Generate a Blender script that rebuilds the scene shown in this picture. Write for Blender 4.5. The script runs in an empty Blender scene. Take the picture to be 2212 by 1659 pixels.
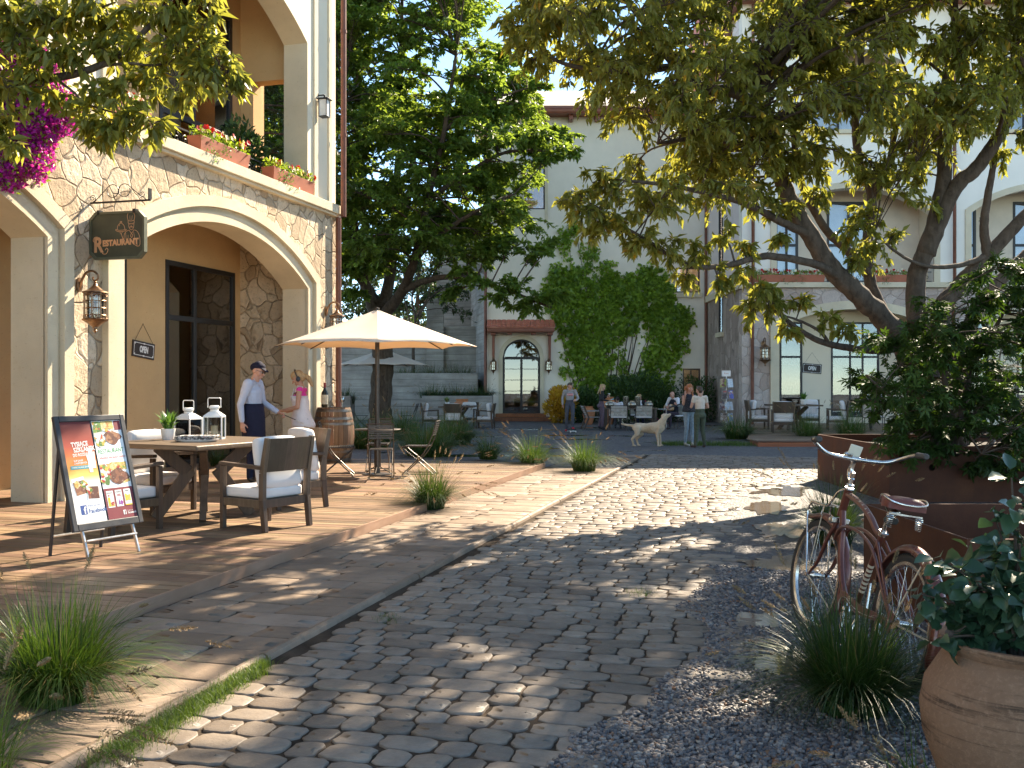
import bpy, bmesh, math, random
import numpy as np
from mathutils import Vector, Matrix, Euler, noise as mnoise
SC = bpy.context.scene
COL = SC.collection
PI = math.pi
R = math.radians
H = 1.6                     # eye height of the photograph
FPX = 2150.0                # focal length for a picture 2212 wide (35 mm)
def PX(x, y, Y): return Vector(((x-1106)/FPX*Y, Y, H-(y-827)/FPX*Y))
def G(x, y, z=0.0):
    Y = (H-z)*FPX/(y-827)
    return Vector(((x-1106)/FPX*Y, Y, z))
# street frame: u runs out from the left facade, v along it, 15 degrees off the view axis
ANG = -R(15)
NU = Vector((math.cos(ANG), math.sin(ANG), 0)); TV = Vector((-math.sin(ANG), math.cos(ANG), 0))
DECK = 0.12
P0 = G(145, 1078.6, DECK); P0.z = 0
def B(u, v, z=0.0): return P0+NU*u+TV*v+Vector((0, 0, z))
def toB(p):
    d = Vector((p[0], p[1], 0))-P0
    return d.dot(NU), d.dot(TV)

# ---------------------------------------------------------------- objects
def setp(o, label=None, cat=None, group=None, kind=None):
    if label: o['label'] = label
    if cat: o['category'] = cat
    if group: o['group'] = group
    if kind: o['kind'] = kind
    return o
def thing(name, label, cat, loc=(0, 0, 0), rz=0.0, group=None, rot=None, sc=1.0):
    o = bpy.data.objects.new(name, None); COL.objects.link(o)
    o.empty_display_size = 0.1
    o.location = loc
    o.rotation_euler = rot if rot else (0, 0, rz)
    o.scale = (sc, sc, sc)
    return setp(o, label, cat, group, 'thing')
KIDS = {}
def link(name, me, parent=None):
    o = bpy.data.objects.new(name, me); COL.objects.link(o)
    if parent:
        o.parent = parent; KIDS.setdefault(parent.name, []).append(o)
    return o
def copy_tree(o, parent=None):
    c = o.copy(); COL.objects.link(c)
    c.parent = parent
    if parent: KIDS.setdefault(parent.name, []).append(c)
    for ch in list(KIDS.get(o.name, [])): copy_tree(ch, c)
    return c
def again(o, loc, rz, label, group=None, sc=None):
    c = copy_tree(o); c.location = loc; c.rotation_euler = (0, 0, rz); c['label'] = label
    if group: c['group'] = group
    if sc: c.scale = (sc, sc, sc)
    return c

class MB:
    """collects shapes and builds them as ONE mesh"""
    def __init__(s): s.v = []; s.f = []; s.m = []; s.X = Matrix.Identity(4)
    def add(s, vs, fs, m=0):
        b = len(s.v); X = s.X
        s.v += [tuple(X @ Vector(p)) for p in vs]
        s.f += [tuple(b+i for i in q) for q in fs]
        s.m += [m]*len(fs)
        return s
    def box(s, c, d, m=0, rz=0, rot=None):
        x, y, z = d[0]/2, d[1]/2, d[2]/2
        vs = [Vector((a*x, b*y, e*z)) for e in (-1, 1) for b in (-1, 1) for a in (-1, 1)]
        q = rot if rot else (Matrix.Rotation(rz, 3, 'Z') if rz else None)
        if q is not None: vs = [q @ p for p in vs]
        vs = [p+Vector(c) for p in vs]
        return s.add(vs, [(0, 2, 3, 1), (4, 5, 7, 6), (0, 1, 5, 4), (2, 6, 7, 3), (0, 4, 6, 2), (1, 3, 7, 5)], m)
    def bx(s, x0, x1, y0, y1, z0, z1, m=0): return s.box(((x0+x1)/2, (y0+y1)/2, (z0+z1)/2), (x1-x0, y1-y0, z1-z0), m)
    def bar(s, p, q, w, h, m=0, up=(0, 0, 1), w2=None, h2=None):
        p, q = Vector(p), Vector(q); d = (q-p).normalized(); a = d.cross(Vector(up))
        if a.length < 1e-4: a = d.cross(Vector((0, 1, 0)))
        a.normalize(); b = a.cross(d)
        w2 = w2 or w; h2 = h2 or h
        vs = [p+a*i*w/2+b*j*h/2 for i, j in ((-1, -1), (1, -1), (1, 1), (-1, 1))]+[q+a*i*w2/2+b*j*h2/2 for i, j in ((-1, -1), (1, -1), (1, 1), (-1, 1))]
        return s.add(vs, [(0, 1, 2, 3), (7, 6, 5, 4), (0, 4, 5, 1), (1, 5, 6, 2), (2, 6, 7, 3), (3, 7, 4, 0)], m)
    def tube(s, pts, r, n=8, m=0, cap=True, flat=None):
        P = [Vector(p) for p in pts]; k = len(P)
        rs = list(r) if hasattr(r, '__len__') else [r]*k
        d = (P[1]-P[0]).normalized()
        a = d.cross(Vector((0, 0, 1)))
        if a.length < 1e-3: a = d.cross(Vector((0, 1, 0)))
        a.normalize(); vs = []; fs = []
        for i in range(k):
            t = (P[min(i+1, k-1)]-P[max(i-1, 0)])
            if t.length > 1e-9: d = t.normalized()
            a = a-d*a.dot(d)
            if a.length < 1e-6: a = d.orthogonal()
            a.normalize(); b = d.cross(a)
            for j in range(n):
                w = 2*PI*j/n; ca, sa = math.cos(w)*rs[i], math.sin(w)*rs[i]
                if flat: sa *= flat
                vs.append(P[i]+a*ca+b*sa)
        for i in range(k-1):
            for j in range(n):
                j2 = (j+1) % n
                fs.append((i*n+j, i*n+j2, (i+1)*n+j2, (i+1)*n+j))
        if cap: fs.append(tuple(range(n-1, -1, -1))); fs.append(tuple((k-1)*n+j for j in range(n)))
        return s.add(vs, fs, m)
    def loop(s, pts, r, n=8, m=0):
        P = [Vector(p) for p in pts]; k = len(P); c = sum(P, Vector())/k
        nn = (P[0]-c).cross(P[k//4]-c).normalized(); vs = []; fs = []
        for i in range(k):
            t = (P[(i+1) % k]-P[i-1]).normalized(); a = t.cross(nn).normalized()
            for j in range(n):
                w = 2*PI*j/n; vs.append(P[i]+a*r*math.cos(w)+nn*r*math.sin(w))
        for i in range(k):
            i2 = (i+1) % k
            for j in range(n):
                j2 = (j+1) % n; fs.append((i*n+j, i*n+j2, i2*n+j2, i2*n+j))
        return s.add(vs, fs, m)
    def lathe(s, prof, n=24, c=(0, 0, 0), m=0, cap=True):
        vs = []; fs = []; c = Vector(c); k = len(prof)
        for r, z in prof:
            for j in range(n):
                w = 2*PI*j/n; vs.append(c+Vector((r*math.cos(w), r*math.sin(w), z)))
        for i in range(k-1):
            for j in range(n):
                j2 = (j+1) % n; fs.append((i*n+j, i*n+j2, (i+1)*n+j2, (i+1)*n+j))
        if cap:
            if prof[0][0] > 1e-5: fs.append(tuple(range(n-1, -1, -1)))
            if prof[-1][0] > 1e-5: fs.append(tuple((k-1)*n+j for j in range(n)))
        return s.add(vs, fs, m)
    def prism(s, poly, z0, z1, m=0, X=None):
        n = len(poly); vs = [Vector((p[0], p[1], z0)) for p in poly]+[Vector((p[0], p[1], z1)) for p in poly]
        if X is not None: vs = [X @ p for p in vs]
        fs = [tuple(range(n-1, -1, -1)), tuple(range(n, 2*n))]+[(i, (i+1) % n, n+(i+1) % n, n+i) for i in range(n)]
        return s.add(vs, fs, m)
    def ell(s, c, r, n=12, k=8, m=0, rot=None):
        r = r if hasattr(r, '__len__') else (r, r, r); vs = []; fs = []; c = Vector(c)
        for i in range(k+1):
            t = PI*i/k
            for j in range(n):
                w = 2*PI*j/n; p = Vector((r[0]*math.sin(t)*math.cos(w), r[1]*math.sin(t)*math.sin(w), -r[2]*math.cos(t)))
                if rot is not None: p = rot @ p
                vs.append(c+p)
        for i in range(k):
            for j in range(n):
                j2 = (j+1) % n; fs.append((i*n+j, i*n+j2, (i+1)*n+j2, (i+1)*n+j))
        return s.add(vs, fs, m)
    def quad(s, a, b, c, d, m=0): return s.add([a, b, c, d], [(0, 1, 2, 3)], m)
    def mesh(s, name, mats):
        me = bpy.data.meshes.new(name); me.from_pydata(s.v, [], s.f)
        for q in (mats if isinstance(mats, (list, tuple)) else [mats]): me.materials.append(q)
        if s.m and max(s.m) > 0: me.polygons.foreach_set('material_index', s.m)
        return me
    def build(s, name, mats, parent=None, smooth=True, bevel=0.0, seg=2, ang=35, clean=False):
        me = s.mesh(name, mats)
        if clean:
            b = bmesh.new(); b.from_mesh(me); bmesh.ops.remove_doubles(b, verts=b.verts, dist=1e-5)
            bmesh.ops.recalc_face_normals(b, faces=b.faces); b.to_mesh(me); b.free()
        if smooth:
            me.polygons.foreach_set('use_smooth', [True]*len(me.polygons)); me.set_sharp_from_angle(angle=R(ang))
        me.update()
        o = link(name, me, parent)
        if bevel:
            q = o.modifiers.new('edge', 'BEVEL'); q.width = bevel; q.segments = seg; q.limit_method = 'ANGLE'; q.angle_limit = R(30)
            q.use_clamp_overlap = True
        return o
def npmesh(name, V, F, mats, parent=None, smooth=False, mi=None):
    """fast mesh: V (n,3), F (m,3|4)"""
    V = np.asarray(V, np.float32).reshape(-1, 3); F = np.asarray(F, np.int32); k = F.shape[1]
    me = bpy.data.meshes.new(name)
    me.vertices.add(len(V)); me.vertices.foreach_set('co', V.ravel())
    me.loops.add(F.size); me.loops.foreach_set('vertex_index', F.ravel())
    me.polygons.add(len(F)); me.polygons.foreach_set('loop_start', np.arange(0, F.size, k, dtype=np.int32))
    for q in (mats if isinstance(mats, (list, tuple)) else [mats]): me.materials.append(q)
    if mi is not None: me.polygons.foreach_set('material_index', np.asarray(mi, np.int32))
    if smooth: me.polygons.foreach_set('use_smooth', [True]*len(F))
    me.update(calc_edges=True)
    return link(name, me, parent)
def curve(pts, n=8):
    """Catmull-Rom through the points"""
    P = [Vector(p) for p in pts]; out = []
    if len(P) < 3: return P
    Q = [P[0]*2-P[1]]+P+[P[-1]*2-P[-2]]
    for i in range(1, len(Q)-2):
        a, b, c, d = Q[i-1], Q[i], Q[i+1], Q[i+2]
        for j in range(n):
            t = j/n; out.append(0.5*((2*b)+(c-a)*t+(2*a-5*b+4*c-d)*t*t+(3*b-a-3*c+d)*t**3))
    out.append(P[-1]); return out
def lerp(a, b, t): return a+(b-a)*t
def arc(cx, cy, r, a0, a1, n): return [(cx+r*math.cos(lerp(a0, a1, i/n)), cy+r*math.sin(lerp(a0, a1, i/n))) for i in range(n+1)]

_txt = {}
def text_geo(t, size=1.0, ext=0.0, sx=1.0, bold=0.0, align='CENTER'):
    k = (t, size, ext, sx, bold, align)
    if k in _txt: return _txt[k]
    c = bpy.data.curves.new('t', 'FONT'); c.body = t; c.size = size; c.align_x = align; c.align_y = 'CENTER'; c.extrude = ext; c.offset = bold; c.resolution_u = 3
    o = bpy.data.objects.new('t', c); COL.objects.link(o)
    dg = bpy.context.evaluated_depsgraph_get(); dg.update()
    me = o.evaluated_get(dg).to_mesh()
    vs = [(v.co.x*sx, v.co.y, v.co.z) for v in me.vertices]; fs = [tuple(p.vertices) for p in me.polygons]
    o.evaluated_get(dg).to_mesh_clear()
    bpy.data.objects.remove(o); bpy.data.curves.remove(c)
    _txt[k] = (vs, fs); return vs, fs

# ---------------------------------------------------------------- materials
class NT:
    def __init__(s, name):
        s.mat = bpy.data.materials.new(name); s.mat.use_nodes = True; s.t = s.mat.node_tree
        s.n = s.t.nodes; s.l = s.t.links; s.p = s.n['Principled BSDF']; s.out = s.n['Material Output']
    def N(s, typ, **kw):
        q = s.n.new('ShaderNode'+typ)
        for k, v in kw.items():
            if k in q.inputs: s.put(q.inputs[k], v)
            else: setattr(q, k, v)
        return q
    def put(s, sock, v):
        if hasattr(v, 'is_output') or isinstance(v, bpy.types.NodeSocket): s.l.new(v, sock)
        elif isinstance(v, (tuple, list)) and len(v) == 3 and sock.type == 'RGBA': sock.default_value = (*v, 1)
        else: sock.default_value = v
    def co(s, scale=(1, 1, 1), rot=(0, 0, 0), loc=(0, 0, 0)):
        c = s.N('TexCoord').outputs['Object']
        if scale == (1, 1, 1) and rot == (0, 0, 0): return c
        q = s.N('Mapping'); s.l.new(c, q.inputs['Vector']); q.inputs['Scale'].default_value = scale; q.inputs['Rotation'].default_value = rot
        q.inputs['Location'].default_value = loc
        return q.outputs[0]
    def noise(s, scale, detail=4, rough=.55, vec=None, dist=0.0):
        q = s.N('TexNoise'); q.inputs['Scale'].default_value = scale; q.inputs['Detail'].default_value = detail; q.inputs['Roughness'].default_value = rough
        q.inputs['Distortion'].default_value = dist
        s.l.new(vec if vec is not None else s.co(), q.inputs['Vector']); return q.outputs['Fac']
    def ramp(s, fac, stops, interp='LINEAR'):
        q = s.N('ValToRGB'); s.l.new(fac, q.inputs[0]); e = q.color_ramp.elements; q.color_ramp.interpolation = interp
        while len(e) < len(stops): e.new(.5)
        for i, (p, c) in enumerate(stops):
            e[i].position = p; e[i].color = (*c, 1) if not isinstance(c, (int, float)) else (c, c, c, 1)
        return q.outputs[0]
    def mix(s, f, a, b, mode='MIX'):
        q = s.N('Mix', data_type='RGBA'); q.blend_type = mode
        s.put(q.inputs[0], f); s.put(q.inputs[6], a); s.put(q.inputs[7], b); return q.outputs[2]
    def math(s, op, a, b=0.0, c=0.0):
        q = s.N('Math', operation=op); s.put(q.inputs[0], a); s.put(q.inputs[1], b); s.put(q.inputs[2], c); return q.outputs[0]
    def rng(s, v, a, b, c, d):
        q = s.N('MapRange'); s.put(q.inputs[0], v)
        for i, k in enumerate((a, b, c, d)): q.inputs[i+1].default_value = k
        return q.outputs[0]
    def island(s): return s.N('NewGeometry').outputs['Random Per Island']
    def bump(s, h, strength=.4, dist=.01, prev=None):
        q = s.N('Bump'); q.inputs['Strength'].default_value = strength; q.inputs['Distance'].default_value = dist; s.l.new(h, q.inputs['Height'])
        if prev is not None: s.l.new(prev, q.inputs['Normal'])
        return q.outputs[0]
    def fin(s, col=None, rough=None, nor=None, metal=None, spec=None, **kw):
        p = s.p
        if col is not None: s.put(p.inputs['Base Color'], col)
        if rough is not None: s.put(p.inputs['Roughness'], rough)
        if nor is not None: s.put(p.inputs['Normal'], nor)
        if metal is not None: s.put(p.inputs['Metallic'], metal)
        if spec is not None: s.put(p.inputs['Specular IOR Level'], spec)
        for k, v in kw.items(): s.put(p.inputs[k.replace('_', ' ')], v)
        return s.mat
def plain(name, col, rough=.6, metal=0.0, var=.25, scale=8.0, bump=.15, bs=60.0, spec=.5, isl=0.0, bd=.003, coat=0.0):
    """a surface of one colour with a little unevenness in tone, gloss and relief"""
    t = NT(name); c = t.co()
    a = t.noise(scale, 5, .6, c)
    dk = tuple(x*(1-var) for x in col); lt = tuple(min(1, x*(1+var)) for x in col)
    k = t.ramp(a, [(.3, dk), (.7, lt)])
    if isl:
        r = t.rng(t.island(), 0, 1, 1-isl, 1+isl)
        q = t.N('HueSaturation'); t.l.new(r, q.inputs['Value']); t.l.new(k, q.inputs['Color']); k = q.outputs[0]
    b = t.noise(bs, 4, .6, c)
    return t.fin(k, t.rng(a, .3, .7, max(.02, rough-.08), min(1, rough+.08)), t.bump(b, bump, bd) if bump else None, metal, spec, Coat_Weight=coat)
# ---------------------------------------------------------------- surface materials
def m_stone(name, base, light, dark, scale=2.6, joint=(.2, .16, .12), bump=1.0, pit=.5, stretch=(1, 1, 1)):
    t = NT(name); c = t.co(stretch)
    w = t.N('TexNoise'); w.inputs['Scale'].default_value = 1.6; w.inputs['Detail'].default_value = 2; t.l.new(c, w.inputs['Vector'])
    o = t.N('VectorMath', operation='MULTIPLY_ADD'); t.l.new(w.outputs['Color'], o.inputs[0]); o.inputs[1].default_value = (.35, .35, .35); t.l.new(c, o.inputs[2])
    e = t.N('TexVoronoi', feature='DISTANCE_TO_EDGE'); e.inputs['Scale'].default_value = scale; t.l.new(o.outputs[0], e.inputs['Vector'])
    f = t.N('TexVoronoi', feature='F1'); f.inputs['Scale'].default_value = scale; t.l.new(o.outputs[0], f.inputs['Vector'])
    sp = t.N('SeparateColor'); t.l.new(f.outputs['Color'], sp.inputs[0])
    tone = t.ramp(sp.outputs[0], [(0, dark), (.5, base), (1, light)])
    n1 = t.noise(7, 6, .65, c); n2 = t.noise(26, 5, .75, c)
    tone = t.mix(t.rng(n1, .35, .7, 0, .55), tone, tuple(x*.72 for x in base))
    pits = t.rng(n2, .33, .45, 1, 0)
    tone = t.mix(t.math('MULTIPLY', pits, pit), tone, tuple(x*.35 for x in base))
    jn = t.rng(e.outputs[0], .0, .018, 1, 0)
    tone = t.mix(t.math('MULTIPLY', jn, t.rng(n1, .35, .65, .25, .8)), tone, joint)
    h = t.math('ADD', t.math('MULTIPLY', t.rng(e.outputs[0], 0, .05, 0, 1), .6), t.math('MULTIPLY', n1, .9))
    h = t.math('ADD', h, t.math('MULTIPLY', sp.outputs[1], .35))
    nb = t.bump(h, .85*bump, .06); nb = t.bump(t.math('SUBTRACT', n2, t.math('MULTIPLY', pits, .4)), .5*bump, .012, nb)
    return t.fin(tone, .9, nb, spec=.2)
def m_plaster(name, col, fleck=None, var=.16, fs=14.0, bump=.35):
    t = NT(name); c = t.co()
    a = t.noise(.8, 5, .6, c); b = t.noise(fs, 5, .7, c); d = t.noise(90, 4, .7, c)
    k = t.ramp(a, [(.3, tuple(x*(1-var) for x in col)), (.7, tuple(min(1, x*(1+var*.6)) for x in col))])
    if fleck:
        k = t.mix(t.rng(b, .6, .72, 0, .55), k, fleck[0])
        g = t.noise(fs*1.9, 4, .75, t.co((1, 1, 2.2)))
        k = t.mix(t.rng(g, .64, .70, 0, .8), k, fleck[1])
    h = t.math('ADD', t.math('MULTIPLY', b, .5), d)
    return t.fin(k, .9, t.bump(h, bump, .012), spec=.15)
def m_wood(name, c1, c2, c3, axis=0, rough=.55, grain=1.0, groove=0.0, isl=True, gs=1.0, spec=.4):
    t = NT(name)
    sc = [18.0*gs]*3; sc[axis] = 1.3*gs
    c = t.co(tuple(sc))
    r = t.island() if isl else None
    if isl:
        ad = t.N('VectorMath', operation='ADD'); t.l.new(c, ad.inputs[0])
        cb = t.N('CombineXYZ'); t.l.new(t.math('MULTIPLY', r, 91.0), cb.inputs[0]); t.l.new(t.math('MULTIPLY', r, 57.0), cb.inputs[1]); t.l.new(t.math('MULTIPLY', r, 33.0), cb.inputs[2])
        t.l.new(cb.outputs[0], ad.inputs[1]); c = ad.outputs[0]
    a = t.noise(1.0, 6, .62, c, .6)
    k = t.ramp(a, [(.28, c1), (.52, c2), (.75, c3)])
    if isl:
        v = t.rng(r, 0, 1, .55, 1.3)
        q = t.N('HueSaturation'); t.l.new(v, q.inputs['Value']); t.l.new(t.rng(t.math('FRACT', t.math('MULTIPLY', r, 17.3)), 0, 1, .485, .515), q.inputs['Hue']); t.l.new(k, q.inputs['Color']); k = q.outputs[0]
    st = t.noise(3.0, 3, .5, t.co())
    k = t.mix(t.rng(st, .4, .75, 0, .4), k, tuple(x*.6 for x in c1))
    nb = t.bump(a, .25*grain, .004)
    if groove:
        w = t.N('TexWave', wave_type='BANDS', bands_direction='XYZ'[1-axis] if axis < 2 else 'X'); w.inputs['Scale'].default_value = groove; w.inputs['Distortion'].default_value = 0
        t.l.new(t.co(), w.inputs['Vector'])
        gv = t.rng(w.outputs['Fac'], .0, .5, 0, 1)
        k = t.mix(t.math('MULTIPLY', t.math('SUBTRACT', 1.0, gv), .45), k, tuple(x*.3 for x in c1))
        nb = t.bump(gv, .5, .004, nb)
    return t.fin(k, t.rng(a, .3, .7, rough-.1, rough+.12), nb, spec=spec)
def m_leaf(name, c1, c2, trans=.35, rough=.42, c3=None, p3=.985, back=None):
    t = NT(name); r = t.island()
    st = [(0, c1), (.9 if c3 is None else p3-.03, c2)]
    if c3: st.append((p3+.005, c3))
    k = t.ramp(r, st)
    k = t.mix(t.rng(t.noise(.55, 3, .6), .35, .65, 0, .45), k, tuple(x*.75 for x in c1))
    t.put(t.p.inputs['Base Color'], k); t.p.inputs['Roughness'].default_value = rough; t.p.inputs['Specular IOR Level'].default_value = .4
    tr = t.N('BsdfTranslucent'); t.l.new(t.mix(.55, k, (c2[0]*2.2, c2[1]*2.0, c2[2]*.8)), tr.inputs[0])
    mx = t.N('MixShader'); mx.inputs[0].default_value = trans
    t.l.new(t.p.outputs[0], mx.inputs[1]); t.l.new(tr.outputs[0], mx.inputs[2]); t.l.new(mx.outputs[0], t.out.inputs[0])
    return t.mat
def m_glass(name, tint=(.75, .8, .8), refl=1.0, rough=0.0):
    t = NT(name)
    tr = t.N('BsdfTransparent'); tr.inputs[0].default_value = (*tint, 1)
    gl = t.N('BsdfGlossy'); gl.inputs['Roughness'].default_value = rough; gl.inputs[0].default_value = (1, 1, 1, 1)
    lw = t.N('Fresnel'); lw.inputs[0].default_value = 1.55
    f = t.math('MINIMUM', t.math('MULTIPLY', lw.outputs[0], 2.0*refl), 1.0)
    mx = t.N('MixShader'); t.l.new(f, mx.inputs[0]); t.l.new(tr.outputs[0], mx.inputs[1]); t.l.new(gl.outputs[0], mx.inputs[2])
    t.l.new(mx.outputs[0], t.out.inputs[0]); return t.mat
def m_bark(name, c1, c2, vs=(14, 14, 2.2), bump=.9):
    t = NT(name); c = t.co(vs); a = t.noise(1, 6, .65, c, .8); b = t.noise(9, 4, .6)
    k = t.ramp(a, [(.3, c1), (.65, c2)]); k = t.mix(t.rng(b, .45, .7, 0, .4), k, tuple(x*1.5 for x in c2))
    return t.fin(k, .88, t.bump(a, bump, .05), spec=.2)
def m_emit(name, col, st):
    t = NT(name); t.fin(col, .4); t.put(t.p.inputs['Emission Color'], col); t.p.inputs['Emission Strength'].default_value = st; return t.mat

stoneL = m_stone('rough_limestone', (.60, .47, .32), (.76, .62, .46), (.36, .26, .17), 2.9, (.17, .115, .07), 1.0, .85)
stoneR = m_stone('pinkish_limestone', (.56, .46, .40), (.66, .55, .48), (.42, .31, .25), 2.2, (.25, .19, .15), .8, .6)
stoneW = m_stone('grey_fieldstone', (.44, .34, .29), (.56, .45, .38), (.30, .23, .19), 2.6, (.14, .11, .10), 1.0, .5, (1.5, 1.5, .8))
ochre = m_plaster('ochre_plaster', (.60, .40, .20), ((.66, .50, .24), (.33, .12, .03)), .12, 11)
ochre_dk = m_plaster('deep_ochre_plaster', (.55, .33, .14), ((.58, .4, .17), (.30, .11, .03)), .12, 11)
cream = m_plaster('cream_plaster', (.82, .72, .55), None, .06, 20, .2)
white_pl = m_plaster('white_plaster', (.87, .81, .71), None, .05, 20, .2)
grey_pl = m_plaster('weathered_white_plaster', (.85, .76, .63), None, .08, 30, .35)
lilac_pl = m_plaster('lilac_white_plaster', (.76, .66, .62), None, .06, 24, .25)
trim = m_plaster('travertine_trim', (.70, .60, .43), ((.56, .44, .26), (.40, .29, .16)), .16, 9, .8)
conc = None
def m_concrete():
    t = NT('board_formed_concrete'); c = t.co()
    a = t.noise(.9, 6, .65, c); s_ = t.noise(1, 5, .7, t.co((.5, .5, 9))); g = t.noise(34, 4, .7, c)
    k = t.ramp(a, [(.25, (.24, .215, .19)), (.7, (.47, .435, .39))])
    k = t.mix(t.rng(s_, .42, .7, 0, .55), k, (.15, .13, .115))
    z = t.N('SeparateXYZ'); t.l.new(t.co(), z.inputs[0])
    fr = t.math('FRACT', t.math('ADD', t.math('MULTIPLY', z.outputs[2], 3.4), t.math('MULTIPLY', t.noise(.7, 2), .12)))
    ln = t.rng(fr, .0, .06, 1, 0)
    k = t.mix(t.math('MULTIPLY', ln, t.rng(a, .35, .55, .2, .8)), k, (.05, .045, .04))
    pit = t.rng(g, .33, .40, 1, 0); k = t.mix(t.math('MULTIPLY', pit, .6), k, (.07, .06, .055))
    h = t.math('SUBTRACT', t.math('MULTIPLY', a, .6), t.math('MULTIPLY', ln, .7))
    return t.fin(k, .88, t.bump(t.math('SUBTRACT', h, t.math('MULTIPLY', pit, .3)), .7, .03), spec=.2)
conc = m_concrete()
deckw = m_wood('decking', (.16, .095, .056), (.29, .185, .112), (.43, .295, .19), 0, .5, 1, 14.0, True, .8)
deckedge = m_wood('deck_edge_board', (.26, .16, .09), (.36, .235, .145), (.45, .31, .20), 1, .5, 1, 0, True, .6)
oakdk = m_wood('weathered_brown_wood', (.072, .047, .029), (.115, .078, .050), (.165, .115, .076), 2, .55, 1, 0, True, 1.6)
oakx = m_wood('weathered_brown_tabletop', (.085, .055, .034), (.135, .092, .058), (.185, .128, .084), 0, .5, 1, 0, False, 1.2)
barrelw = m_wood('oak_staves', (.13, .065, .03), (.21, .115, .06), (.29, .17, .095), 2, .55, 1, 0, True, 1.0)
redwood = m_wood('reddish_step_wood', (.26, .095, .03), (.38, .15, .052), (.46, .20, .08), 0, .5, 1, 0, True, .8)
eavew = plain('red_brown_gutter', (.24, .075, .04), .45, 0, .2, 3, .1)
tile = plain('red_roof_tile', (.48, .14, .075), .65, 0, .25, 5, .4, 30)
roofc = m_plaster('glare_painted_roof_tile', (.78, .70, .60), None, .1, 9, .3)  # roof tile painted cream, the blown-out sunlight put into its colour
pipe_m = plain('rust_brown_pipe', (.17, .062, .036), .5, .2, .25, 6, .1)
blackmetal = plain('black_metal', (.022, .021, .022), .42, .5, .3, 20, .06)
darkframe = plain('dark_window_frame', (.026, .023, .022), .45, .2, .25, 9, .08)
glass = m_glass('window_glass', (.62, .66, .66), 1.1)
glass_dk = m_glass('dark_window_glass', (.38, .38, .37), 1.2)
glass_sky = m_glass('sky_window_glass', (.9, .92, .93), 1.0)
clear = m_glass('clear_glass', (.93, .95, .95), .8)
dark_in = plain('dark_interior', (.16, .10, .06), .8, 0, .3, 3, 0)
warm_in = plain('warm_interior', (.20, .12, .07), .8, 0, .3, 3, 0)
bronze = plain('antique_bronze', (.23, .135, .075), .36, .9, .45, 16, .25, 40, bd=.004)
corten = None
def m_corten():
    t = NT('corten_steel'); c = t.co()
    a = t.noise(1.6, 7, .7, c); b = t.noise(45, 5, .75, c); s_ = t.noise(1, 4, .6, t.co((5, 5, .6)))
    k = t.ramp(a, [(.25, (.050, .019, .011)), (.5, (.095, .038, .020)), (.75, (.165, .072, .036))])
    k = t.mix(t.rng(b, .4, .65, 0, .5), k, (.10, .035, .018)); k = t.mix(t.rng(s_, .5, .75, 0, .35), k, (.05, .022, .014))
    return t.fin(k, t.rng(a, .3, .7, .62, .85), t.bump(b, .3, .004), .25, .3)
corten = m_corten()
terra = plain('terracotta', (.50, .20, .085), .78, 0, .22, 6, .35, 50)
def m_oldpot():
    t = NT('aged_clay'); c = t.co(); a = t.noise(2.2, 6, .65, c); r_ = t.noise(1, 5, .65, t.co((1.6, 1.6, 26)), .4); g = t.noise(60, 5, .75, c)
    k = t.ramp(a, [(.25, (.19, .105, .062)), (.7, (.33, .20, .125))])
    k = t.mix(t.rng(r_, .46, .36, 0, .85), k, (.06, .038, .025)); k = t.mix(t.rng(g, .5, .7, 0, .4), k, (.46, .28, .18))
    return t.fin(k, .85, t.bump(t.math('ADD', t.math('MULTIPLY', r_, .6), g), .55, .012), spec=.2)
oldpot = m_oldpot()
cushion = plain('white_cushion_cloth', (.74, .70, .67), .9, 0, .05, 5, .3, 240, .1, bd=.002)
def m_canvas():
    t = NT('cream_canvas'); k = t.ramp(t.noise(3, 4), [(.3, (.80, .72, .62)), (.7, (.86, .78, .68))])
    t.fin(k, .85, t.bump(t.noise(220, 3), .2, .002), spec=.1)
    tr = t.N('BsdfTranslucent'); tr.inputs[0].default_value = (.8, .6, .4, 1); mx = t.N('MixShader'); mx.inputs[0].default_value = .3
    t.l.new(t.p.outputs[0], mx.inputs[1]); t.l.new(tr.outputs[0], mx.inputs[2]); t.l.new(mx.outputs[0], t.out.inputs[0]); return t.mat
canvas = m_canvas()
chrome = plain('worn_chrome', (.62, .60, .57), .24, 1.0, .2, 14, .08)
alu = plain('brushed_aluminium', (.55, .54, .53), .34, .9, .15, 18, .08)
steel_dk = plain('dark_bronze_steel', (.075, .062, .052), .4, .6, .3, 20, .08)
bikered = plain('copper_brown_paint', (.145, .042, .028), .33, .35, .2, 12, .05, 120, coat=.4)
cream_pt = plain('cream_paint', (.62, .52, .38), .4, .1, .15, 14, .08)
rubber = plain('dark_rubber', (.032, .029, .026), .8, 0, .25, 20, .4, 90)
griprub = plain('grey_grip_rubber', (.07, .062, .055), .8, 0, .25, 20, .6, 120)
leather = plain('oxblood_leather', (.165, .038, .026), .5, 0, .35, 9, .7, 55)
whitept = plain('white_enamel', (.80, .77, .73), .4, 0, .05, 10, .05)
wax = m_leaf('candle_wax', (.82, .68, .48), (.85, .72, .52), .3, .5)
soil = plain('dark_soil', (.05, .035, .024), .95, 0, .4, 20, .9, 40, bd=.02)
leafA = m_leaf('olive_green_leaf', (.11, .135, .024), (.27, .28, .07), .5, .38, (.55, .28, .02), .985)
leafB = m_leaf('deep_green_leaf', (.05, .10, .018), (.20, .29, .055), .48, .4)
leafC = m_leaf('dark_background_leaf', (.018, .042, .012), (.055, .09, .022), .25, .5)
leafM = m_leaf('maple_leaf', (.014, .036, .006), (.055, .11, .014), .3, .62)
leafI = m_leaf('ivy_leaf', (.07, .145, .012), (.33, .46, .05), .3, .36)
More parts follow.
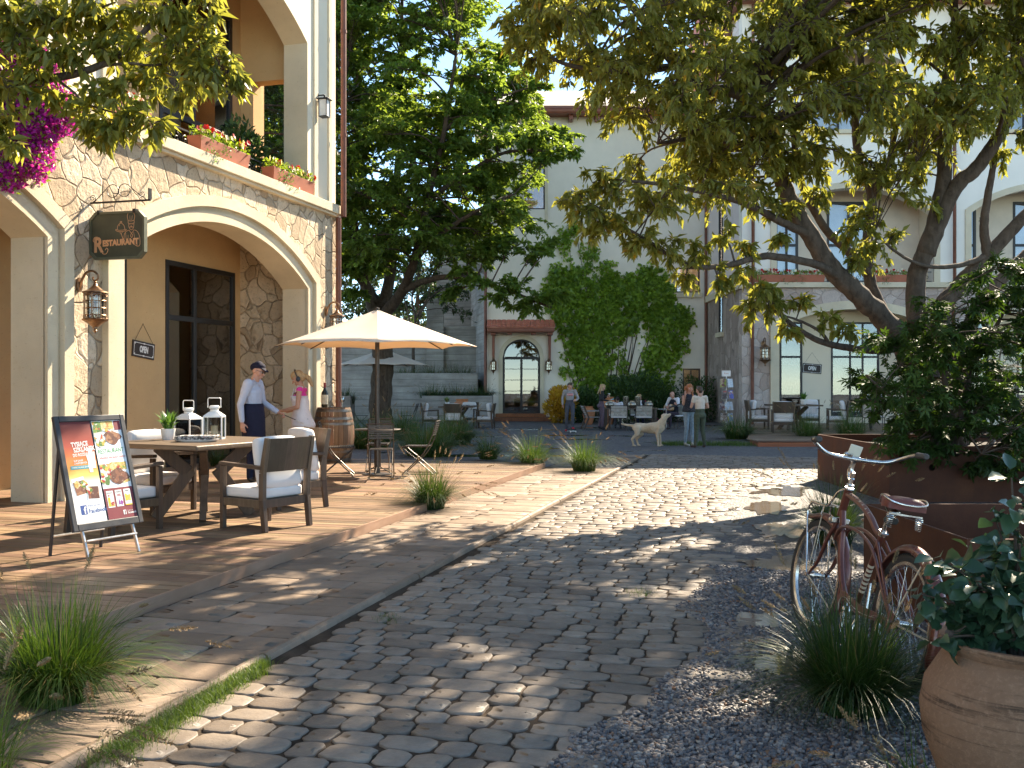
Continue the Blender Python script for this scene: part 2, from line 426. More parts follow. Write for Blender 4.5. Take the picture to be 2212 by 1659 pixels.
leafP = m_leaf('glossy_potted_leaf', (.020, .050, .026), (.060, .115, .060), .15, .28)
leafS = m_leaf('shrub_leaf', (.025, .06, .016), (.085, .15, .04), .2, .45)
leafY = m_leaf('yellow_shrub_leaf', (.42, .22, .02), (.62, .40, .04), .35, .5)
leafX = m_leaf('indoor_plant_leaf', (.03, .09, .014), (.13, .26, .05), .3, .32)
bougm = m_leaf('magenta_bract', (.22, .008, .24), (.48, .035, .50), .45, .5)
redfl = m_leaf('red_petal', (.42, .010, .012), (.58, .03, .02), .25, .5)
whitefl = m_leaf('white_petal', (.78, .72, .58), (.86, .82, .70), .3, .5)
pinkfl = m_leaf('pink_petal', (.5, .05, .16), (.68, .15, .28), .3, .5)
bladeG = m_leaf('grass_blade', (.022, .06, .008), (.085, .15, .022), .26, .45, (.32, .23, .09), .93)
bladeD = m_leaf('dark_grass_blade', (.014, .038, .008), (.055, .10, .02), .25, .45, (.24, .17, .07), .93)
seedm = plain('grass_seed_head', (.30, .20, .095), .9, 0, .35, 40, .3, 200, isl=.3)
lawn = m_leaf('short_grass', (.035, .075, .012), (.12, .19, .03), .3, .5)
barkA = m_bark('grey_brown_bark', (.045, .033, .025), (.115, .086, .066), (10, 10, 3.0), .6)
barkB = m_bark('furrowed_bark', (.032, .022, .015), (.11, .080, .055), (13, 13, 1.8), 1.0)
inkw = plain('white_print', (.78, .76, .72), .6, 0, .04, 30, 0)
inkd = plain('dark_print', (.03, .028, .028), .6, 0, .1, 30, 0)
rnd = random.Random(7)
def struct(o): o['kind'] = 'structure'; return o
def inB(o): o.location = P0; o.rotation_euler = (0, 0, ANG); return o
# ---- plaza: one sheet to the horizon, dark fine gravel with wet patches
def m_plaza():
    t = NT('wet_dark_gravel'); c = t.co()
    v = t.N('TexVoronoi', feature='F1'); v.inputs['Scale'].default_value = 26; t.l.new(c, v.inputs['Vector'])
    sp = t.N('SeparateColor'); t.l.new(v.outputs['Color'], sp.inputs[0])
    a = t.noise(.35, 5, .6, c)
    k = t.ramp(sp.outputs[0], [(0, (.06, .055, .056)), (.6, (.115, .105, .103)), (1, (.20, .185, .175))])
    k = t.mix(t.rng(a, .35, .65, 0, .4), k, (.08, .072, .07))
    w = t.noise(.55, 5, .6, t.co((.55, 1.3, 1))); wet = t.rng(w, .575, .61, 0, 1)
    k = t.mix(wet, k, (.035, .032, .034))
    r = t.rng(wet, 0, 1, .72, .035)
    dry = t.math('SUBTRACT', 1.0, wet)
    b = t.N('Bump'); b.inputs['Distance'].default_value = .02; t.l.new(t.math('MULTIPLY', dry, .6), b.inputs['Strength']); t.l.new(v.outputs['Distance'], b.inputs['Height'])
    return t.fin(k, r, b.outputs[0], spec=.5)
plaza_m = m_plaza()
mb = MB(); mb.quad((-300, -60, 0), (300, -60, 0), (300, 600, 0), (-300, 600, 0))
struct(mb.build('plaza_ground', plaza_m, smooth=False))

# ---- cobbled road
UC = toB(G(756, 1331))[0]           # curb line
UE = toB(G(756, 1144.6, DECK))[0]   # deck edge
VD = toB(G(1178, 1000, DECK))[1]    # far end of the deck
VR = toB(G(1580, 988))[1]           # far end of the road
edge_px = [(1180, 1900), (1300, 1720), (1395, 1659), (1400, 1611), (1551, 1550), (1560, 1490), (1647, 1434), (1647, 1366), (1565, 1325), (1640, 1250), (1565, 1196), (1606, 1148), (1613, 1114), (1600, 1080), (1690, 1056), (1790, 1040), (1800, 985)]
EDGE = [toB(G(*p)) for p in edge_px]; EDGE.sort(key=lambda p: p[1])
def edge_u(v):
    for (u0, v0), (u1, v1) in zip(EDGE, EDGE[1:]):
        if v0 <= v <= v1: return lerp(u0, u1, (v-v0)/max(1e-6, v1-v0))
    return EDGE[0][0] if v < EDGE[0][1] else EDGE[-1][0]
def m_dirt():
    t = NT('joint_sand'); c = t.co(); a = t.noise(5, 6, .7, c); b = t.noise(120, 4, .7, c)
    k = t.ramp(a, [(.3, (.04, .029, .02)), (.7, (.105, .078, .056))])
    return t.fin(k, .95, t.bump(b, .8, .01), spec=.1)
dirt = m_dirt()
mb = MB(); vs = [(u_, v_) for u_, v_ in EDGE if v_ < VR]
vv = [EDGE[0][1]+(VR-EDGE[0][1])*i/60 for i in range(61)]
for a, b in zip(vv, vv[1:]):
    mb.quad((UC, a, .016), (edge_u(a)-.03, a, .016), (edge_u(b)-.03, b, .016), (UC, b, .016))
road = struct(inB(mb.build('cobbled_road', dirt, smooth=False)))
def m_cobble():
    t = NT('worn_cobblestone'); c = t.co(); r = t.island()
    a = t.noise(9, 6, .65, c); b = t.noise(70, 5, .7, c)
    k = t.ramp(r, [(0, (.14, .105, .077)), (.35, (.215, .168, .125)), (.7, (.29, .23, .175)), (1, (.19, .16, .13))])
    k = t.mix(t.rng(a, .38, .7, 0, .45), k, (.09, .07, .055)); k = t.mix(t.rng(b, .58, .7, 0, .45), k, (.24, .20, .165))
    wet = t.rng(t.noise(.45, 4, .6, c), .45, .62, 0, 1)
    return t.fin(k, t.math('SUBTRACT', t.rng(a, .3, .7, .48, .70), t.math('MULTIPLY', wet, .16)), t.bump(t.math('ADD', a, t.math('MULTIPLY', b, .35)), .5, .012), spec=.45)
cobm = m_cobble()
def stones(rows, n=14, ex=4.2, z0=-.01, tilt=.012, shrink=.80, sh=.012, jit=.10):
    """rows: list of (u, v, a, b, top) -> rounded blocks as arrays"""
    V = []; F = []; rr = np.random.RandomState(3)
    th = np.arange(n)*2*PI/n+PI/n; cs, sn = np.cos(th), np.sin(th)
    k = (np.abs(cs)**ex+np.abs(sn)**ex)**(-1/ex); ex_, ey_ = cs*k, sn*k
    base = 0
    ring = np.arange(n); nx = (ring+1) % n
    fan = np.stack([ring, nx, nx, ring], 1)
    for (u, v, a, b, h) in rows:
        j = 1+rr.uniform(-jit, jit*.4, n); ph = rr.uniform(0, 6.28); j *= 1+.03*np.sin(2*th+ph)
        X, Y = ex_*j*a, ey_*j*b
        tx, ty = rr.uniform(-tilt, tilt, 2)/max(a, b)*.06
        sx = 1-sh*1.3/a; sy = 1-sh*1.3/b
        lv = []
        for (fx, fy, z) in ((1, 1, z0), (1, 1, h-sh), (lerp(1, sx, .45), lerp(1, sy, .45), h-sh*.3), (sx, sy, h), (sx*.5, sy*.5, h+.0003)):
            lv.append(np.stack([u+X*fx, v+Y*fy, z+X*fx*tx*10+Y*fy*ty*10], 1))
        V.append(np.concatenate(lv))
        for q in range(4):
            F.append(np.stack([base+q*n+ring, base+q*n+nx, base+(q+1)*n+nx, base+(q+1)*n+ring], 1))
        c0 = base+4*n
        h2 = n//2
        F.append(np.array([[c0+i, c0+i+1, c0+n-2-i, c0+n-1-i] for i in range(h2-1)]))
        base += 5*n
    return np.concatenate(V), np.concatenate(F)
rows = []; v = EDGE[0][1]; q = random.Random(5)
while v < VR:
    p = .172*q.uniform(.94, 1.06); u = UC+.06+q.uniform(0, .1)
    ue = edge_u(v)
    while True:
        w = q.choice([.15, .17, .17, .19, .22, .26, .33])*q.uniform(.9, 1.1)
        if u+w > ue+q.uniform(-.18, .14): break
        if 1:
            gp = q.uniform(.005, .012)
            rows.append((u+w/2, v+p/2+.012*math.sin(u*2.1+v), w/2-gp/2, p/2-gp*.5, .027+q.uniform(-.004, .004)))
        u += w
    v += p
V, F = stones(rows, n=16, ex=7, sh=.004, tilt=.006, jit=.085)
o = npmesh('cobblestones', V, F, cobm, road); o['kind'] = 'stuff'
# ---- pavement of long slabs with its kerb
def m_paver():
    t = NT('sandstone_slab'); c = t.co(); r = t.island()
    a = t.noise(3.2, 6, .65, c); b = t.noise(80, 5, .7, c); d = t.noise(11, 5, .7, c)
    k = t.ramp(r, [(0, (.20, .14, .095)), (.5, (.27, .195, .135)), (1, (.33, .245, .18))])
    k = t.mix(t.rng(a, .42, .72, 0, .55), k, (.115, .088, .066)); k = t.mix(t.rng(d, .6, .72, 0, .5), k, (.075, .057, .043)); k = t.mix(t.rng(b, .6, .72, 0, .35), k, (.28, .22, .17))
    return t.fin(k, t.rng(a, .3, .7, .6, .8), t.bump(t.math('ADD', t.math('MULTIPLY', d, .8), t.math('MULTIPLY', b, .35)), .55, .01), spec=.3)
pavm = m_paver()
mb = MB(); mb.quad((UE-.02, -12, .027), (UC+.01, -12, .027), (UC+.01, VR-.2, .027), (UE-.02, VR-.2, .027))
pav = struct(inB(mb.build('pavement', dirt, smooth=False)))
rows = []; v = -12.0; i = 0
while v < VR-.3:
    p = .295*q.uniform(.93, 1.07); u = UE+.015; W = UC-UE-.03
    cuts = [0, q.uniform(.28, .45), q.uniform(.62, .78), 1] if q.random() < .62 else [0, q.uniform(.4, .62), 1]
    for c0, c1 in zip(cuts, cuts[1:]):
        a, b = (c1-c0)*W/2, p/2; g = q.uniform(.0025, .006)
        rows.append((u+(c0+c1)*W/2, v+b, a-g, b-g, .036+q.uniform(-.004, .004)))
    v += p
V, F = stones(rows, n=28, ex=14, tilt=.002, sh=.004, jit=.010)
o = npmesh('paving_slabs', V, F, pavm, pav); o['kind'] = 'stuff'
mb = MB(); v = -12.0
prof = [(-.035, -.01), (-.035, .035), (-.022, .052), (.006, .056), (.028, .044), (.036, .02), (.036, -.01)]
while v < VR-.2:
    l = q.uniform(.55, .95); du = q.uniform(-.004, .004); dz = q.uniform(-.004, .003)
    vs = [(UC+x+du, v+.004, z+dz) for x, z in prof]+[(UC+x+du, min(VR-.2, v+l)-.004, z+dz) for x, z in prof]; n = len(prof)
    mb.add(vs, [(i, i+1, n+i+1, n+i) for i in range(n-1)]+[tuple(range(n-1, -1, -1)), tuple(range(n, 2*n))]); v += l
mb.build('kerb', pavm, pav, True)
# ---- timber deck
mb = MB(); v = -11.0; bw = .138
while v < VD-.02:
    w = min(bw, VD-v); uj = q.choice([None, None, 1.4, 2.6, 3.3])
    segs = [(-2.6, UE-.026)] if uj is None else [(-2.6, uj-.002), (uj+.002, UE-.026)]
    for a, b in segs: mb.bx(a, b, v+.005, v+w-.005, DECK-.028, DECK+q.uniform(-.0012, .0012))
    v += bw
deck = struct(inB(mb.build('timber_deck', deckw, smooth=False)))
mb = MB(); mb.bx(UE-.024, UE+.004, -11, VD, .0, DECK+.001); mb.bx(-2.6, UE-.026, VD+.002, VD+.028, 0, DECK+.001)
mb.build('edge_board', deckedge, deck, smooth=False)
mb = MB(); mb.bx(-2.6, UE-.03, -11, VD-.002, .001, DECK-.05); mb.build('deck_underlay', soil, deck, smooth=False)
# ---- gravel beside the road: a sheet, loose slate chips over its near part, and puddles
def m_gravel():
    t = NT('slate_chip_bed'); c = t.co((1, 1.5, 1))
    v = t.N('TexVoronoi', feature='F1'); v.inputs['Scale'].default_value = 34; t.l.new(c, v.inputs['Vector'])
    sp = t.N('SeparateColor'); t.l.new(v.outputs['Color'], sp.inputs[0])
    k = t.ramp(sp.outputs[0], [(0, (.055, .05, .052)), (.6, (.125, .112, .11)), (1, (.22, .195, .18))])
    return t.fin(k, .6, t.bump(v.outputs['Distance'], .9, .02), spec=.4)
mb = MB()
pts = [(edge_u(v_)-.36, v_) for v_ in vv]
for (a, va), (b, vb) in zip(pts, pts[1:]): mb.quad((a, va, .0185), (a+8, va, .0185), (b+8, vb, .0185), (b, vb, .0185))
grav = inB(mb.build('gravel_bed', m_gravel(), smooth=False)); struct(grav)
rr = np.random.RandomState(11)
def m_chip():
    t = NT('slate_chip'); r = t.island()
    k = t.ramp(r, [(0, (.06, .055, .058)), (.45, (.14, .128, .126)), (.8, (.25, .22, .20)), (.93, (.35, .31, .265)), (.985, (.22, .10, .045))])
    return t.fin(k, .55, t.bump(t.noise(60, 4), .3, .004), spec=.45)
N = 46000
vcol = EDGE[0][1]+rr.rand(N)**1.35*5.6; ucol = np.array([edge_u(x) for x in vcol])+rr.uniform(-.34, 2.3, N)
pd = []
PUD = [((1700, 1225), .34, .34), ((1690, 1150), .24, .6), ((1650, 1345), .20, .24), ((1675, 1445), .14, .22), ((1655, 1100), .22, .6), ((1690, 1062), .4, .7)]
PU = [(toB(G(*c)), a, b) for c, a, b in PUD]
inp = np.zeros(N, bool)
for (cu, cv), a, b in PU: inp |= ((ucol-cu)/(a*.95))**2+((vcol-cv)/(b*.95))**2 < 1
keep = ~inp; ucol, vcol = ucol[keep], vcol[keep]; N = len(ucol)
n = 6; th = np.arange(n)*2*PI/n
L = rr.uniform(.006, .0165, N); W = L*rr.uniform(.45, .85, N); an = rr.normal(0, .7, N)
X = np.cos(th)[None]*L[:, None]*rr.uniform(.75, 1.2, (N, n)); Y = np.sin(th)[None]*W[:, None]*rr.uniform(.75, 1.2, (N, n))
ca, sa = np.cos(an)[:, None], np.sin(an)[:, None]; X, Y = X*ca-Y*sa, X*sa+Y*ca
tz = X*rr.normal(0, .25, (N, 1))+Y*rr.normal(0, .25, (N, 1)); z = rr.uniform(.024, .036, N)[:, None]
top = np.stack([ucol[:, None]+X, vcol[:, None]+Y, z+tz], 2); bot = np.stack([ucol[:, None]+X*1.08, vcol[:, None]+Y*1.08, z+tz-.010], 2)
V = np.concatenate([top, bot], 1).reshape(-1, 3); b0 = (np.arange(N)*2*n)[:, None]
quads = [[0, 1, 2, 3], [0, 3, 4, 5]]+[[i, n+i, n+(i+1) % n, (i+1) % n] for i in range(n)]
F = np.concatenate([b0+np.array(qd)[None] for qd in quads])
o = inB(npmesh('gravel', V, F, m_chip())); setp(o, 'loose slate chips scattered beside the cobbled road', 'gravel', kind='stuff')
def m_puddle():
    t = NT('muddy_water'); a = t.noise(5, 4)
    k = t.ramp(a, [(.3, (.12, .095, .068)), (.7, (.19, .15, .11))])
    t.fin(k, .06, t.bump(t.noise(3, 2), .03, .01), spec=.5)
    return t.mat
pudm = m_puddle()
for i, ((cu, cv), a, b) in enumerate(PU):
    mb = MB(); m = 90; pts = []
    for j in range(m):
        w = 2*PI*j/m; r_ = 1+.55*mnoise.noise((math.cos(w)*1.6+i*7, math.sin(w)*1.6, 0))+.40*mnoise.noise((math.cos(w)*4, math.sin(w)*4+i*3, 4))
        pts.append((cu+a*r_*math.cos(w), cv+b*r_*math.sin(w), .027))
    mb.add(pts, [tuple(range(m))]); struct(inB(mb.build('puddle', pudm, smooth=False)))
# ---------------------------------------------------------------- arcaded buildings
def arch_geo(va, vb, sp, ap):
    w = (vb-va)/2; h = ap-sp; r = (w*w+h*h)/(2*h); return (va+vb)/2, ap-r, r
def arch_z(v, o, d=0.0):
    c, zc, r = arch_geo(*o); return zc+math.sqrt(max(0, (r+d)**2-(v-c)**2))
def arch_wall(mb, v0, v1, z0, z1, ops, uf, ub, mf=0, ms=1, mk=1, n=22):
    """wall panel with arched openings: front face mf, reveals ms, back face mk"""
    x = v0
    for o in ops:
        va, vb, sp, ap = o
        for u, m in ((uf, mf), (ub, mk)): mb.quad((u, x, z0), (u, va, z0), (u, va, z1), (u, x, z1), m)
        mb.quad((uf, va, z0), (ub, va, z0), (ub, va, sp), (uf, va, sp), ms); mb.quad((ub, vb, z0), (uf, vb, z0), (uf, vb, sp), (ub, vb, sp), ms)
        for i in range(n):
            a, b = lerp(va, vb, i/n), lerp(va, vb, (i+1)/n); za, zb = arch_z(a, o), arch_z(b, o)
            for u, m in ((uf, mf), (ub, mk)): mb.quad((u, a, za), (u, b, zb), (u, b, z1), (u, a, z1), m)
            mb.quad((uf, a, za), (ub, a, za), (ub, b, zb), (uf, b, zb), ms)
        x = vb
    for u, m in ((uf, mf), (ub, mk)): mb.quad((u, x, z0), (u, v1, z0), (u, v1, z1), (u, x, z1), m)
    mb.quad((uf, v0, z1), (uf, v1, z1), (ub, v1, z1), (ub, v0, z1), ms)
    mb.quad((uf, v1, z0), (ub, v1, z0), (ub, v1, z1), (uf, v1, z1), mf); mb.quad((uf, v0, z0), (ub, v0, z0), (ub, v0, z1), (uf, v0, z1), mf)
def ring(o, d, z0, n=28):
    va, vb, sp, ap = o; c, zc, r = arch_geo(*o); a, b = va-d, vb+d
    P = [(a, z0)]
    for i in range(n+1):
        v = lerp(a, b, i/n); P.append((v, arch_z(v, o, d)))
    return P+[(b, z0)]
def moulding(mb, o, d0, d1, u0, u1, z0, m=0):
    A, Bq = ring(o, d0, z0), ring(o, d1, z0)
    for (a, b), (c, d) in zip(zip(A, Bq), list(zip(A, Bq))[1:]):
        mb.quad((u1, *a), (u1, *c), (u1, *d), (u1, *b), m)
        mb.quad((u0, a[0], a[1]), (u0, c[0], c[1]), (u1, c[0], c[1]), (u1, a[0], a[1]), m)
        mb.quad((u0, b[0], b[1]), (u1, b[0], b[1]), (u1, d[0], d[1]), (u0, d[0], d[1]), m)
def wframe(mb, u, v0, v1, z0, z1, vb=(), zb=(), w=.07, d=.09, m=0):
    """rectangular frame with bars in the plane u"""
    for a, b in ((v0, v0+w), (v1-w, v1)): mb.bx(u-d/2, u+d/2, a, b, z0, z1, m)
    for a, b in ((z0, z0+w), (z1-w, z1)): mb.bx(u-d/2+.003, u+d/2-.003, v0+w, v1-w, a, b, m)
    for x in vb: mb.bx(u-d/2+.006, u+d/2-.006, x-w*.45, x+w*.45, z0+w, z1-w, m)
    for x in zb: mb.bx(u-d/2+.009, u+d/2-.009, v0+w, v1-w, x-w*.55, x+w*.55, m)
def window(root, name, u, v0, v1, z0, z1, vb=(), zb=(), w=.07, gl=None, pane=True, d=.09):
    mb = MB(); wframe(mb, u, v0, v1, z0, z1, vb, zb, w, d); f = mb.build(name, darkframe, root, False, .006)
    if pane:
        mb = MB(); mb.bx(u-.006, u+.006, v0+w*.6, v1-w*.6, z0+w*.6, z1-w*.6); mb.build('pane', gl or glass, f, False)
    return f
# ------------------------------------------------ left restaurant building
SPR, APX = 3.40, 4.19
LZ0, LZ1 = 5.02, 5.20
PD = -1.62                    # back wall of the porch
LB = thing('restaurant_building', 'stone and cream plaster restaurant building with arched porch beside the timber deck', 'building', P0, ANG)
VE = 7.93
A1 = (1.088, 6.63, SPR, APX); A0 = (-5.94, -.40, SPR, APX); AM = (-12.97, -7.43, SPR, APX)
mb = MB(); arch_wall(mb, -15, VE, 0, LZ0, [AM, A0, A1], 0, -.5, 0, 1, 1); mb.build('stone_wall', [stoneL, trim], LB, False)
mb = MB()
for o in (AM, A0, A1):
    moulding(mb, o, .0, .17, -.02, .045, 0); moulding(mb, o, .235, .41, -.02, .10, 0); moulding(mb, o, .17, .235, -.02, .012, 0)
mb.build('arch_moulding', trim, LB, True, 0, ang=25)
mb = MB(); mb.bx(-.3, .13, -15, VE+.13, LZ0, LZ1); mb.bx(-.3, .085, -15, VE+.085, LZ0-.05, LZ0-.001); mb.build('ledge', trim, LB, False, .012)
U1 = (1.0, 6.68, 8.12, 8.95); U0 = (-6.03, -.35, 8.12, 8.95); UM = (-13.0, -7.4, 8.12, 8.95)
mb = MB(); arch_wall(mb, -15, VE, LZ1, 11.6, [UM, U0, U1], 0, -.5, 0, 1, 2); mb.build('upper_wall', [cream, trim, ochre_dk], LB, False)
for v in (-.1, .72, 6.98, 7.62): mb = MB(); mb.bx(.0, .035, v-.07, v+.07, LZ1, 11.6); mb.build('pilaster_strip', trim, LB, False, .006)
# porch and loggia rooms
mb = MB(); e = 6.98
def holed(mb, u, v0, v1, z0, z1, holes, m=0):
    vs = sorted({v0, v1, *[h[0] for h in holes], *[h[1] for h in holes]}); zs = sorted({z0, z1, *[h[2] for h in holes], *[h[3] for h in holes]})
    for a, b in zip(vs, vs[1:]):
        for c, d in zip(zs, zs[1:]):
            if any(h[0] <= (a+b)/2 <= h[1] and h[2] <= (c+d)/2 <= h[3] for h in holes): continue
            mb.quad((u, a, c), (u, b, c), (u, b, d), (u, a, d), m)
# door window of the porch, seen at (357..505, 558..960) in the photograph
def atU(x, u):      # v of the line of sight through picture column x on the plane u
    k = (x-1106)/FPX; return (P0.x+NU.x*u-k*(P0.y+NU.y*u))/(k*TV.y-TV.x)
def zat(x, y, u):
    v = atU(x, u); Y = P0.y+NU.y*u+TV.y*v; return H-(y-827)/FPX*Y
dv0, dv1 = atU(357, PD), atU(506, PD); dzt = zat(357, 560, PD); dzm = zat(357, 684, PD)
lw1 = atU(270, PD)+.02; lw0 = lw1-1.9
holes = [(dv0, dv1, DECK, dzt), (lw0, lw1, DECK, dzt), (-5.2, -3.2, DECK, dzt)]
holed(mb, PD, -15, e+.3, 0, LZ0, holes); mb.build('porch_back_wall', ochre, LB, False)
mb = MB(); mb.quad((PD, e, 0), (0, e, 0), (0, e, LZ0), (PD, e, LZ0)); mb.build('porch_end_wall', stoneL, LB, False)
mb = MB(); mb.quad((PD, -15, 4.62), (-.5, -15, 4.62), (-.5, e, 4.62), (PD, e, 4.62)); mb.build('porch_ceiling', plain('brown_ceiling_tile', (.34, .26, .20), .8, 0, .15, 4, .1), LB, False)
window(LB, 'door_window', PD-.02, dv0, dv1, DECK, dzt, [lerp(dv0, dv1, .40)], [dzm], .085, glass_dk)
window(LB, 'porch_window', PD-.02, lw0, lw1, DECK, dzt, [lw0+.95], [dzm], .085, glass_dk)
window(LB, 'porch_window', PD-.02, -5.2, -3.2, DECK, dzt, [-4.2], [dzm], .085, glass_dk)
mb = MB(); mb.bx(PD-4.5, PD-.12, -14.9, 8.6, DECK-.06, 4.7)
fr = []
for q in mb.f:
    c = sum((Vector(mb.v[i]) for i in q), Vector())/4
    if abs(c.x-(PD-.12)) > 1e-3: fr.append(q)
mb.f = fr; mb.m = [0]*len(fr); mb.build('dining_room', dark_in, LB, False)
# upper loggia
mb = MB(); uw0, uw1 = atU(358, PD), atU(500, PD)
uz0, uz1 = LZ1+.02, zat(500, 40, PD)
lw = [(uw0-.2, uw1, uz0, uz1), (-5.0, -2.0, uz0, uz1), (-.9, .3, uz0, uz1)]
holed(mb, PD, -15, VE, LZ1-.1, 9.35, lw); mb.build('loggia_back_wall', ochre, LB, False)
oz1 = zat(560, 155, -.9)
mb = MB(); mb.bx(PD, -.5, e+.02, e+.32, oz1, 9.35); mb.bx(PD, PD+.28, e+.02, e+.32, LZ1, oz1); mb.bx(PD+.28, -.5, e+.02, e+.32, LZ1, LZ1+.62); mb.build('loggia_end_wall', ochre, LB, False)
mb = MB(); mb.quad((PD, -15, 9.3), (-.5, -15, 9.3), (-.5, e+.3, 9.3), (PD, e+.3, 9.3)); mb.quad((PD, -15, LZ1-.02), (-.3, -15, LZ1-.02), (-.3, e+.3, LZ1-.02), (PD, e+.3, LZ1-.02)); mb.build('loggia_ceiling', plain('warm_ceiling', (.42, .32, .24), .85, 0, .1, 4, .1), LB, False)
for (a, b, c, d), k in zip(lw, ((.45,), (.5,), ())):
    window(LB, 'loggia_window', PD-.02, a, b, c, d, [lerp(a, b, x) for x in k], [c+1.15, c+2.35], .10, glass_sky)
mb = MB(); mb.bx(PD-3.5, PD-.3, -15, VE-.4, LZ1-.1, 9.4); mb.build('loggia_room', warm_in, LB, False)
# solid rest of the house: far end wall and roof
mb = MB(); mb.bx(-10, PD-4.6, -15, VE-.02, 0, 11.5)
mb.build('rear_block', cream, LB, False)
mb = MB(); mb.bx(PD-4.5, -.55, -15, VE-.02, 11.45, 11.6); mb.build('flat_roof', roofc, LB, False)
mb = MB(); mb.bx(.15, .48, -15, VE+.4, 11.62, 11.78); mb.bx(-10, .14, -15, VE+.35, 11.62, 11.72)
mb.build('eave', eavew, LB, False, .02)
mb = MB(); mb.tube([(.09, VE-.05, .12), (.09, VE-.05, 4.95)], .055, 12); mb.tube([(.2, VE-.05, 4.97), (.2, VE-.05, 11.6)], .055, 12)
for z in (1.2, 3.0, 6.6, 8.7): mb.tube([(.09 if z < 5 else .2, VE-.05, z), (.09 if z < 5 else .2, VE-.05, z+.06)], .066, 12)
mb.build('downpipe', pipe_m, LB)
# balcony scrollwork rail behind the flower boxes
def scroll(mb, c, r, turns, a0, r_tube, X, n=26, m=0):
    pts = []
    for i in range(n+1):
        t = i/n; w = a0+turns*2*PI*t; q_ = r*(1-.82*t); pts.append(X @ Vector((c[0]+q_*math.cos(w), c[1]+q_*math.sin(w), 0)))
    mb.tube(pts, r_tube, 6, m)
XS = Matrix(((0, 0, 1, 0), (1, 0, 0, 0), (0, 1, 0, 0), (0, 0, 0, 1)))   # (a,b) -> (v,z) in the plane u
def railing(root, u, v0, v1, z0):
    mb = MB(); mb.X = Matrix.Translation((u, 0, 0))
    for z in (.06, .40): mb.bar((0, v0, z0+z), (0, v1, z0+z), .025, .02)
    k = max(2, int((v1-v0)/.55))
    for i in range(k):
        c = lerp(v0, v1, (i+.5)/k)
        for s_ in (-1, 1): scroll(mb, (c+s_*.11, z0+.22), .10, 1.4*s_, PI/2, .009, XS)
        mb.bar((0, lerp(v0, v1, i/k), z0), (0, lerp(v0, v1, i/k), z0+.42), .018, .018)
    return mb.build('scroll_railing', blackmetal, root)
railing(LB, -.35, 1.1, 6.6, LZ1); railing(LB, -.35, -5.9, -.4, LZ1)

# ------------------------------------------------ right arcaded building (frontal) with its wing
YF = 36.0; XR = (1603-1106)/FPX*YF
RBd = thing('arcade_building', 'tall cream building with pinkish stone ground floor behind the big olive tree', 'building', (XR, YF, 0), -PI/2)
W = 32.0
def vx(x, Y=YF+1.62): return (x-1106)/FPX*Y-XR     # v of a picture column on the plane at depth Y
def zy(y, Y=YF+1.62): return H-(y-827)/FPX*Y
Ra = [(1.32+7.03*i, 6.86+7.03*i, 3.62, 4.26) for i in range(4)]
mb = MB(); arch_wall(mb, 0, W, 0, LZ0, Ra, 0, -.5, 0, 1, 1); mb.build('stone_wall', [stoneR, trim], RBd, False)
mb = MB()
for o in Ra: moulding(mb, o, .0, .31, -.02, .09, 0)
mb.build('arch_moulding', trim, RBd, True, 0, ang=25)
mb = MB(); mb.bx(-.3, .15, -.15, W, LZ0+.02, LZ1+.03); mb.build('ledge', trim, RBd, False, .012)
Ru = [(1.25+7.03*i, 6.93+7.03*i, 7.75, 8.65) for i in range(4)]
mb = MB(); arch_wall(mb, 0, W, LZ1+.03, 10.6, Ru, 0, -.5, 0, 1, 1); mb.build('upper_wall', [white_pl, white_pl], RBd, False)
mb = MB()
for o in Ru: moulding(mb, o, .0, .22, -.02, .05, LZ1+.03)
mb.build('loggia_moulding', trim, RBd, True, 0, ang=25)
mb = MB(); mb.bx(-.3, .12, -.1, W, 10.6, 10.75); mb.build('string_course', trim, RBd, False, .01)
Rt = [(2.2+7.03*i, 5.9+7.03*i, 13.2, 13.7) for i in range(4)]
mb = MB(); arch_wall(mb, 0, W, 10.75, 15.3, Rt, 0, -.5, 0, 1, 1); mb.build('top_wall', [white_pl, white_pl], RBd, False)
mb = MB(); holes = []
wl = [(vx(1684), vx(1733)), (vx(1795), vx(1899))]
for i in range(4):
    for j, (a, b) in enumerate(wl): holes.append((a+7.03*i, b+7.03*i, .30, zy(696)))
holed(mb, PD, 0, W, 0, LZ0, holes); mb.build('porch_back_wall', cream, RBd, False)
for i in range(3):
    for j, (a, b) in enumerate(wl):
        a, b = a+7.03*i, b+7.03*i
        window(RBd, 'porch_window' if j == 0 else 'glass_door', PD-.02, a, b, .30, zy(696), [] if j == 0 else [lerp(a, b, .40), lerp(a, b, .66)], [zy(771)], .07, glass)
mb = MB(); holes = []
for i in range(4):
    for a, b in ((vx(1674), vx(1724)), (vx(1786), vx(1880)), (vx(2048), vx(2108))): 
        if 7.03*i+b < W: holes.append((a+7.03*i, b+7.03*i, LZ1+.1, zy(436)))
mb = MB(); hh = [(h[0], h[1], h[2], h[3]) for h in holes if not any(abs(h[0]-g[0]) < .9 and h is not g and holes.index(g) < holes.index(h) for g in holes)]
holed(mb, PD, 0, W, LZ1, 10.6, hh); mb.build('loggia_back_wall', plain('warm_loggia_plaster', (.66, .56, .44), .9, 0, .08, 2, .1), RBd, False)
for a, b, c, d in hh[:7]: window(RBd, 'loggia_window', PD-.02, a, b, c, d, [lerp(a, b, .5)], [c+1.5], .09, glass_sky)
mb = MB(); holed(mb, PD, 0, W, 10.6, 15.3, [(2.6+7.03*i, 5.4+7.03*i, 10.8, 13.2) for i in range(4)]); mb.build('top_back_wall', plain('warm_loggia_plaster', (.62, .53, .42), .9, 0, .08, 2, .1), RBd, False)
for i in range(2): window(RBd, 'top_window', PD-.02, 2.6+7.03*i, 5.4+7.03*i, 10.8, 13.2, [4+7.03*i], [11.9], .09, glass_sky)
mb = MB()
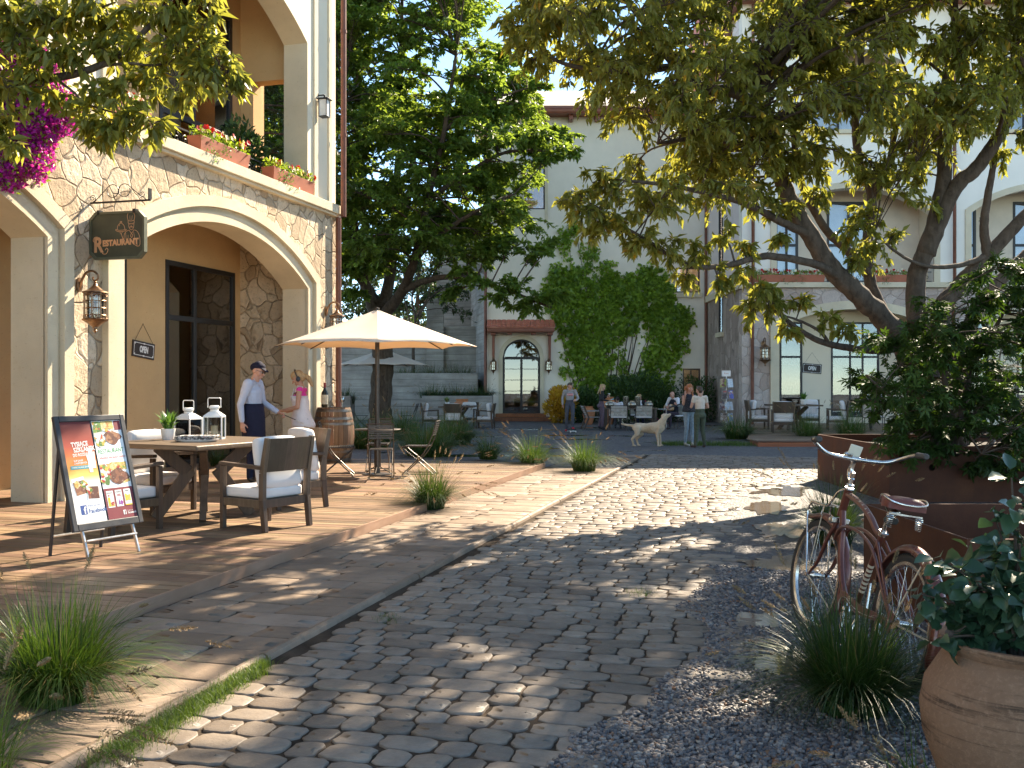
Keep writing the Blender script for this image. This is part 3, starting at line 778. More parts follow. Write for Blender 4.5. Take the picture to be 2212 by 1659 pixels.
for z in (4.55, 9.9, 14.6): mb.quad((PD, 0, z), (-.5, 0, z), (-.5, W, z), (PD, W, z))
for z in (LZ1-.01, 10.62): mb.quad((PD, 0, z), (-.3, 0, z), (-.3, W, z), (PD, W, z))
for i in range(5):
    for z0, z1 in ((0, 4.55), (LZ1, 9.9), (10.6, 14.6)):
        c = .65+7.03*i; mb.bx(PD+.01, -.49, c-.62, c+.5, z0, z1)
mb.build('cross_wall', cream, RBd, False)
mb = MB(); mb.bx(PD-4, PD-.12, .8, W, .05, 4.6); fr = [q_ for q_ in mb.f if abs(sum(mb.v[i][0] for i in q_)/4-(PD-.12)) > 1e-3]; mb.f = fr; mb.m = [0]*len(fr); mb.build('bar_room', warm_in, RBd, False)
mb = MB(); mb.bx(PD-3.5, PD-.2, .3, W, LZ1, 15.2); mb.build('upper_rooms', plain('pale_room', (.85, .83, .80), .8, 0, .1, 2, 0), RBd, False)
mb = MB(); mb.bx(-12, .7, -.4, W, 15.3, 15.42); mb.bx(.71, .85, -.4, W, 15.2, 15.46); mb.build('eave', eavew, RBd, False, .02)
mb = MB(); mb.add([(.7, -.4, 15.43), (.7, W, 15.43), (-6, W, 17.6), (-6, -.4, 17.6), (-12, W, 15.43), (-12, -.4, 15.43)], [(0, 1, 2, 3), (3, 2, 4, 5), (0, 3, 5)]); mb.build('roof', tile, RBd, False)
for v in (.35, 7.6): mb = MB(); mb.tube([(.10, v, .1), (.10, v, 4.9), (.2, v, 5.05), (.2, v, 15.2)], .06, 10); mb.build('downpipe', pipe_m, RBd)
for i in range(3): railing(RBd, -.2, Ru[i][0], Ru[i][1], LZ1+.03)
# wing wall running back along the line of sight
YB = 42.5
WG = thing('side_wing', 'grey fieldstone wing wall with lilac plaster above, between ivy house and arcade', 'building', (XR, YF, 0), 0)
mb = MB(); mb.quad((0, .505, 0), (0, 3.3, 0), (0, 3.3, 5.0), (0, .505, 5.0)); mb.quad((0, 4.0, 0), (0, 7.5, 0), (0, 7.5, 5.0), (0, 4.0, 5.0)); mb.quad((0, 3.3, 0), (0, 4, 0), (0, 4, 3.6), (0, 3.3, 3.6)); mb.build('stone_wall', stoneW, WG, False)
mb = MB(); mb.quad((.01, .505, 5), (.01, 3.3, 5), (.01, 3.3, 14.2), (.01, .505, 15.2)); mb.quad((.01, 4, 5), (.01, 7.5, 5), (.01, 7.5, 11.4), (.01, 4, 13.8)); mb.quad((.01, 3.3, 8.6), (.01, 4, 8.6), (.01, 4, 13.8), (.01, 3.3, 14.2)); mb.build('plaster_wall', lilac_pl, WG, False)
mb = MB(); mb.bx(-.12, .0, -.1, 3.28, 5.0, 5.26); mb.bx(-.12, .0, 4.02, 7.4, 5.0, 5.26); mb.bx(-.12, .05, 3.1, 4.2, 3.42, 3.6); mb.build('ledge', trim, WG, False, .01)
mb = MB(); mb.bx(-.02, .06, 3.3, 3.36, 3.6, 8.6); mb.bx(-.02, .06, 3.94, 4.0, 3.6, 8.6); mb.bx(.0, .05, 3.36, 3.94, 5.9, 5.97); f = mb.build('window', darkframe, WG, False)
mb = MB(); mb.bx(.06, .07, 3.36, 3.94, 3.6, 8.6); mb.build('pane', glass_sky, f, False)
mb = MB(); mb.tube([(-.08, 6.3, 0), (-.08, 6.3, 11.5)], .06, 10); mb.build('downpipe', pipe_m, WG)

# ------------------------------------------------ back house with the ivy
XB0, XB1 = -1.07, XR
BH = thing('ivy_house', 'cream plastered house with arched glass door and ivy at the end of the court', 'house', (0, YB, 0), -PI/2)
def bx_(x): return (x-1106)/FPX*YB
def bz_(y): return H-(y-827)/FPX*YB
ZE = bz_(268)
dc = bx_(1126.3); dr = .80; dsp = 2.66; dz0 = .30
mb = MB()
wins = [(bx_(1460), bx_(1512), bz_(632), bz_(578)), (bx_(1475), bx_(1513), bz_(862), bz_(796))]
aw = (bx_(1132), bx_(1178), bz_(452), bz_(330))
holed(mb, 0, XB0-.0, XB1+.3, 0, ZE+.5, wins+[(dc-dr-.3, dc+dr+.3, 0, 3.9), (aw[0], aw[1], aw[2], aw[3]+.7)])
v0, v1 = dc-dr-.3, dc+dr+.3; n = 24
dop = (dc-dr, dc+dr, dsp, dsp+dr-.001)
arch_wall(mb, v0, v1, 0, 3.9, [dop], 0, -.25, 0, 0, 0, n)
arch_wall(mb, aw[0], aw[1], aw[2], aw[3]+.7, [(aw[0]+.02, aw[1]-.02, aw[3], aw[3]+.65)], 0, -.2, 0, 0, 0, 16)
mb.quad((0, XB0, 0), (-9, XB0, 0), (-9, XB0, ZE+.5), (0, XB0, ZE+.5))
mb.build('wall', grey_pl, BH, False)
mb = MB(); moulding(mb, dop, .0, .17, -.01, .05, 0); mb.build('door_surround', trim, BH, True, 0, ang=25)
mb = MB(); moulding(mb, (aw[0]+.02, aw[1]-.02, aw[3], aw[3]+.65), 0, .13, -.01, .05, aw[2]-.5); mb.build('window_surround', trim, BH, True, 0, ang=25)
mb = MB(); u = -.12
def arcbar(mb, c, z, r0, r1, u0, u1, n=20, a0=0, a1=PI, m=0):
    for i in range(n):
        a, b = lerp(a0, a1, i/n), lerp(a0, a1, (i+1)/n)
        p = [(c+r*math.cos(w), z+r*math.sin(w)) for r, w in ((r0, a), (r1, a), (r1, b), (r0, b))]
        for uu in (u0, u1): mb.add([(uu, *x) for x in p], [(0, 1, 2, 3)], m)
        mb.add([(u0, *p[0]), (u0, *p[3]), (u1, *p[3]), (u1, *p[0])], [(0, 1, 2, 3)], m); mb.add([(u0, *p[1]), (u0, *p[2]), (u1, *p[2]), (u1, *p[1])], [(0, 1, 2, 3)], m)
arcbar(mb, dc, dsp, dr-.07, dr, u-.04, u+.04); arcbar(mb, dc, dsp, .20, .235, u-.02, u+.02)
for a, b in ((dc-dr, dc-dr+.09), (dc+dr-.09, dc+dr)): mb.bx(u-.04, u+.04, a, b, dz0, dsp)
mb.bx(u-.035, u+.035, dc-.05, dc+.05, dz0, dsp-.06); mb.bx(u-.04, u+.045, dc-dr+.09, dc+dr-.09, dsp-.06, dsp+.06); mb.bx(u-.02, u+.02, dc-.02, dc+.02, dsp+.06, dsp+dr-.07)
for z in (.78, 1.25, 1.72, 2.19): mb.bx(u-.012, u+.012, dc-dr+.09, dc+dr-.09, z-.013, z+.013)
mb.bx(u-.03, u+.03, dc-dr+.09, dc+dr-.09, dz0, dz0+.10)
dd = mb.build('arched_door', darkframe, BH, False)
mb = MB(); pts = [(dc-dr, dz0), (dc+dr, dz0)]+[(dc+dr*math.cos(w*PI/20), dsp+dr*math.sin(w*PI/20)) for w in range(21)]
mb.add([(u, *p) for p in pts], [tuple(range(len(pts)))]); mb.build('pane', glass_dk, dd, False)
mb = MB(); mb.bx(-3.0, -.3, dc-1.2, dc+1.2, .1, 3.8); fr = [q_ for q_ in mb.f if abs(sum(mb.v[i][0] for i in q_)/4+.3) > 1e-3]; mb.f = fr; mb.m = [0]*len(fr); mb.build('hall', dark_in, BH, False)
for (a, b, c, d) in wins:
    window(BH, 'window', -.1, a, b, c, d, [lerp(a, b, .48)], [], .06, glass_sky if d > 4 else glass)
mb = MB(); a, b, c, d = wins[0]; mb.bx(-.02, .12, a-.09, b+.09, c-.22, c-.01); mb.build('window_sill', trim, BH, False, .01)
window(BH, 'arched_window', -.1, aw[0]+.02, aw[1]-.02, aw[2], aw[3]+.5, [lerp(aw[0], aw[1], .02)], [aw[2]+1.0, aw[2]+2.0], .06, glass_sky)
tanr = plain('tan_room', (.34, .25, .17), .8, 0, .2, 2, 0)
for (a, b, c, d) in wins+[aw]: mb = MB(); mb.bx(-1.2, -.9, a-.4, b+.4, c-.4, d+.8); mb.build('room', tanr, BH, False)
# eave, brackets and roof, its sun glare painted in as cream
mb = MB(); mb.bx(.0, .80, XB0-.7, XB1+.3, ZE+.30, ZE+.37); mb.tube([(.86, XB0-.7, ZE+.34), (.86, XB1+.3, ZE+.34)], .13, 12); mb.bx(.74, .99, XB0-.7, XB1+.3, ZE+.42, ZE+.52); eo = mb.build('eave', eavew, BH, False)
for i in range(9): x = XB0+.2+i*1.12; mb = MB(); mb.bx(.02, .62, x-.09, x+.09, ZE+.06, ZE+.29); mb.build('rafter_end', eavew, eo, False, .01)
mb = MB(); zr = bz_(190)*1.0
mb.add([(.8, XB0-.7, ZE+.53), (.8, XB1+.3, ZE+.53), (-3.2, XB1+.3, ZE+2.35), (-3.2, XB0+.8, ZE+2.35), (-8, XB1+.3, ZE+.53), (-8, XB0-.7, ZE+.53)], [(0, 1, 2, 3), (3, 2, 4, 5), (0, 3, 5)]); mb.build('roof', roofc, BH, False)
# door canopy
cx0, cx1 = bx_(1052.5), bx_(1197); cz0, cz1 = bz_(720), bz_(694)
mb = MB(); mb.bx(.02, .95, cx0+.05, cx1-.05, cz0, cz0+.14); mb.bx(.90, 1.0, cx0+.02, cx1-.02, cz0+.04, cz0+.17); cp = mb.build('canopy', eavew, BH, False, .015)
mb = MB(); k = 5
for i in range(k):      # rows of tiles stepping up to the wall
    u0, u1 = lerp(1.02, .0, i/k), lerp(1.02, .0, (i+1)/k); z0, z1 = lerp(cz0+.19, cz1+.05, (i/k)**.8), lerp(cz0+.19, cz1+.05, ((i+1)/k)**.8)
    for j in range(14):
        x0 = lerp(cx0, cx1, j/14); x1 = lerp(cx0, cx1, (j+1)/14); xc = (x0+x1)/2
        P = []
        for w in range(7): a_ = PI*w/6; P.append((xc-math.cos(a_)*(x1-x0)*.5, .03*math.sin(a_)))
        vs = [(u0, p[0], z0+p[1]+.02) for p in P]+[(u1, p[0], z1+p[1]) for p in P]
        mb.add(vs, [(w, w+1, 8+w, 7+w) for w in range(6)]+[tuple(range(7))])
mb.bx(.03, .98, cx0+.03, cx1-.03, cz0+.15, cz0+.20); mb.build('tiles', tile, cp, True, ang=60)
for x in (bx_(1066), bx_(1187)):
    mb = MB(); mb.bx(.03, .75, x-.11, x+.11, cz0-.10, cz0-.005); mb.bar((.16, x, cz0-.10), (.10, x, cz0-1.35), .12, .2, up=(1, 0, 0), w2=.10, h2=.12); mb.build('bracket', eavew, cp, False, .008)
for x in (dc-.5, dc+.5): mb = MB(); mb.bx(.03, .75, x-.10, x+.10, cz0-.09, cz0-.006); mb.build('bracket', eavew, cp, False, .008)
mb = MB(); sx0, sx1 = bx_(1066), bx_(1196)
mb.bx(-.1, 1.25, sx0, sx1, .0, .155); mb.bx(-.1, .72, sx0+.1, sx1-.35, .158, .30); mb.build('door_steps', redwood, BH, False, .01)
mb = MB(); mb.tube([(.08, bx_(1048.5), 0), (.08, bx_(1048.5), ZE+.3)], .065, 10); mb.build('downpipe', pipe_m, BH)

# ------------------------------------------------ terraced concrete walls on the left of the door
TW = thing('terrace_walls', 'board-formed concrete terrace walls stepping up left of the arched door', 'wall', (0, 0, 0))
mb = MB()
def pxw(x, y, Y): p = PX(x, y, Y); return p.x, p.z
x0, zt = pxw(730, 800, 43.0); x1, _ = pxw(1032, 800, 43.0)
mb.bx(x0-6, x1, 43.0, 43.35, 0, H-(806-827)/FPX*43); mb.build('lower_wall', conc, TW, False, .02)
mb = MB(); xa, _ = pxw(936, 700, 46.5); mb.bx(-14, xa+2.6, 46.5, 46.9, 0, H-(705-827)/FPX*46.5); mb.bx(xa-.3, xa+.5, 46.3, 46.48, 0, H-(640-827)/FPX*46.4); mb.build('middle_wall', conc, TW, False, .02)
mb = MB(); mb.quad((XB0-1.0, 49, 0), (XB0-.02, YB+.02, 0), (XB0-.02, YB+.02, 6.2), (XB0-1.0, 49, 7.2)); mb.bx(XB0-2.6, XB0-.1, 48.5, 49, 0, 9.6); mb.build('upper_wall', conc, TW, False)
mb = MB(); mb.bx(x0-6, x1, 43.36, 46.45, 0, 1.75); mb.build('soil', soil, TW, False)
def planter(xa, xb, yt, yb, Y, d, label):
    a, b = pxw(xa, yt, Y); c, _ = pxw(xb, yt, Y)
    t = thing('concrete_planter', label, 'planter', ((a+c)/2, Y+d/2, 0)); w = c-a; h = b
    m = MB(); m.bx(-w/2, w/2, -d/2, -d/2+.09, 0, h); m.bx(-w/2, w/2, d/2-.09, d/2, 0, h); m.bx(-w/2, -w/2+.09, -d/2+.09, d/2-.09, 0, h); m.bx(w/2-.09, w/2, -d/2+.09, d/2-.09, 0, h)
    m.build('box', conc, t, False, .012); m = MB(); m.bx(-w/2+.09, w/2-.09, -d/2+.09, d/2-.09, .02, h-.07); m.build('soil', soil, t, False)
    return t, (a+c)/2, h, w
PL1 = planter(911, 1064, 855, 930, 40.0, 1.5, 'long concrete planter box beside the house door steps')
PL2 = planter(728, 757, 855, 900, 34.0, 1.0, 'small grey concrete planter by the corner of the restaurant')
# ---------------------------------------------------------------- vegetation
def unit(a): return a/np.maximum(1e-9, np.linalg.norm(a, axis=-1, keepdims=True))
def leaf_mesh(P, D, L, W, rs, fold=.18, droop=.15, up=None, spread=.6, shape='leaf'):
    """leaf blades: P base points, D directions, L lengths, W width ratio"""
    n = len(P); D = unit(D)
    U = np.tile(np.array([0, 0, 1.0]), (n, 1)) if up is None else up
    U = unit(U+rs.normal(0, spread, (n, 3))); S = np.cross(D, U); S = unit(S); Nn = np.cross(S, D)
    L = L[:, None]; w = L*W
    if shape == 'leaf':
        V = np.stack([P, P+D*L*.42+S*w*.5+Nn*L*fold*.5, P+D*L-Nn*L*droop, P+D*L*.42-S*w*.5+Nn*L*fold*.5], 1).reshape(-1, 3)
        b = (np.arange(n)*4)[:, None]; F = np.concatenate([b+np.array([[0, 2, 1]]), b+np.array([[0, 3, 2]])])
    elif shape == 'broad':      # six-sided leaf with a midrib
        pts = [(0, 0), (.18, .36), (.48, .5), (.8, .28), (1.0, 0), (.8, -.28), (.48, -.5), (.18, -.36), (.5, 0)]
        A = []
        for a, s in pts: A.append(P+D*L*a+S*w*s+Nn*L*(fold*abs(s)*1.2-droop*a*a))
        V = np.stack(A, 1).reshape(-1, 3); b = (np.arange(n)*9)[:, None]
        F = np.concatenate([b+np.array([[i, (i+1) % 8, 8]]) for i in range(8)])
    elif shape == 'star':       # lobed leaf: five pointed fingers
        A = [P+D*L*.22]; T = []
        for k, (an, ln) in enumerate(((-1.9, .55), (-.95, .85), (0, 1.0), (.95, .85), (1.9, .55))):
            d = D*math.cos(an)+S*math.sin(an); s2 = -D*math.sin(an)+S*math.cos(an); c = P+D*L*.22
            A += [c+d*L*ln*.35+s2*L*.11, c+d*L*ln*.8-Nn*L*droop*.6, c+d*L*ln*.35-s2*L*.11]; i = 1+3*k; T += [(0, i, i+1), (0, i+1, i+2)]
        V = np.stack(A, 1).reshape(-1, 3); b = (np.arange(n)*16)[:, None]; F = np.concatenate([b+np.array([t]) for t in T])
    return V, F
def inpoly(x, y, poly):
    c = False; n = len(poly); j = n-1
    for i in range(n):
        (xi, yi), (xj, yj) = poly[i], poly[j]
        if (yi > y) != (yj > y) and x < (xj-xi)*(y-yi)/(yj-yi)+xi: c = not c
        j = i
    return c
def grow(root, limbs, clusters, bark, leafm, seed, leafL=.1, leafW=.36, ntw=9, nlf=16, droop=.55, flat=.0, twr=.008, shape='leaf', lname='crown', leaf_up=None, hang=.5, lvar=.42):
    """limbs: (points, r0, r1); clusters: (center, (rx,ry,rz), weight) in world space; root at its base"""
    rs = np.random.RandomState(seed); q = random.Random(seed); O = Vector(root.location)
    mb = MB(); samp = []
    for pts, r0, r1 in limbs:
        c = curve(pts, 7); k = len(c); rr_ = [lerp(r0, r1, (i/(k-1))**.8) for i in range(k)]
        c = [p+Vector((q.uniform(-1, 1), q.uniform(-1, 1), q.uniform(-1, 1)))*r*.09 for p, r in zip(c, rr_)]
        mb.tube([p-O for p in c], rr_, 10 if r0 > .1 else 7); samp += [(p, r) for p, r in zip(c, rr_)][2:]
    sp = np.array([p[:] for p, r in samp]); PB = []; DB = []
    for cen, rad, wt in clusters:
        cen = Vector(cen); d = np.linalg.norm(sp-np.array(cen[:]), axis=1)+np.where(sp[:, 2] > cen.z+.3, 1.2, 0); i = int(np.argmin(d)); p0, r0 = samp[i]
        ln = (cen-p0).length; r_ = min(r0*.6, .012+.010*ln)
        mid = p0.lerp(cen, .5)+Vector((q.uniform(-.1, .1)*ln, q.uniform(-.1, .1)*ln, .10*ln))
        br = curve([p0, mid, cen], 5)
        if ln > .15: mb.tube([p-O for p in br], [lerp(r_, twr*1.2, j/(len(br)-1)) for j in range(len(br))], 5, cap=False)
        for _ in range(int(ntw*wt)):
            t = q.choice(br[len(br)//2:]); v = Vector((q.gauss(0, 1), q.gauss(0, 1), q.gauss(0, 1))).normalized()
            e = cen+Vector((v.x*rad[0], v.y*rad[1], v.z*rad[2]))*q.uniform(.55, 1.0)
            m2 = t.lerp(e, .55)+Vector((0, 0, .12*(e-t).length)); e2 = e-Vector((0, 0, hang*.25*(e-t).length))
            tw = curve([t, m2, e2], 4); mb.tube([p-O for p in tw], [lerp(twr, twr*.35, j/(len(tw)-1)) for j in range(len(tw))], 4, cap=False)
            a = np.array([p[:] for p in tw]); seg = rs.uniform(1.6, len(a)-1.001, nlf); ii = seg.astype(int); fr = (seg-ii)[:, None]
            pp = a[ii]*(1-fr)+a[ii+1]*fr; td = unit(a[ii+1]-a[ii])
            dd = td*.7+rs.normal(0, .75, (nlf, 3))*np.array([1, 1, 1-flat])+np.array([0, 0, -droop])
            PB.append(pp+rs.normal(0, .012, pp.shape)); DB.append(dd)
    mb.build('trunk', bark, root, True, ang=180)
    P = np.concatenate(PB)-np.array(O[:]); D = np.concatenate(DB); L = leafL*rs.uniform(1-lvar, 1+lvar, len(P))
    V, F = leaf_mesh(P, D, L, leafW, rs, shape=shape, spread=.55 if leaf_up is None else leaf_up)
    return npmesh(lname, V, F, leafm, root)
def blades(P, A, Ln, Sp, Wd, rs, seg=5, curl=1.7):
    """arching grass blades: base P, azimuth A, length, outward reach, width"""
    n = len(P); t = np.linspace(0, 1, seg+1); o = np.stack([np.cos(A), np.sin(A), 0*A], 1); s = np.stack([-np.sin(A), np.cos(A), 0*A], 1)
    tw = rs.normal(0, .5, n); s = s*np.cos(tw)[:, None]+o*np.sin(tw)[:, None]*.6
    V = []
    for x in t:
        rr_ = Sp*x**curl; z = np.sqrt(np.maximum(.05, 1-(Sp/Ln)**2*x**1.2))*Ln*x*(1-.22*x*Sp/Ln)
        c = P+o*rr_[:, None]; c = c.copy(); c[:, 2] += z; w = (Wd*(1-x**2.2*.92)*.5)[:, None]
        V += [c-s*w, c+s*w]
    V = np.stack(V, 1).reshape(-1, 3); b = (np.arange(n)*2*(seg+1))[:, None]
    F = np.concatenate([b+np.array([[2*k, 2*k+1, 2*k+3, 2*k+2]]) for k in range(seg)]); return V, F, o
def grass(label, loc, hgt, spread, nb, ns, seed, group='clumps of feathery ornamental grass', dark=False, name='ornamental_grass', base=.07, wd=.006, head=.12):
    spread *= 1.5; nb = int(nb*1.7); base *= 1.3
    t = thing(name, label, 'grass clump', loc, 0, group); rs = np.random.RandomState(seed)
    def bp(n): a = rs.uniform(0, 2*PI, n); r = base*np.sqrt(rs.rand(n)); return np.stack([r*np.cos(a), r*np.sin(a), 0*a], 1), a+rs.normal(0, .35, n)
    P, A = bp(nb); Ln = hgt*rs.uniform(.55, 1.08, nb); Sp = np.minimum(Ln*.97, spread*rs.beta(1.3, 1.2, nb)*Ln/hgt*1.25)
    V, F, _ = blades(P, A, Ln, Sp, np.full(nb, wd)*rs.uniform(.6, 1.2, nb), rs)
    npmesh('blades', V, F, bladeD if dark else bladeG, t)
    if ns:
        P, A = bp(ns); Ln = hgt*rs.uniform(1.0, 1.35, ns); Sp = np.minimum(Ln*.93, spread*rs.uniform(.25, 1.35, ns))
        V, F, o = blades(P, A, Ln, Sp, np.full(ns, .0028), rs, curl=1.5); seg = 6
        c = (V.reshape(ns, seg, 2, 3)).mean(2); HV = []; HF = []; kk = 0
        for i in range(ns):
            tip, pre = c[i, -1], c[i, -2]; d = (tip-pre)/np.linalg.norm(tip-pre); m = 90; h = head*rs.uniform(.7, 1.3)
            u_ = rs.rand(m); pc = tip[None]-d[None]*h*.5+d[None]*(u_*h)[:, None]; r_ = .016*(head/.12)*np.sin(np.clip(u_*.86+.12, 0, 1)*PI)**.7
            a = unit(rs.normal(0, 1, (m, 3))); a -= d*(a@d)[:, None]; a = unit(a); e = pc+a*r_[:, None]*.9+d*.007
            s_ = np.cross(a, d)*.0020*(head/.12)
            HV.append(np.stack([pc-s_, e-s_*.4+d*.004, e+s_*.4, pc+s_], 1).reshape(-1, 3)); HF.append(kk+(np.arange(m)*4)[:, None]+np.array([[0, 1, 2, 3]])); kk += 4*m
        o_ = npmesh('stalks', V, F, bladeD, t); npmesh('seed_heads', np.concatenate(HV), np.concatenate(HF), seedm, t)
    return t
# ---- grass clumps, each where the picture shows it (pixel of the root, ground height)
gz = .03
grass('large green grass clump with brown seed heads at the near end of the deck', G(125, 1512, gz), .60, .46, 900, 26, 1, base=.13, wd=.0075, head=.13)
grass('straw-coloured seeding grass cut by the lower left picture corner', G(-60, 1700, gz), .50, .42, 150, 34, 2, base=.10, head=.15)
grass('dark green grass clump at the deck edge facing the paving', G(932, 1100, gz), .66, .52, 800, 34, 3, dark=True, base=.12, head=.12)
grass('sunlit grass clump at the far deck corner, the nearest to the umbrella of three', G(1055, 992, gz), .62, .60, 520, 26, 4, base=.14)
grass('middle clump of the three grasses at the far deck corner', G(1150, 1010, gz), .74, .66, 640, 34, 5, base=.15)
grass('grass clump beside the road kerb, first in from the dog', G(1262, 1018, gz), .72, .66, 640, 34, 6, base=.15)
for i, (x, y, hh, lb) in enumerate(((800, 968, .95, 'broad grass mound directly behind the wire bistro chairs'), (868, 950, 1.0, 'tall brown-headed grass mound at the foot of the big tree'), (925, 985, .9, 'sunlit round grass mound right of the parasol pole, the brightest'), (978, 960, .95, 'grass mound at the right end of the bed before the far planter table'))):
    grass(lb, G(x, y), hh, .95, 900, 40, 45+i, 'grass mounds around the big tree foot', base=.35, wd=.011, head=.16)
grass('feathery grass in front of the corten planter, behind the bicycle', G(1800, 1180), .80, .62, 620, 34, 8, dark=True, base=.12, head=.12)
grass('big dark grass clump with seed heads before the bicycle wheels', G(1838, 1545), .62, .40, 1100, 30, 9, dark=True, base=.12, wd=.007, head=.10)
grass('pale seeding grass at the foot of the big clay pot', G(2010, 1760), .34, .28, 70, 12, 10, base=.10, head=.10)
grass('long-bladed grass between the magazine rack and the right deck', G(1592, 948), .95, 1.15, 520, 24, 12, base=.25, wd=.011)
grass('grass clump at the near corner of the right deck', G(1745, 953), .95, .75, 380, 18, 13, base=.2, wd=.011)
grass('grass tuft rising behind the corten planter rim', G(1838, 950), 1.1, .9, 360, 18, 14, base=.25, wd=.011)
def tz(Y, y): return H-(y-827)/FPX*Y
for i, (x, y, Y, lab) in enumerate(((935, 853, 40.7, 'left end'), (985, 853, 40.7, 'middle'), (1035, 853, 40.7, 'right end'))):
    grass('dark grass tuft at the %s of the long concrete planter' % lab, (PX(x, y, Y).x, Y, PX(x, 857, Y).z-.06), .72, .85, 420, 16, 20+i, 'grasses in the concrete planters', True, base=.42, wd=.012)
for i, (x, lab) in enumerate(((880, 'left'), (935, 'second'), (990, 'right'))):
    grass('grass tuft on the terrace ledge above the planter, %s of three' % lab, (PX(x, 805, 44).x, 44, 1.72), .85, .85, 420, 14, 30+i, 'grasses on the terrace ledge', True, base=.45, wd=.012)
grass('grass tuft in the small concrete planter by the building corner', (PL2[0].location.x, PL2[0].location.y, .85), .72, .62, 380, 12, 36, 'grasses in the concrete planters', True, base=.2, wd=.01)
grass('low dark grass tuft against the porch wall behind the waiter', B(-.9, 5.0, DECK), .42, .32, 220, 0, 37, dark=True, base=.1, wd=.008)
# ---- strip of turf along the kerb and a patch under the dog
def turf(label, pts, n, h, seed):
    rs = np.random.RandomState(seed); xs = []
    while len(xs) < n:
        (a, b, r) = pts[rs.randint(len(pts))]; xs.append((a+rs.normal(0, r*.5), b+rs.normal(0, r*.8)))
    P = np.array([(x, y, .012) for x, y in xs]); A = rs.uniform(0, 6.28, n); Ln = h*rs.uniform(.4, 1.2, n)
    V, F, _ = blades(P, A, Ln, Ln*rs.uniform(.2, .85, n), np.full(n, .0028 if h < .1 else .008), rs, seg=3); o = npmesh('turf', V, F, lawn); setp(o, label, 'turf', kind='stuff'); return o
L_ = []
for i in range(30):
    t_ = i/29; c = G(lerp(235, 590, t_), lerp(1650, 1452, t_)); w_ = .13*(1-.45*t_)
    u_, v_ = toB(c); L_.append((*B(UC+.05+w_*.55+.03*math.sin(i*1.7), v_)[:2], w_*.75))
turf('strip of short grass grown along the kerb', L_, 7500, .075, 40)
c = G(1530, 962); turf('round patch of grass on the plaza behind the dog', [(c.x+.32*i-1.0, c.y+.1*math.sin(i), .35) for i in range(7)], 2600, .13, 41)
for i, (x, y) in enumerate(((835, 1345), (1385, 1290))):
    c = G(x, y); turf('few blades of grass in the road joints', [(c.x, c.y, .10)], 160, .06, 42+i)

# ---- the large tree in the middle distance
def clus(poly, n, Yc, dY, rad, seed, zmin=.5, extra=()):
    q = random.Random(seed); xs = [p[0] for p in poly]; ys = [p[1] for p in poly]; out = []
    while len(out) < n:
        x, y = q.uniform(min(xs), max(xs)), q.uniform(min(ys), max(ys))
        if not inpoly(x, y, poly): continue
        Y = q.gauss(Yc, dY); Y = max(Yc-2*dY, min(Yc+2*dY, Y)); p = PX(x, y, Y)
        s = q.uniform(.75, 1.25); out.append((p, (rad[0]*s, rad[1]*s, rad[2]*s), q.uniform(.8, 1.2)))
    return out+list(extra)
YT = 34.0
def T(x, y, Y=YT): return PX(x, y, Y)
base = PX(825, 905, YT); base.z = 0
CT = thing('leafy_tree', 'tall deep green tree with furrowed trunk beside the restaurant corner', 'tree', base)
limbs = [([base, T(822, 860), T(828, 780), T(822, 700), T(815, 660)], .40, .34),
         ([T(818, 690), T(790, 620), T(770, 520, 33), T(755, 380, 32.5), T(740, 220, 32)], .25, .05),
         ([T(818, 690), T(840, 610, 34.5), T(850, 500, 35), T(860, 340, 35), T(865, 150, 35), T(870, -60, 35)], .25, .05),
         ([T(822, 690), T(868, 630, 33), T(895, 560, 32), T(925, 430, 32), T(960, 280, 31.5), T(985, 120, 31.5)], .22, .05),
         ([T(868, 630, 33), T(920, 606, 32), T(985, 598, 31), T(1060, 615, 30.5), T(1130, 640, 30), T(1190, 665, 30)], .13, .03),
         ([T(895, 560, 32), T(960, 500, 31), T(1040, 450, 30.5), T(1110, 420, 30)], .12, .03),
         ([T(925, 430, 32), T(1000, 380, 32), T(1090, 330, 32), T(1200, 325, 32)], .11, .03),
         ([T(960, 280, 32), T(1050, 220, 32), T(1140, 190, 32)], .09, .03),
         ([T(815, 660), T(780, 600, 36), T(700, 520, 37), T(620, 420, 37), T(560, 300, 37)], .2, .04),
         ([T(850, 500, 35), T(900, 380, 37), T(950, 250, 38), T(1000, 120, 38)], .14, .03),
         ([T(790, 620), T(740, 560, 33), T(690, 500, 32), T(640, 430, 32)], .13, .03)]
polyT = [(560, -260), (1010, -260), (1030, 10), (1020, 60), (1060, 130), (1130, 170), (1150, 230), (1200, 300), (1150, 345), (1140, 400), (1120, 450), (1140, 520), (1040, 580), (960, 560), (880, 530), (820, 590), (735, 600), (660, 560), (520, 400), (480, 150)]
ex = [(T(x, y, Y), (.9*s, .9*s, .38*s), 1.0) for x, y, Y, s in ((1225, 325, 31, .9), (1190, 345, 31, .9), (1160, 300, 31, 1), (1215, 290, 32, .8), (1120, 620, 30, 1), (1165, 650, 30, .9), (1080, 640, 30, .9), (1040, 610, 30.5, .9), (1200, 640, 30, .7), (1140, 670, 30, .8), (1000, 590, 31, .8), (1150, 545, 30.5, .9), (1110, 530, 31, .9), (1060, 560, 31, .9), (1190, 525, 31, .5), (760, 640, 33, .7), (745, 590, 33, .9), (780, 560, 33, .9), (960, 640, 31, .4), (1165, 190, 32, .7), (1090, 120, 33, .8), (1020, 30, 33, .8))]
grow(CT, limbs, clus(polyT, 470, 33.2, 1.9, (1.1, 1.1, .5), 51, extra=ex), barkB, leafB, 52, leafL=.17, leafW=.5, ntw=13, nlf=36, droop=.1, flat=.45, twr=.012, hang=.1, leaf_up=.5)
q = random.Random(21)
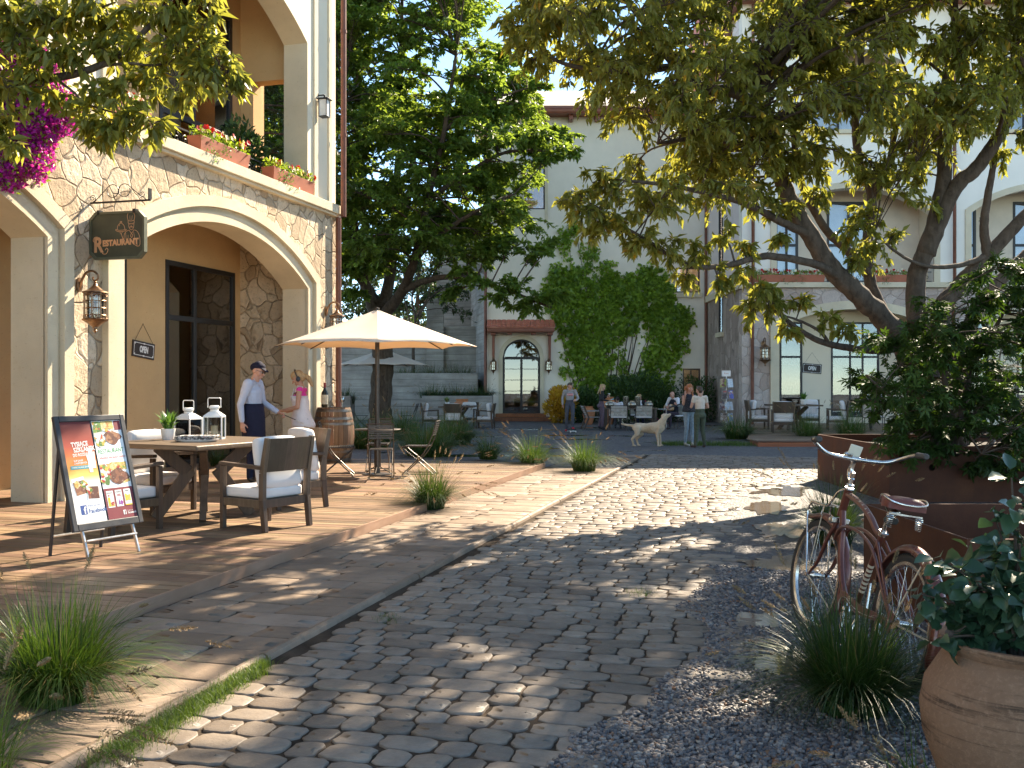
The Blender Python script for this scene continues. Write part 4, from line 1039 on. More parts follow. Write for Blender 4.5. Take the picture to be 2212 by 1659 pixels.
# ---- tree seen through the loggia
base = Vector((-7.4, 26.5, 0)); t = thing('leafy_tree', 'dark tree behind the restaurant, seen through its open loggia', 'tree', base)
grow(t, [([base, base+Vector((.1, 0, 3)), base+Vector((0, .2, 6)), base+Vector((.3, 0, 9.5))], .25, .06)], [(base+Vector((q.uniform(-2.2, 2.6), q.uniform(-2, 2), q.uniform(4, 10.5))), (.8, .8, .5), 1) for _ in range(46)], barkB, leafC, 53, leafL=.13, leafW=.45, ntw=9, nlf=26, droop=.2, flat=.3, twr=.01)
# ---- trees behind the terrace
for i, (x, Y, h, w_, lab) in enumerate(((700, 60, 13, 5.5, 'tall dark tree behind the terrace, nearest the restaurant'), (800, 64, 10, 4.6, 'dark round tree behind the terrace walls'), (905, 58, 9.6, 3.6, 'dark tree behind the stepped concrete wall'))):
    base = Vector(((x-1106)/FPX*Y, Y, 0)); t = thing('dense_tree', lab, 'tree', base, 0, 'trees beyond the terrace')
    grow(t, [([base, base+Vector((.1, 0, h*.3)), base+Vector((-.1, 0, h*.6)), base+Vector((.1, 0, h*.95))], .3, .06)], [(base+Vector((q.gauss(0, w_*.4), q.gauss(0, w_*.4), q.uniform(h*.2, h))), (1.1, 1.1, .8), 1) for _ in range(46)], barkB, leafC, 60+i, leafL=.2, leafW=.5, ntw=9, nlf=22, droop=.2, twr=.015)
# slender tree on the terrace
base = PX(893, 800, 45.6); base.z = 1.75; t = thing('slender_tree', 'slim tree with two bent stems and airy fronds on the terrace', 'tree', base)
def S_(x, y, Y=45.6): return PX(x, y, Y)
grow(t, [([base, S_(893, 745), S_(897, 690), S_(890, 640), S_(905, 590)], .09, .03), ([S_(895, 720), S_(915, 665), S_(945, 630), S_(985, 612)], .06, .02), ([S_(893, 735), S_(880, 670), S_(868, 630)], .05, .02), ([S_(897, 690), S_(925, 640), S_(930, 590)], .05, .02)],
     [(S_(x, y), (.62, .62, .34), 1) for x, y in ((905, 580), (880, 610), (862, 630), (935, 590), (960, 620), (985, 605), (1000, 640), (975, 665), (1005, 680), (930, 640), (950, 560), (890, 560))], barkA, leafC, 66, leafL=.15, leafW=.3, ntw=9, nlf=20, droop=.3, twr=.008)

# ---- the big many-stemmed tree in the corten planter
def W_(x, y, Y=15.0): return PX(x, y, Y)
base = W_(2015, 860, 15.2); base.z = .55
RT = thing('olive_green_tree', 'big many-stemmed tree with drooping olive leaves rising from the corten planter', 'tree', base)
limbs = [([base, W_(1990, 800), W_(1945, 730, 14.9), W_(1880, 660, 14.7), W_(1805, 590, 14.5), W_(1752, 510, 14.4), W_(1703, 425, 14.3), W_(1675, 340, 14.2), W_(1640, 262, 14.0), W_(1600, 205, 13.9), W_(1522, 188, 13.8), W_(1460, 141, 13.6), W_(1412, 72, 13.4), W_(1355, 0, 13.2), W_(1280, -90, 13)], .20, .04),
         ([W_(1462, 143, 13.6), W_(1395, 152, 13.3), W_(1330, 156, 13.1), W_(1230, 141, 12.9), W_(1180, 118, 12.8)], .06, .02),
         ([W_(1330, 156, 13.1), W_(1290, 122, 12.9), W_(1252, 74, 12.8), W_(1222, 20, 12.7)], .045, .02),
         ([W_(1600, 205, 13.9), W_(1560, 150, 14.6), W_(1530, 60, 15), W_(1500, -60, 15)], .08, .03),
         ([base+Vector((.1, .1, 0)), W_(1935, 730, 15.4), W_(1890, 640, 15.5), W_(1872, 545, 15.6), W_(1884, 425, 15.7), W_(1858, 356, 15.7), W_(1848, 260, 15.8), W_(1860, 120, 15.8), W_(1840, -80, 15.8)], .12, .045),
         ([W_(1873, 590, 15.5), W_(1830, 540, 15.3), W_(1778, 487, 15.1), W_(1731, 393, 15), W_(1712, 281, 15), W_(1690, 150, 15), W_(1700, -20, 15)], .085, .03),
         ([W_(1884, 425, 15.7), W_(1920, 350, 15.5), W_(1935, 280, 15.4), W_(1960, 160, 15.3)], .07, .03),
         ([base+Vector((.25, 0, 0)), W_(1985, 720, 15.1), W_(1980, 600, 15), W_(2018, 505, 14.9), W_(2059, 412, 14.8), W_(2115, 356, 14.7), W_(2153, 300, 14.6), W_(2192, 225, 14.5), W_(2235, 100, 14.5), W_(2260, -60, 14.5)], .175, .06),
         ([W_(2000, 550, 14.95), W_(2030, 440, 14.9), W_(2041, 337, 14.9), W_(2045, 187, 14.9), W_(2064, 70, 14.9), W_(2050, -80, 14.9)], .15, .05),
         ([base+Vector((.4, .1, 0)), W_(2030, 700, 15.3), W_(2071, 620, 15.3), W_(2135, 553, 15.2), W_(2212, 468, 15.1), W_(2310, 380, 15), W_(2420, 250, 15), W_(2480, 60, 15)], .17, .05),
         ([base+Vector((.5, .2, 0)), W_(2090, 720, 15.6), W_(2150, 620, 15.7), W_(2230, 540, 15.8), W_(2350, 470, 15.9), W_(2500, 380, 16)], .15, .05),
         ([W_(2134, 556, 15.2), W_(2126, 487, 15.1), W_(2138, 400, 15), W_(2150, 337, 15), W_(2165, 240, 15)], .085, .03),
         ([W_(1815, 602, 14.5), W_(1765, 572, 14.2), W_(1666, 554, 13.8), W_(1620, 560, 13.6), W_(1572, 573, 13.4), W_(1498, 576, 13.2), W_(1440, 548, 13.0), W_(1400, 520, 12.9), W_(1330, 480, 12.8)], .07, .016),
         ([W_(1960, 745, 14.9), W_(1894, 757, 14.4), W_(1792, 744, 14.0), W_(1723, 710, 13.7), W_(1675, 666, 13.5), W_(1646, 622, 13.4)], .075, .016),
         ([W_(1792, 744, 14.0), W_(1770, 715, 13.8), W_(1720, 690, 13.6), W_(1680, 680, 13.4)], .03, .012),
         ([W_(1752, 510, 14.4), W_(1690, 480, 14), W_(1610, 440, 13.7), W_(1540, 420, 13.5), W_(1440, 400, 13.2), W_(1350, 390, 13)], .07, .02),
         ([W_(1675, 340, 14.2), W_(1600, 310, 13.8), W_(1500, 300, 13.4), W_(1420, 310, 13.1)], .07, .02),
         ([W_(2135, 553, 15.2), W_(2060, 575, 14.9), W_(1990, 572, 14.7), W_(1930, 540, 14.5), W_(1890, 500, 14.4)], .05, .012)]
polyR = [(1110, -120), (1100, 20), (1120, 110), (1150, 175), (1210, 170), (1250, 215), (1330, 240), (1400, 250), (1450, 270), (1430, 330), (1330, 385), (1300, 420), (1400, 445), (1480, 470), (1540, 440), (1600, 420), (1650, 370), (1740, 385), (1850, 405), (1950, 400), (2020, 330), (2110, 280), (2250, 260), (2330, -60), (1900, -140)]
cl = clus(polyR, 235, 14.0, 1.1, (.52, .52, .40), 71)
cl += [(W_(x, y, Y), (.42*s, .42*s, .34*s), s) for x, y, Y, s in ((1250, 455, 12.8, .9), (1290, 485, 12.8, 1), (1340, 500, 12.8, 1), (1395, 520, 12.9, .9), (1445, 540, 13, .8), (1500, 545, 13.2, .7), (1245, 430, 12.9, .6), (1280, 395, 12.9, .9), (1330, 420, 13, 1), (1400, 450, 13.1, 1), (1550, 600, 13.3, .6), (1480, 600, 13.2, .5), (1600, 590, 13.5, .6), (1640, 630, 13.4, .9), (1625, 670, 13.4, .7), (1660, 655, 13.4, .8), (1700, 715, 13.5, .6), (1730, 650, 13.6, .5), (1825, 715, 14, .5), (1790, 690, 13.8, .5), (1865, 560, 14.4, .8), (1845, 500, 14.4, .9), (1890, 530, 14.4, .8), (1870, 460, 14.5, .8), (1930, 510, 14.5, .5), (1690, 440, 14, .8), (1640, 420, 13.8, .9), (1560, 500, 13.5, .6), (1765, 420, 14.4, .6), (2170, 340, 14.9, .6), (2205, 290, 14.8, .8), (2010, 445, 14.8, .5), (1150, 130, 12.8, .8), (1120, 60, 12.8, .9), (1190, 60, 12.8, 1), (1600, 540, 13.6, .5), (1700, 520, 14, .5))]
def opened(p):   # a gap in the crown lets the sun onto the kerb end of the road
    z = p.z; gx, gy = p.x-.742*z, p.y-1.1*z
    return ((gx+1.45)/1.0)**2+((gy-4.7)/.75)**2 < 1 and H+p.y*(827-60)/FPX < z
cl = [c for c in cl if not opened(c[0])]
# the part of the crown above the picture, which shades the road
qq = random.Random(79); nsh = 0
while nsh < 105:
    p = Vector((qq.uniform(2.6, 11), qq.uniform(9.2, 17.0), qq.uniform(6.4, 9.8)))
    if H+FPX**-1*(827+40)*p.y > p.z-.5: continue
    if opened(p): continue
    cl.append((p, (.62, .62, .42), 1.0)); nsh += 1
grow(RT, limbs, cl, barkA, leafA, 72, leafL=.125, leafW=.38, ntw=11, nlf=22, droop=.75, twr=.007, hang=.5)
# ---- tree at the left whose bough hangs into the picture
def V_(x, y, Y=7.8): return PX(x, y, Y)
base = Vector((-5.3, 7.4, DECK)); LT = thing('olive_green_tree', 'tree by the restaurant whose leafy bough hangs before the upper balcony', 'tree', base)
limbs = [([base, base+Vector((.1, .05, 1.6)), base+Vector((.05, .1, 3.2)), V_(-180, 240, 7.6)], .17, .09), ([V_(-180, 240, 7.6), V_(-60, 200), V_(58, 176), V_(171, 157), V_(256, 120), V_(328, 51), V_(362, 10), V_(400, -60)], .05, .012),
         ([V_(215, 142), V_(280, 137), V_(342, 140), V_(420, 112), V_(478, 89)], .014, .006), ([V_(120, 168), V_(160, 200), V_(191, 226), V_(284, 253), V_(330, 262)], .013, .005), ([V_(-180, 200, 7.6), V_(-60, 60), V_(61, 46), V_(171, 30), V_(250, 5)], .03, .008), ([V_(-180, 240, 7.6), V_(-80, 300), V_(0, 330)], .02, .006)]
cl = [(V_(x, y, Y), (.22*s, .22*s, .17*s), s) for x, y, Y, s in ((40, 90, 7.6, 1), (110, 60, 7.8, 1), (170, 40, 7.8, 1), (230, 50, 7.9, 1), (300, 30, 7.8, 1), (370, 35, 7.7, 1), (430, 50, 7.8, 1), (455, 110, 7.8, 1.1), (480, 160, 7.8, 1), (495, 190, 7.8, .7), (430, 160, 7.7, 1), (380, 110, 7.8, 1), (320, 110, 7.8, 1), (260, 100, 7.9, 1), (200, 110, 7.8, 1), (130, 120, 7.7, 1), (70, 150, 7.7, 1), (330, 180, 7.8, .9), (270, 190, 7.8, .9), (210, 190, 7.8, .9), (150, 210, 7.8, .8), (280, 245, 7.8, 1), (330, 270, 7.8, .9), (240, 280, 7.8, .9), (190, 250, 7.8, .8), (215, 300, 7.8, .6), (15, 190, 7.5, 1.1), (10, 260, 7.5, 1), (20, 40, 7.6, 1), (80, 10, 7.7, 1), (200, -20, 7.7, 1), (330, -30, 7.7, 1), (440, -20, 7.8, 1), (25, 310, 7.5, .6), (385, 200, 7.8, .7), (90, 210, 7.7, .6), (-60, 120, 7.6, 1.2), (-50, 30, 7.6, 1.2))]
grow(LT, limbs, cl, barkA, leafA, 82, leafL=.115, leafW=.36, ntw=11, nlf=11, droop=.75, twr=.0035, hang=.5)

# ---- maple in the planter, small-leaved shrub
base = Vector((6.0, 13.6, .55)); MP = thing('maple_bush', 'dark green maple bush with pointed lobed leaves spilling over the corten planter', 'shrub', base)
polyM = [(2260, 560), (2150, 575), (2080, 600), (1990, 640), (1930, 700), (1880, 760), (1845, 800), (1870, 850), (1900, 900), (1915, 960), (1960, 1010), (2060, 1020), (2160, 1040), (2300, 1040), (2330, 700)]
lm = [([base, W_(2040, 820, 13.4), W_(2010, 740, 13.2), W_(1960, 690, 13)], .05, .015), ([base, W_(2100, 800, 13.5), W_(2160, 690, 13.4), W_(2200, 600, 13.3)], .05, .015), ([base, W_(1990, 880, 13.2), W_(1930, 860, 12.9), W_(1870, 810, 12.7)], .04, .012), ([base, W_(2080, 930, 13.1), W_(2120, 980, 12.8)], .03, .012)]
grow(MP, lm, clus(polyM, 120, 13.2, .6, (.36, .36, .24), 90), barkA, leafM, 91, leafL=.135, leafW=.9, ntw=7, nlf=10, droop=.35, flat=.5, twr=.005, shape='star', hang=.3, leaf_up=.35)
base = Vector((7.2, 15.0, .6)); t = thing('twiggy_shrub', 'fine grey-twigged shrub behind the maple at the right picture edge', 'shrub', base)
grow(t, [([base, W_(2150, 830, 14.9), W_(2170, 720, 14.9)], .03, .01), ([base, W_(2190, 850, 14.9), W_(2230, 760, 14.9)], .03, .01)], [(W_(q.uniform(2110, 2260), q.uniform(690, 850), 14.9), (.4, .4, .3), 1) for _ in range(14)], plain('grey_twig', (.30, .27, .25), .8), leafC, 93, leafL=.06, leafW=.4, ntw=14, nlf=4, droop=.2, twr=.005)

# ---- bougainvillea over the left arch
base = B(.12, -1.5, LZ1); t = thing('bougainvillea', 'magenta bougainvillea hanging from the balcony over the left arch', 'climbing plant', base)
rs = np.random.RandomState(95); cen = [(20, 150, 60), (60, 130, 45), (95, 165, 50), (30, 215, 60), (80, 235, 55), (130, 245, 50), (165, 240, 25), (30, 285, 60), (80, 290, 50), (20, 340, 45), (60, 345, 40), (95, 350, 25), (15, 385, 30), (85, 380, 14), (-40, 250, 70), (-40, 150, 60), (50, 100, 25), (110, 270, 30), (45, 395, 10)]
PP = []
for x, y, r in cen:
    k = int(r*r*.36); a = rs.uniform(0, 6.28, k); d = r*np.sqrt(rs.rand(k)); Y = 11.7+rs.normal(0, .22, k)
    PP.append(np.stack([(x+d*np.cos(a)*.95-1106)/FPX*Y, Y, H-(y+d*np.sin(a)-827)/FPX*Y], 1))
P = np.concatenate(PP)-np.array(base[:]); n = len(P); D = rs.normal(0, 1, (n, 3))+np.array([.5, -.5, -.1])
bt = np.repeat(P, 3, 0); D3 = np.repeat(D, 3, 0)+rs.normal(0, .9, (3*n, 3)); V, F = leaf_mesh(bt, D3, rs.uniform(.035, .055, 3*n), .8, rs, droop=-.1); npmesh('bracts', V, F, bougm, t)
ii = rs.choice(n, n//2); V, F = leaf_mesh(P[ii]+rs.normal(0, .03, (len(ii), 3)), rs.normal(0, 1, (len(ii), 3)), rs.uniform(.04, .07, len(ii)), .5, rs); npmesh('leaves', V, F, leafI, t)
mb = MB()
for x, y, r in cen[::2]:
    e = PX(x, y, 11.7)-base; s = PX(x-50, 170, 11.9)-base; mb.tube(curve([s, (s+e)/2+Vector((.05, -.05, .12)), e], 4), [.01]*5+[.006]*4, 5)
mb.build('stems', barkA, t)

# ---- ivy on the back house
base = Vector((bx_(1300), YB-.03, 0)); t = thing('ivy', 'ivy climbing the pale back house wall right of the arched door', 'climbing plant', base)
rs = np.random.RandomState(97); E = [(1230, 640, 55, 62, 1), (1258, 715, 48, 60, 1), (1300, 660, 46, 60, 1), (1285, 770, 46, 80, 1), (1300, 845, 62, 40, 1), (1245, 598, 42, 26, .9), (1418, 635, 40, 58, 1), (1440, 695, 52, 48, 1), (1428, 765, 42, 52, 1), (1398, 840, 58, 42, 1), (1340, 862, 52, 26, 1), (1378, 655, 26, 48, .9), (1322, 640, 26, 62, 1), (1200, 600, 24, 30, .5), (1190, 625, 20, 40, .4), (1222, 525, 18, 44, .4), (1240, 490, 22, 16, .4), (1272, 550, 22, 34, .4), (1310, 585, 22, 24, .5), (1226, 800, 24, 12, .5), (1232, 765, 20, 16, .5), (1485, 690, 16, 30, .4), (1470, 745, 22, 22, .5), (1345, 790, 14, 40, .35), (1400, 590, 30, 20, .5), (1360, 830, 40, 20, .8), (1352, 632, 46, 40, 1), (1366, 690, 20, 36, .8), (1335, 705, 22, 40, .9), (1385, 610, 40, 26, .8), (1215, 670, 26, 46, .8), (1200, 640, 22, 40, .6), (1252, 850, 16, 26, .5)]
PP = []
for x, y, a, b, dn in E:
    k = int(a*b*.82*dn); w_ = rs.uniform(0, 6.28, k); d = rs.rand(k)**.62*np.where(rs.rand(k) < .2, rs.uniform(1, 1.35, k), 1); th_ = rs.uniform(.02, .22, k)*np.sqrt(np.maximum(0, 1-d**2)+.06)
    xx = x+a*d*np.cos(w_); yy = y+b*d*np.sin(w_)
    nz_ = np.array([mnoise.noise((p_/15, r_/15, 3.0))+.6*mnoise.noise((p_/6, r_/6, 7.0)) for p_, r_ in zip(xx, yy)]); kp = nz_ > -.42+.62*np.clip(d-.45, 0, 1); xx, yy, th_ = xx[kp], yy[kp], th_[kp]; k = len(xx)
    PP.append(np.stack([(xx-1106)/FPX*YB, YB-.03-th_, H-(yy-827)/FPX*YB], 1))
P = np.concatenate(PP)-np.array(base[:]); n = len(P)
V, F = leaf_mesh(P, rs.normal(0, .6, (n, 3))+np.array([0, -.35, -.75]), rs.uniform(.07, .21, n), .85, rs, up=np.tile([0, -1.0, .55], (n, 1)), spread=.6, droop=.12); npmesh('leaves', V, F, leafI, t)
mb = MB()
for x, y, a, b, dn in E:
    s = Vector((bx_(1300+(x-1300)*.35), YB-.05, .05))-base; e = Vector((bx_(x), YB-.06, bz_(y-b*.7)))-base; mb.tube(curve([s, (s+e)/2+Vector((rs.uniform(-.4, .4), 0, .2)), e], 5), [.022]*6+[.01]*5, 5)
mb.build('stems', barkA, t)
# ---- shrubs along the foot of the back house
def shrub(name, label, px, py, Y, rx, rz, leaf, n, L, seed, z0=0.0, flowers=None, up=.5):
    b = Vector(((px-1106)/FPX*Y, Y, z0)); t = thing(name, label, 'shrub', b); rs = np.random.RandomState(seed)
    v = unit(rs.normal(0, 1, (n, 3))); r_ = rs.rand(n)**.35; lump = 1+.22*np.sin(v[:, 0]*5+seed)*np.cos(v[:, 2]*4+seed*2)
    P = v*r_[:, None]*lump[:, None]*np.array([rx, rx*.8, rz])+np.array([0, 0, rz*.95]); P[:, 2] = np.maximum(.03, P[:, 2])
    V, F = leaf_mesh(P, v*.8+rs.normal(0, .6, (n, 3))+np.array([0, 0, up]), L*rs.uniform(.6, 1.3, n), .45, rs); npmesh('foliage', V, F, leaf, t)
    mb = MB()
    for k in range(16):
        d = Vector(v[k])*.8; mb.tube([(0, 0, 0), (d.x*rx*.5, d.y*rx*.4, rz*.6), (d.x*rx, d.y*rx*.8, rz*(1+d.z))], [.02, .012, .005], 5)
    mb.build('stems', barkA, t)
    if flowers:
        k = 60; ii = rs.choice(np.where(r_ > .8)[0], k); V, F = leaf_mesh(np.repeat(P[ii]*1.03, 5, 0), rs.normal(0, 1, (5*k, 3)), np.full(5*k, .10), .8, rs); npmesh('flowers', V, F, flowers, t)
    return t
shrub('yellow_shrub', 'golden-yellow feathery shrub by the door steps behind the skateboarder', 1213, 912, 39.6, .62, .74, leafY, 2600, .15, 101, up=1.0)
shrub('green_shrub', 'low feathery green shrub between yellow shrub and clay jars', 1262, 900, 40.4, 1.05, .66, leafS, 4200, .14, 102)
shrub('green_shrub', 'rounded grey-green shrub behind the seated woman', 1370, 880, 41.2, 1.6, 1.05, leafS, 5600, .12, 103)
shrub('flowering_shrub', 'low shrub with pink flowers behind the long table end', 1425, 900, 41.0, 1.15, .62, leafS, 3600, .12, 104, flowers=pinkfl)
shrub('green_shrub', 'dark shrub in the corner between ivy house and stone wing', 1505, 900, 40.6, .85, 1.0, leafS, 2200, .12, 105)
shrub('white_flower_plant', 'white-flowered plant under the long table', 1347, 905, 38.2, .35, .38, leafS, 600, .14, 106, flowers=whitefl)
# ---------------------------------------------------------------- furniture
def rbox(x0, x1, y0, y1, z0, z1, r=.03, n=4, puff=.0):
    """a soft box (cushion): rounded and slightly swollen"""
    vs = []; fs = []; N = 10
    cx, cy, cz = (x0+x1)/2, (y0+y1)/2, (z0+z1)/2; hx, hy, hz = (x1-x0)/2, (y1-y0)/2, (z1-z0)/2
    m = MB(); 
    def P(u, v, ax, sg):
        p = [0, 0, 0]; o = [i for i in range(3) if i != ax]; p[ax] = sg; p[o[0]] = u; p[o[1]] = v
        h = (hx, hy, hz); q_ = [p[i]*h[i] for i in range(3)]; c = [max(-h[i]+r, min(h[i]-r, q_[i])) for i in range(3)]
        d = Vector([q_[i]-c[i] for i in range(3)])
        if d.length > 1e-9: d = d.normalized()*r
        e = Vector(c)+d; k = (1-abs(u)**2.5)*(1-abs(v)**2.5)*puff; e[ax] += sg*k
        return e+Vector((cx, cy, cz))
    g = [-1, -.9, -.75, -.45, -.15, .15, .45, .75, .9, 1]
    for ax in range(3):
        for sg in (-1, 1):
            b = len(vs); vs += [P(u, v, ax, sg) for u in g for v in g]
            for i in range(9):
                for j in range(9):
                    f = (b+i*10+j, b+(i+1)*10+j, b+(i+1)*10+j+1, b+i*10+j+1)
                    fs.append(f if (sg > 0) == (ax != 1) else f[::-1])
    return vs, fs
def cush(name, dims, parent, r=.03, puff=.008, rot=None):
    m = MB()
    if rot is not None: m.X = rot
    m.add(*rbox(*dims, r=r, puff=puff)); return m.build(name, cushion, parent, True, 0, ang=180, clean=True)
def dining_chair(name, label, loc, rz, group, sc=1.06):
    """front is +y; seat top .42"""
    t = thing(name, label, 'chair', loc, rz, group, sc=sc); w = .29
    for sx in (-1, 1):
        m = MB(); m.bar((sx*w, .27, 0), (sx*w, .27, .60), .046, .05); m.build('leg', oakdk, t, False, .005)
        m = MB(); P = [(sx*w, -.30, 0), (sx*w, -.265, .30), (sx*w, -.27, .55), (sx*w, -.335, .88)]
        for a, b, w0, w1 in zip(P, P[1:], (.052, .06, .06), (.06, .06, .045)): m.bar(a, b, .044, w0, 0, (0, 1, 0), .044, w1)
        m.build('leg', oakdk, t, False, .004)
        m = MB(); m.bar((sx*w, -.275, .60), (sx*w, .30, .625), .062, .034); m.build('armrest', oakdk, t, False, .006)
    m = MB()
    for y in (-.26, .27): m.bx(-w+.024, w-.024, y-.016, y+.016, .22, .30)
    for x in (-w, w): m.bx(x-.018, x+.018, -.24, .246, .225, .30)
    m.bx(-w+.02, w-.02, -.235, .25, .275, .298); m.build('seat_frame', oakdk, t, False, .004)
    m = MB(); k = 8
    for i in range(k):      # curved back board
        a, b = lerp(-w+.02, w-.02, i/k), lerp(-w+.02, w-.02, (i+1)/k); f = lambda x: -.035*(1-(x/w)**2)
        m.add([(a, -.283+f(a), .56), (b, -.283+f(b), .56), (b, -.345+f(b), .875), (a, -.345+f(a), .875), (a, -.262+f(a), .56), (b, -.262+f(b), .56), (b, -.324+f(b), .875), (a, -.324+f(a), .875)], [(0, 1, 2, 3), (7, 6, 5, 4), (3, 2, 6, 7), (4, 5, 1, 0)])
    m.build('backrest', oakdk, t, True)
    cush('seat_cushion', (-.262, .262, -.235, .285, .302, .405), t, .022, .012)
    X = Matrix.Translation((0, -.20, .40)) @ Matrix.Rotation(R(-10), 4, 'X')
    cush('back_cushion', (-.255, .255, -.06, .06, .0, .475), t, .04, .016, X)
    return t
def face(d): return math.atan2(d[1], d[0])-PI/2     # rz that turns +y to the direction d
def dining_table(name, label, loc, rz, lx, ly, group=None, sc=1.0):
    t = thing(name, label, 'table', loc, rz, group, sc=sc)
    m = MB(); m.bx(-lx/2, lx/2, -ly/2, ly/2, .735, .785); m.build('tabletop', oakx, t, False, .014, 3)
    for sx in (-1, 1):
        for sy in (-1, 1):
            m = MB(); a = Vector((sx*lx*.24, sy*ly*.22, .733)); b = Vector((sx*.115, sy*.10, .46)); c = Vector((sx*lx*.25, sy*ly*.23, 0)); u = (sx, -sy, 0)
            m.bar(a, b, .12, .07, 0, u, .135, .08); m.bar(b+(c-b)*-.06, c, .13, .08, 0, u, .11, .065); m.build('leg', oakdk, t, False, .006)
    return t
TC = Vector((-3.42, 11.04, DECK)); e1 = Vector((.454, .891, 0)); e2 = Vector((-.891, .454, 0))
g1 = 'armchairs around the big deck table'
CH = dining_chair('dining_chair', 'wooden armchair with its back towards us, at the right of the deck table', (-2.54, 10.26, DECK), face((-.84, .54)), g1)
again(CH, (-2.66, 11.95, DECK), face((-.80, -.60)), 'armchair with its back cushion facing us, beyond the deck table', g1)
again(CH, (-4.12, 11.5, DECK), face((.89, -.45)), 'armchair on the wall side of the deck table, its cushion seen behind the table edge', g1)
again(CH, (-3.98, 9.98, DECK), face((.45, .89)), 'armchair half hidden behind the folding menu board', g1)
DT = dining_table('dining_table', 'dark wooden table with angled legs on the deck, set with lanterns and a plant', TC, R(-27), 1.28, 1.50, sc=1.075)
# second set by the concrete planter
g2 = 'armchairs around the table by the concrete planter'
again(DT, (-1.95, 36.0, 0), R(-4), 'dark wooden table by the concrete planter under the stone terrace', 'far dining tables', .98)
for (x, y, d, lb) in ((-2.90, 35.4, (1, .1), 'armchair in side view facing right, left of the far planter table'), (-2.02, 34.7, (.12, 1), 'armchair with its back to us at the far planter table'), (-.95, 35.2, (-1, .12), 'armchair in side view facing left, nearest the house door steps'), (-1.62, 37.0, (-.25, -1), 'armchair behind the far planter table, facing us')):
    again(CH, (x, y, 0), face(d), lb, g2, 1.0)
# right platform and its set
PZ = .15
mb = MB(); poly = [(6.12, 24.9), (15.5, 24.9), (15.5, 35.9), (8.75, 35.9), (8.4, 34.0), (6.2, 26.1)]
y = 24.95; q = random.Random(31)
while y < 35.8:
    xl = 6.16 if y < 26.1 else lerp(6.2, 8.45, (y-26.1)/8.5); mb.bx(xl, 15.5, y+.004, y+.132, PZ-.03, PZ+q.uniform(-.001, .001)); y += .136
pf = mb.build('timber_platform', deckw, None, False); pf['kind'] = 'structure'
mb = MB(); mb.prism([(6.16, 24.93), (15.5, 24.93), (15.5, 35.8), (8.75, 35.8), (6.24, 26.1)], .0, PZ-.045); mb.build('platform_base', redwood, pf, False)
g3 = 'armchairs around the table on the right platform'
again(DT, (8.7, 30.8, PZ), R(8), 'dark wooden table on the right platform before the arcade', 'far dining tables', 1.0)
for (x, y, d, lb) in ((7.72, 31.3, (1, -.05), 'armchair in side view facing right, beside the brown downpipe'), (7.95, 29.2, (.2, 1), 'armchair with its back to us on the right platform'), (9.62, 32.2, (-.3, -1), 'armchair facing us behind the platform table'), (10.0, 30.6, (-1, .25), 'armchair in side view facing left on the right platform')):
    again(CH, (x, y, PZ), face(d), lb, g3, 1.03)
# ---- small things on the deck table
def pot_plant(label, loc, r, h, n, L, seed, group=None):
    t = thing('potted_plant', label, 'potted plant', loc, 0, group)
    m = MB(); m.lathe([(r*.70, 0), (r*.74, .004), (r*.98, h-.006), (r, h), (r*.9, h), (r*.88, h-.02)], 28); m.build('pot', whitept, t, True, 0, ang=40)
    m = MB(); m.lathe([(.001, h-.022), (r*.87, h-.021)], 20, cap=False); m.build('soil', soil, t)
    rs = np.random.RandomState(seed); A = rs.uniform(0, 6.28, n); rr_ = r*.5*np.sqrt(rs.rand(n)); P = np.stack([rr_*np.cos(A), rr_*np.sin(A), np.full(n, h-.02)], 1)
    B_ = []; 
    Ln = L*rs.uniform(.6, 1.15, n); Sp = Ln*rs.uniform(.1, .75, n); V, F, _ = blades(P, A+rs.normal(0, .4, n), Ln, Sp, np.full(n, L*.17), rs, seg=6, curl=1.9)
    V = V.reshape(n, 7, 2, 3); c = V.mean(2, keepdims=True); k = np.array([.15, .55, .95, 1.1, 1.0, .7, .1])[None, :, None, None]; V = (c+(V-c)*k*1.4).reshape(-1, 3)
    npmesh('leaves', V, F, leafX, t, True); return t
def ontable(px, py, z): return G(px, py, z)
TZ = DECK+.785*1.075
pot_plant('green leafy plant in a white pot on the deck table', ontable(363, 950, TZ), .083, .125, 46, .24, 5)
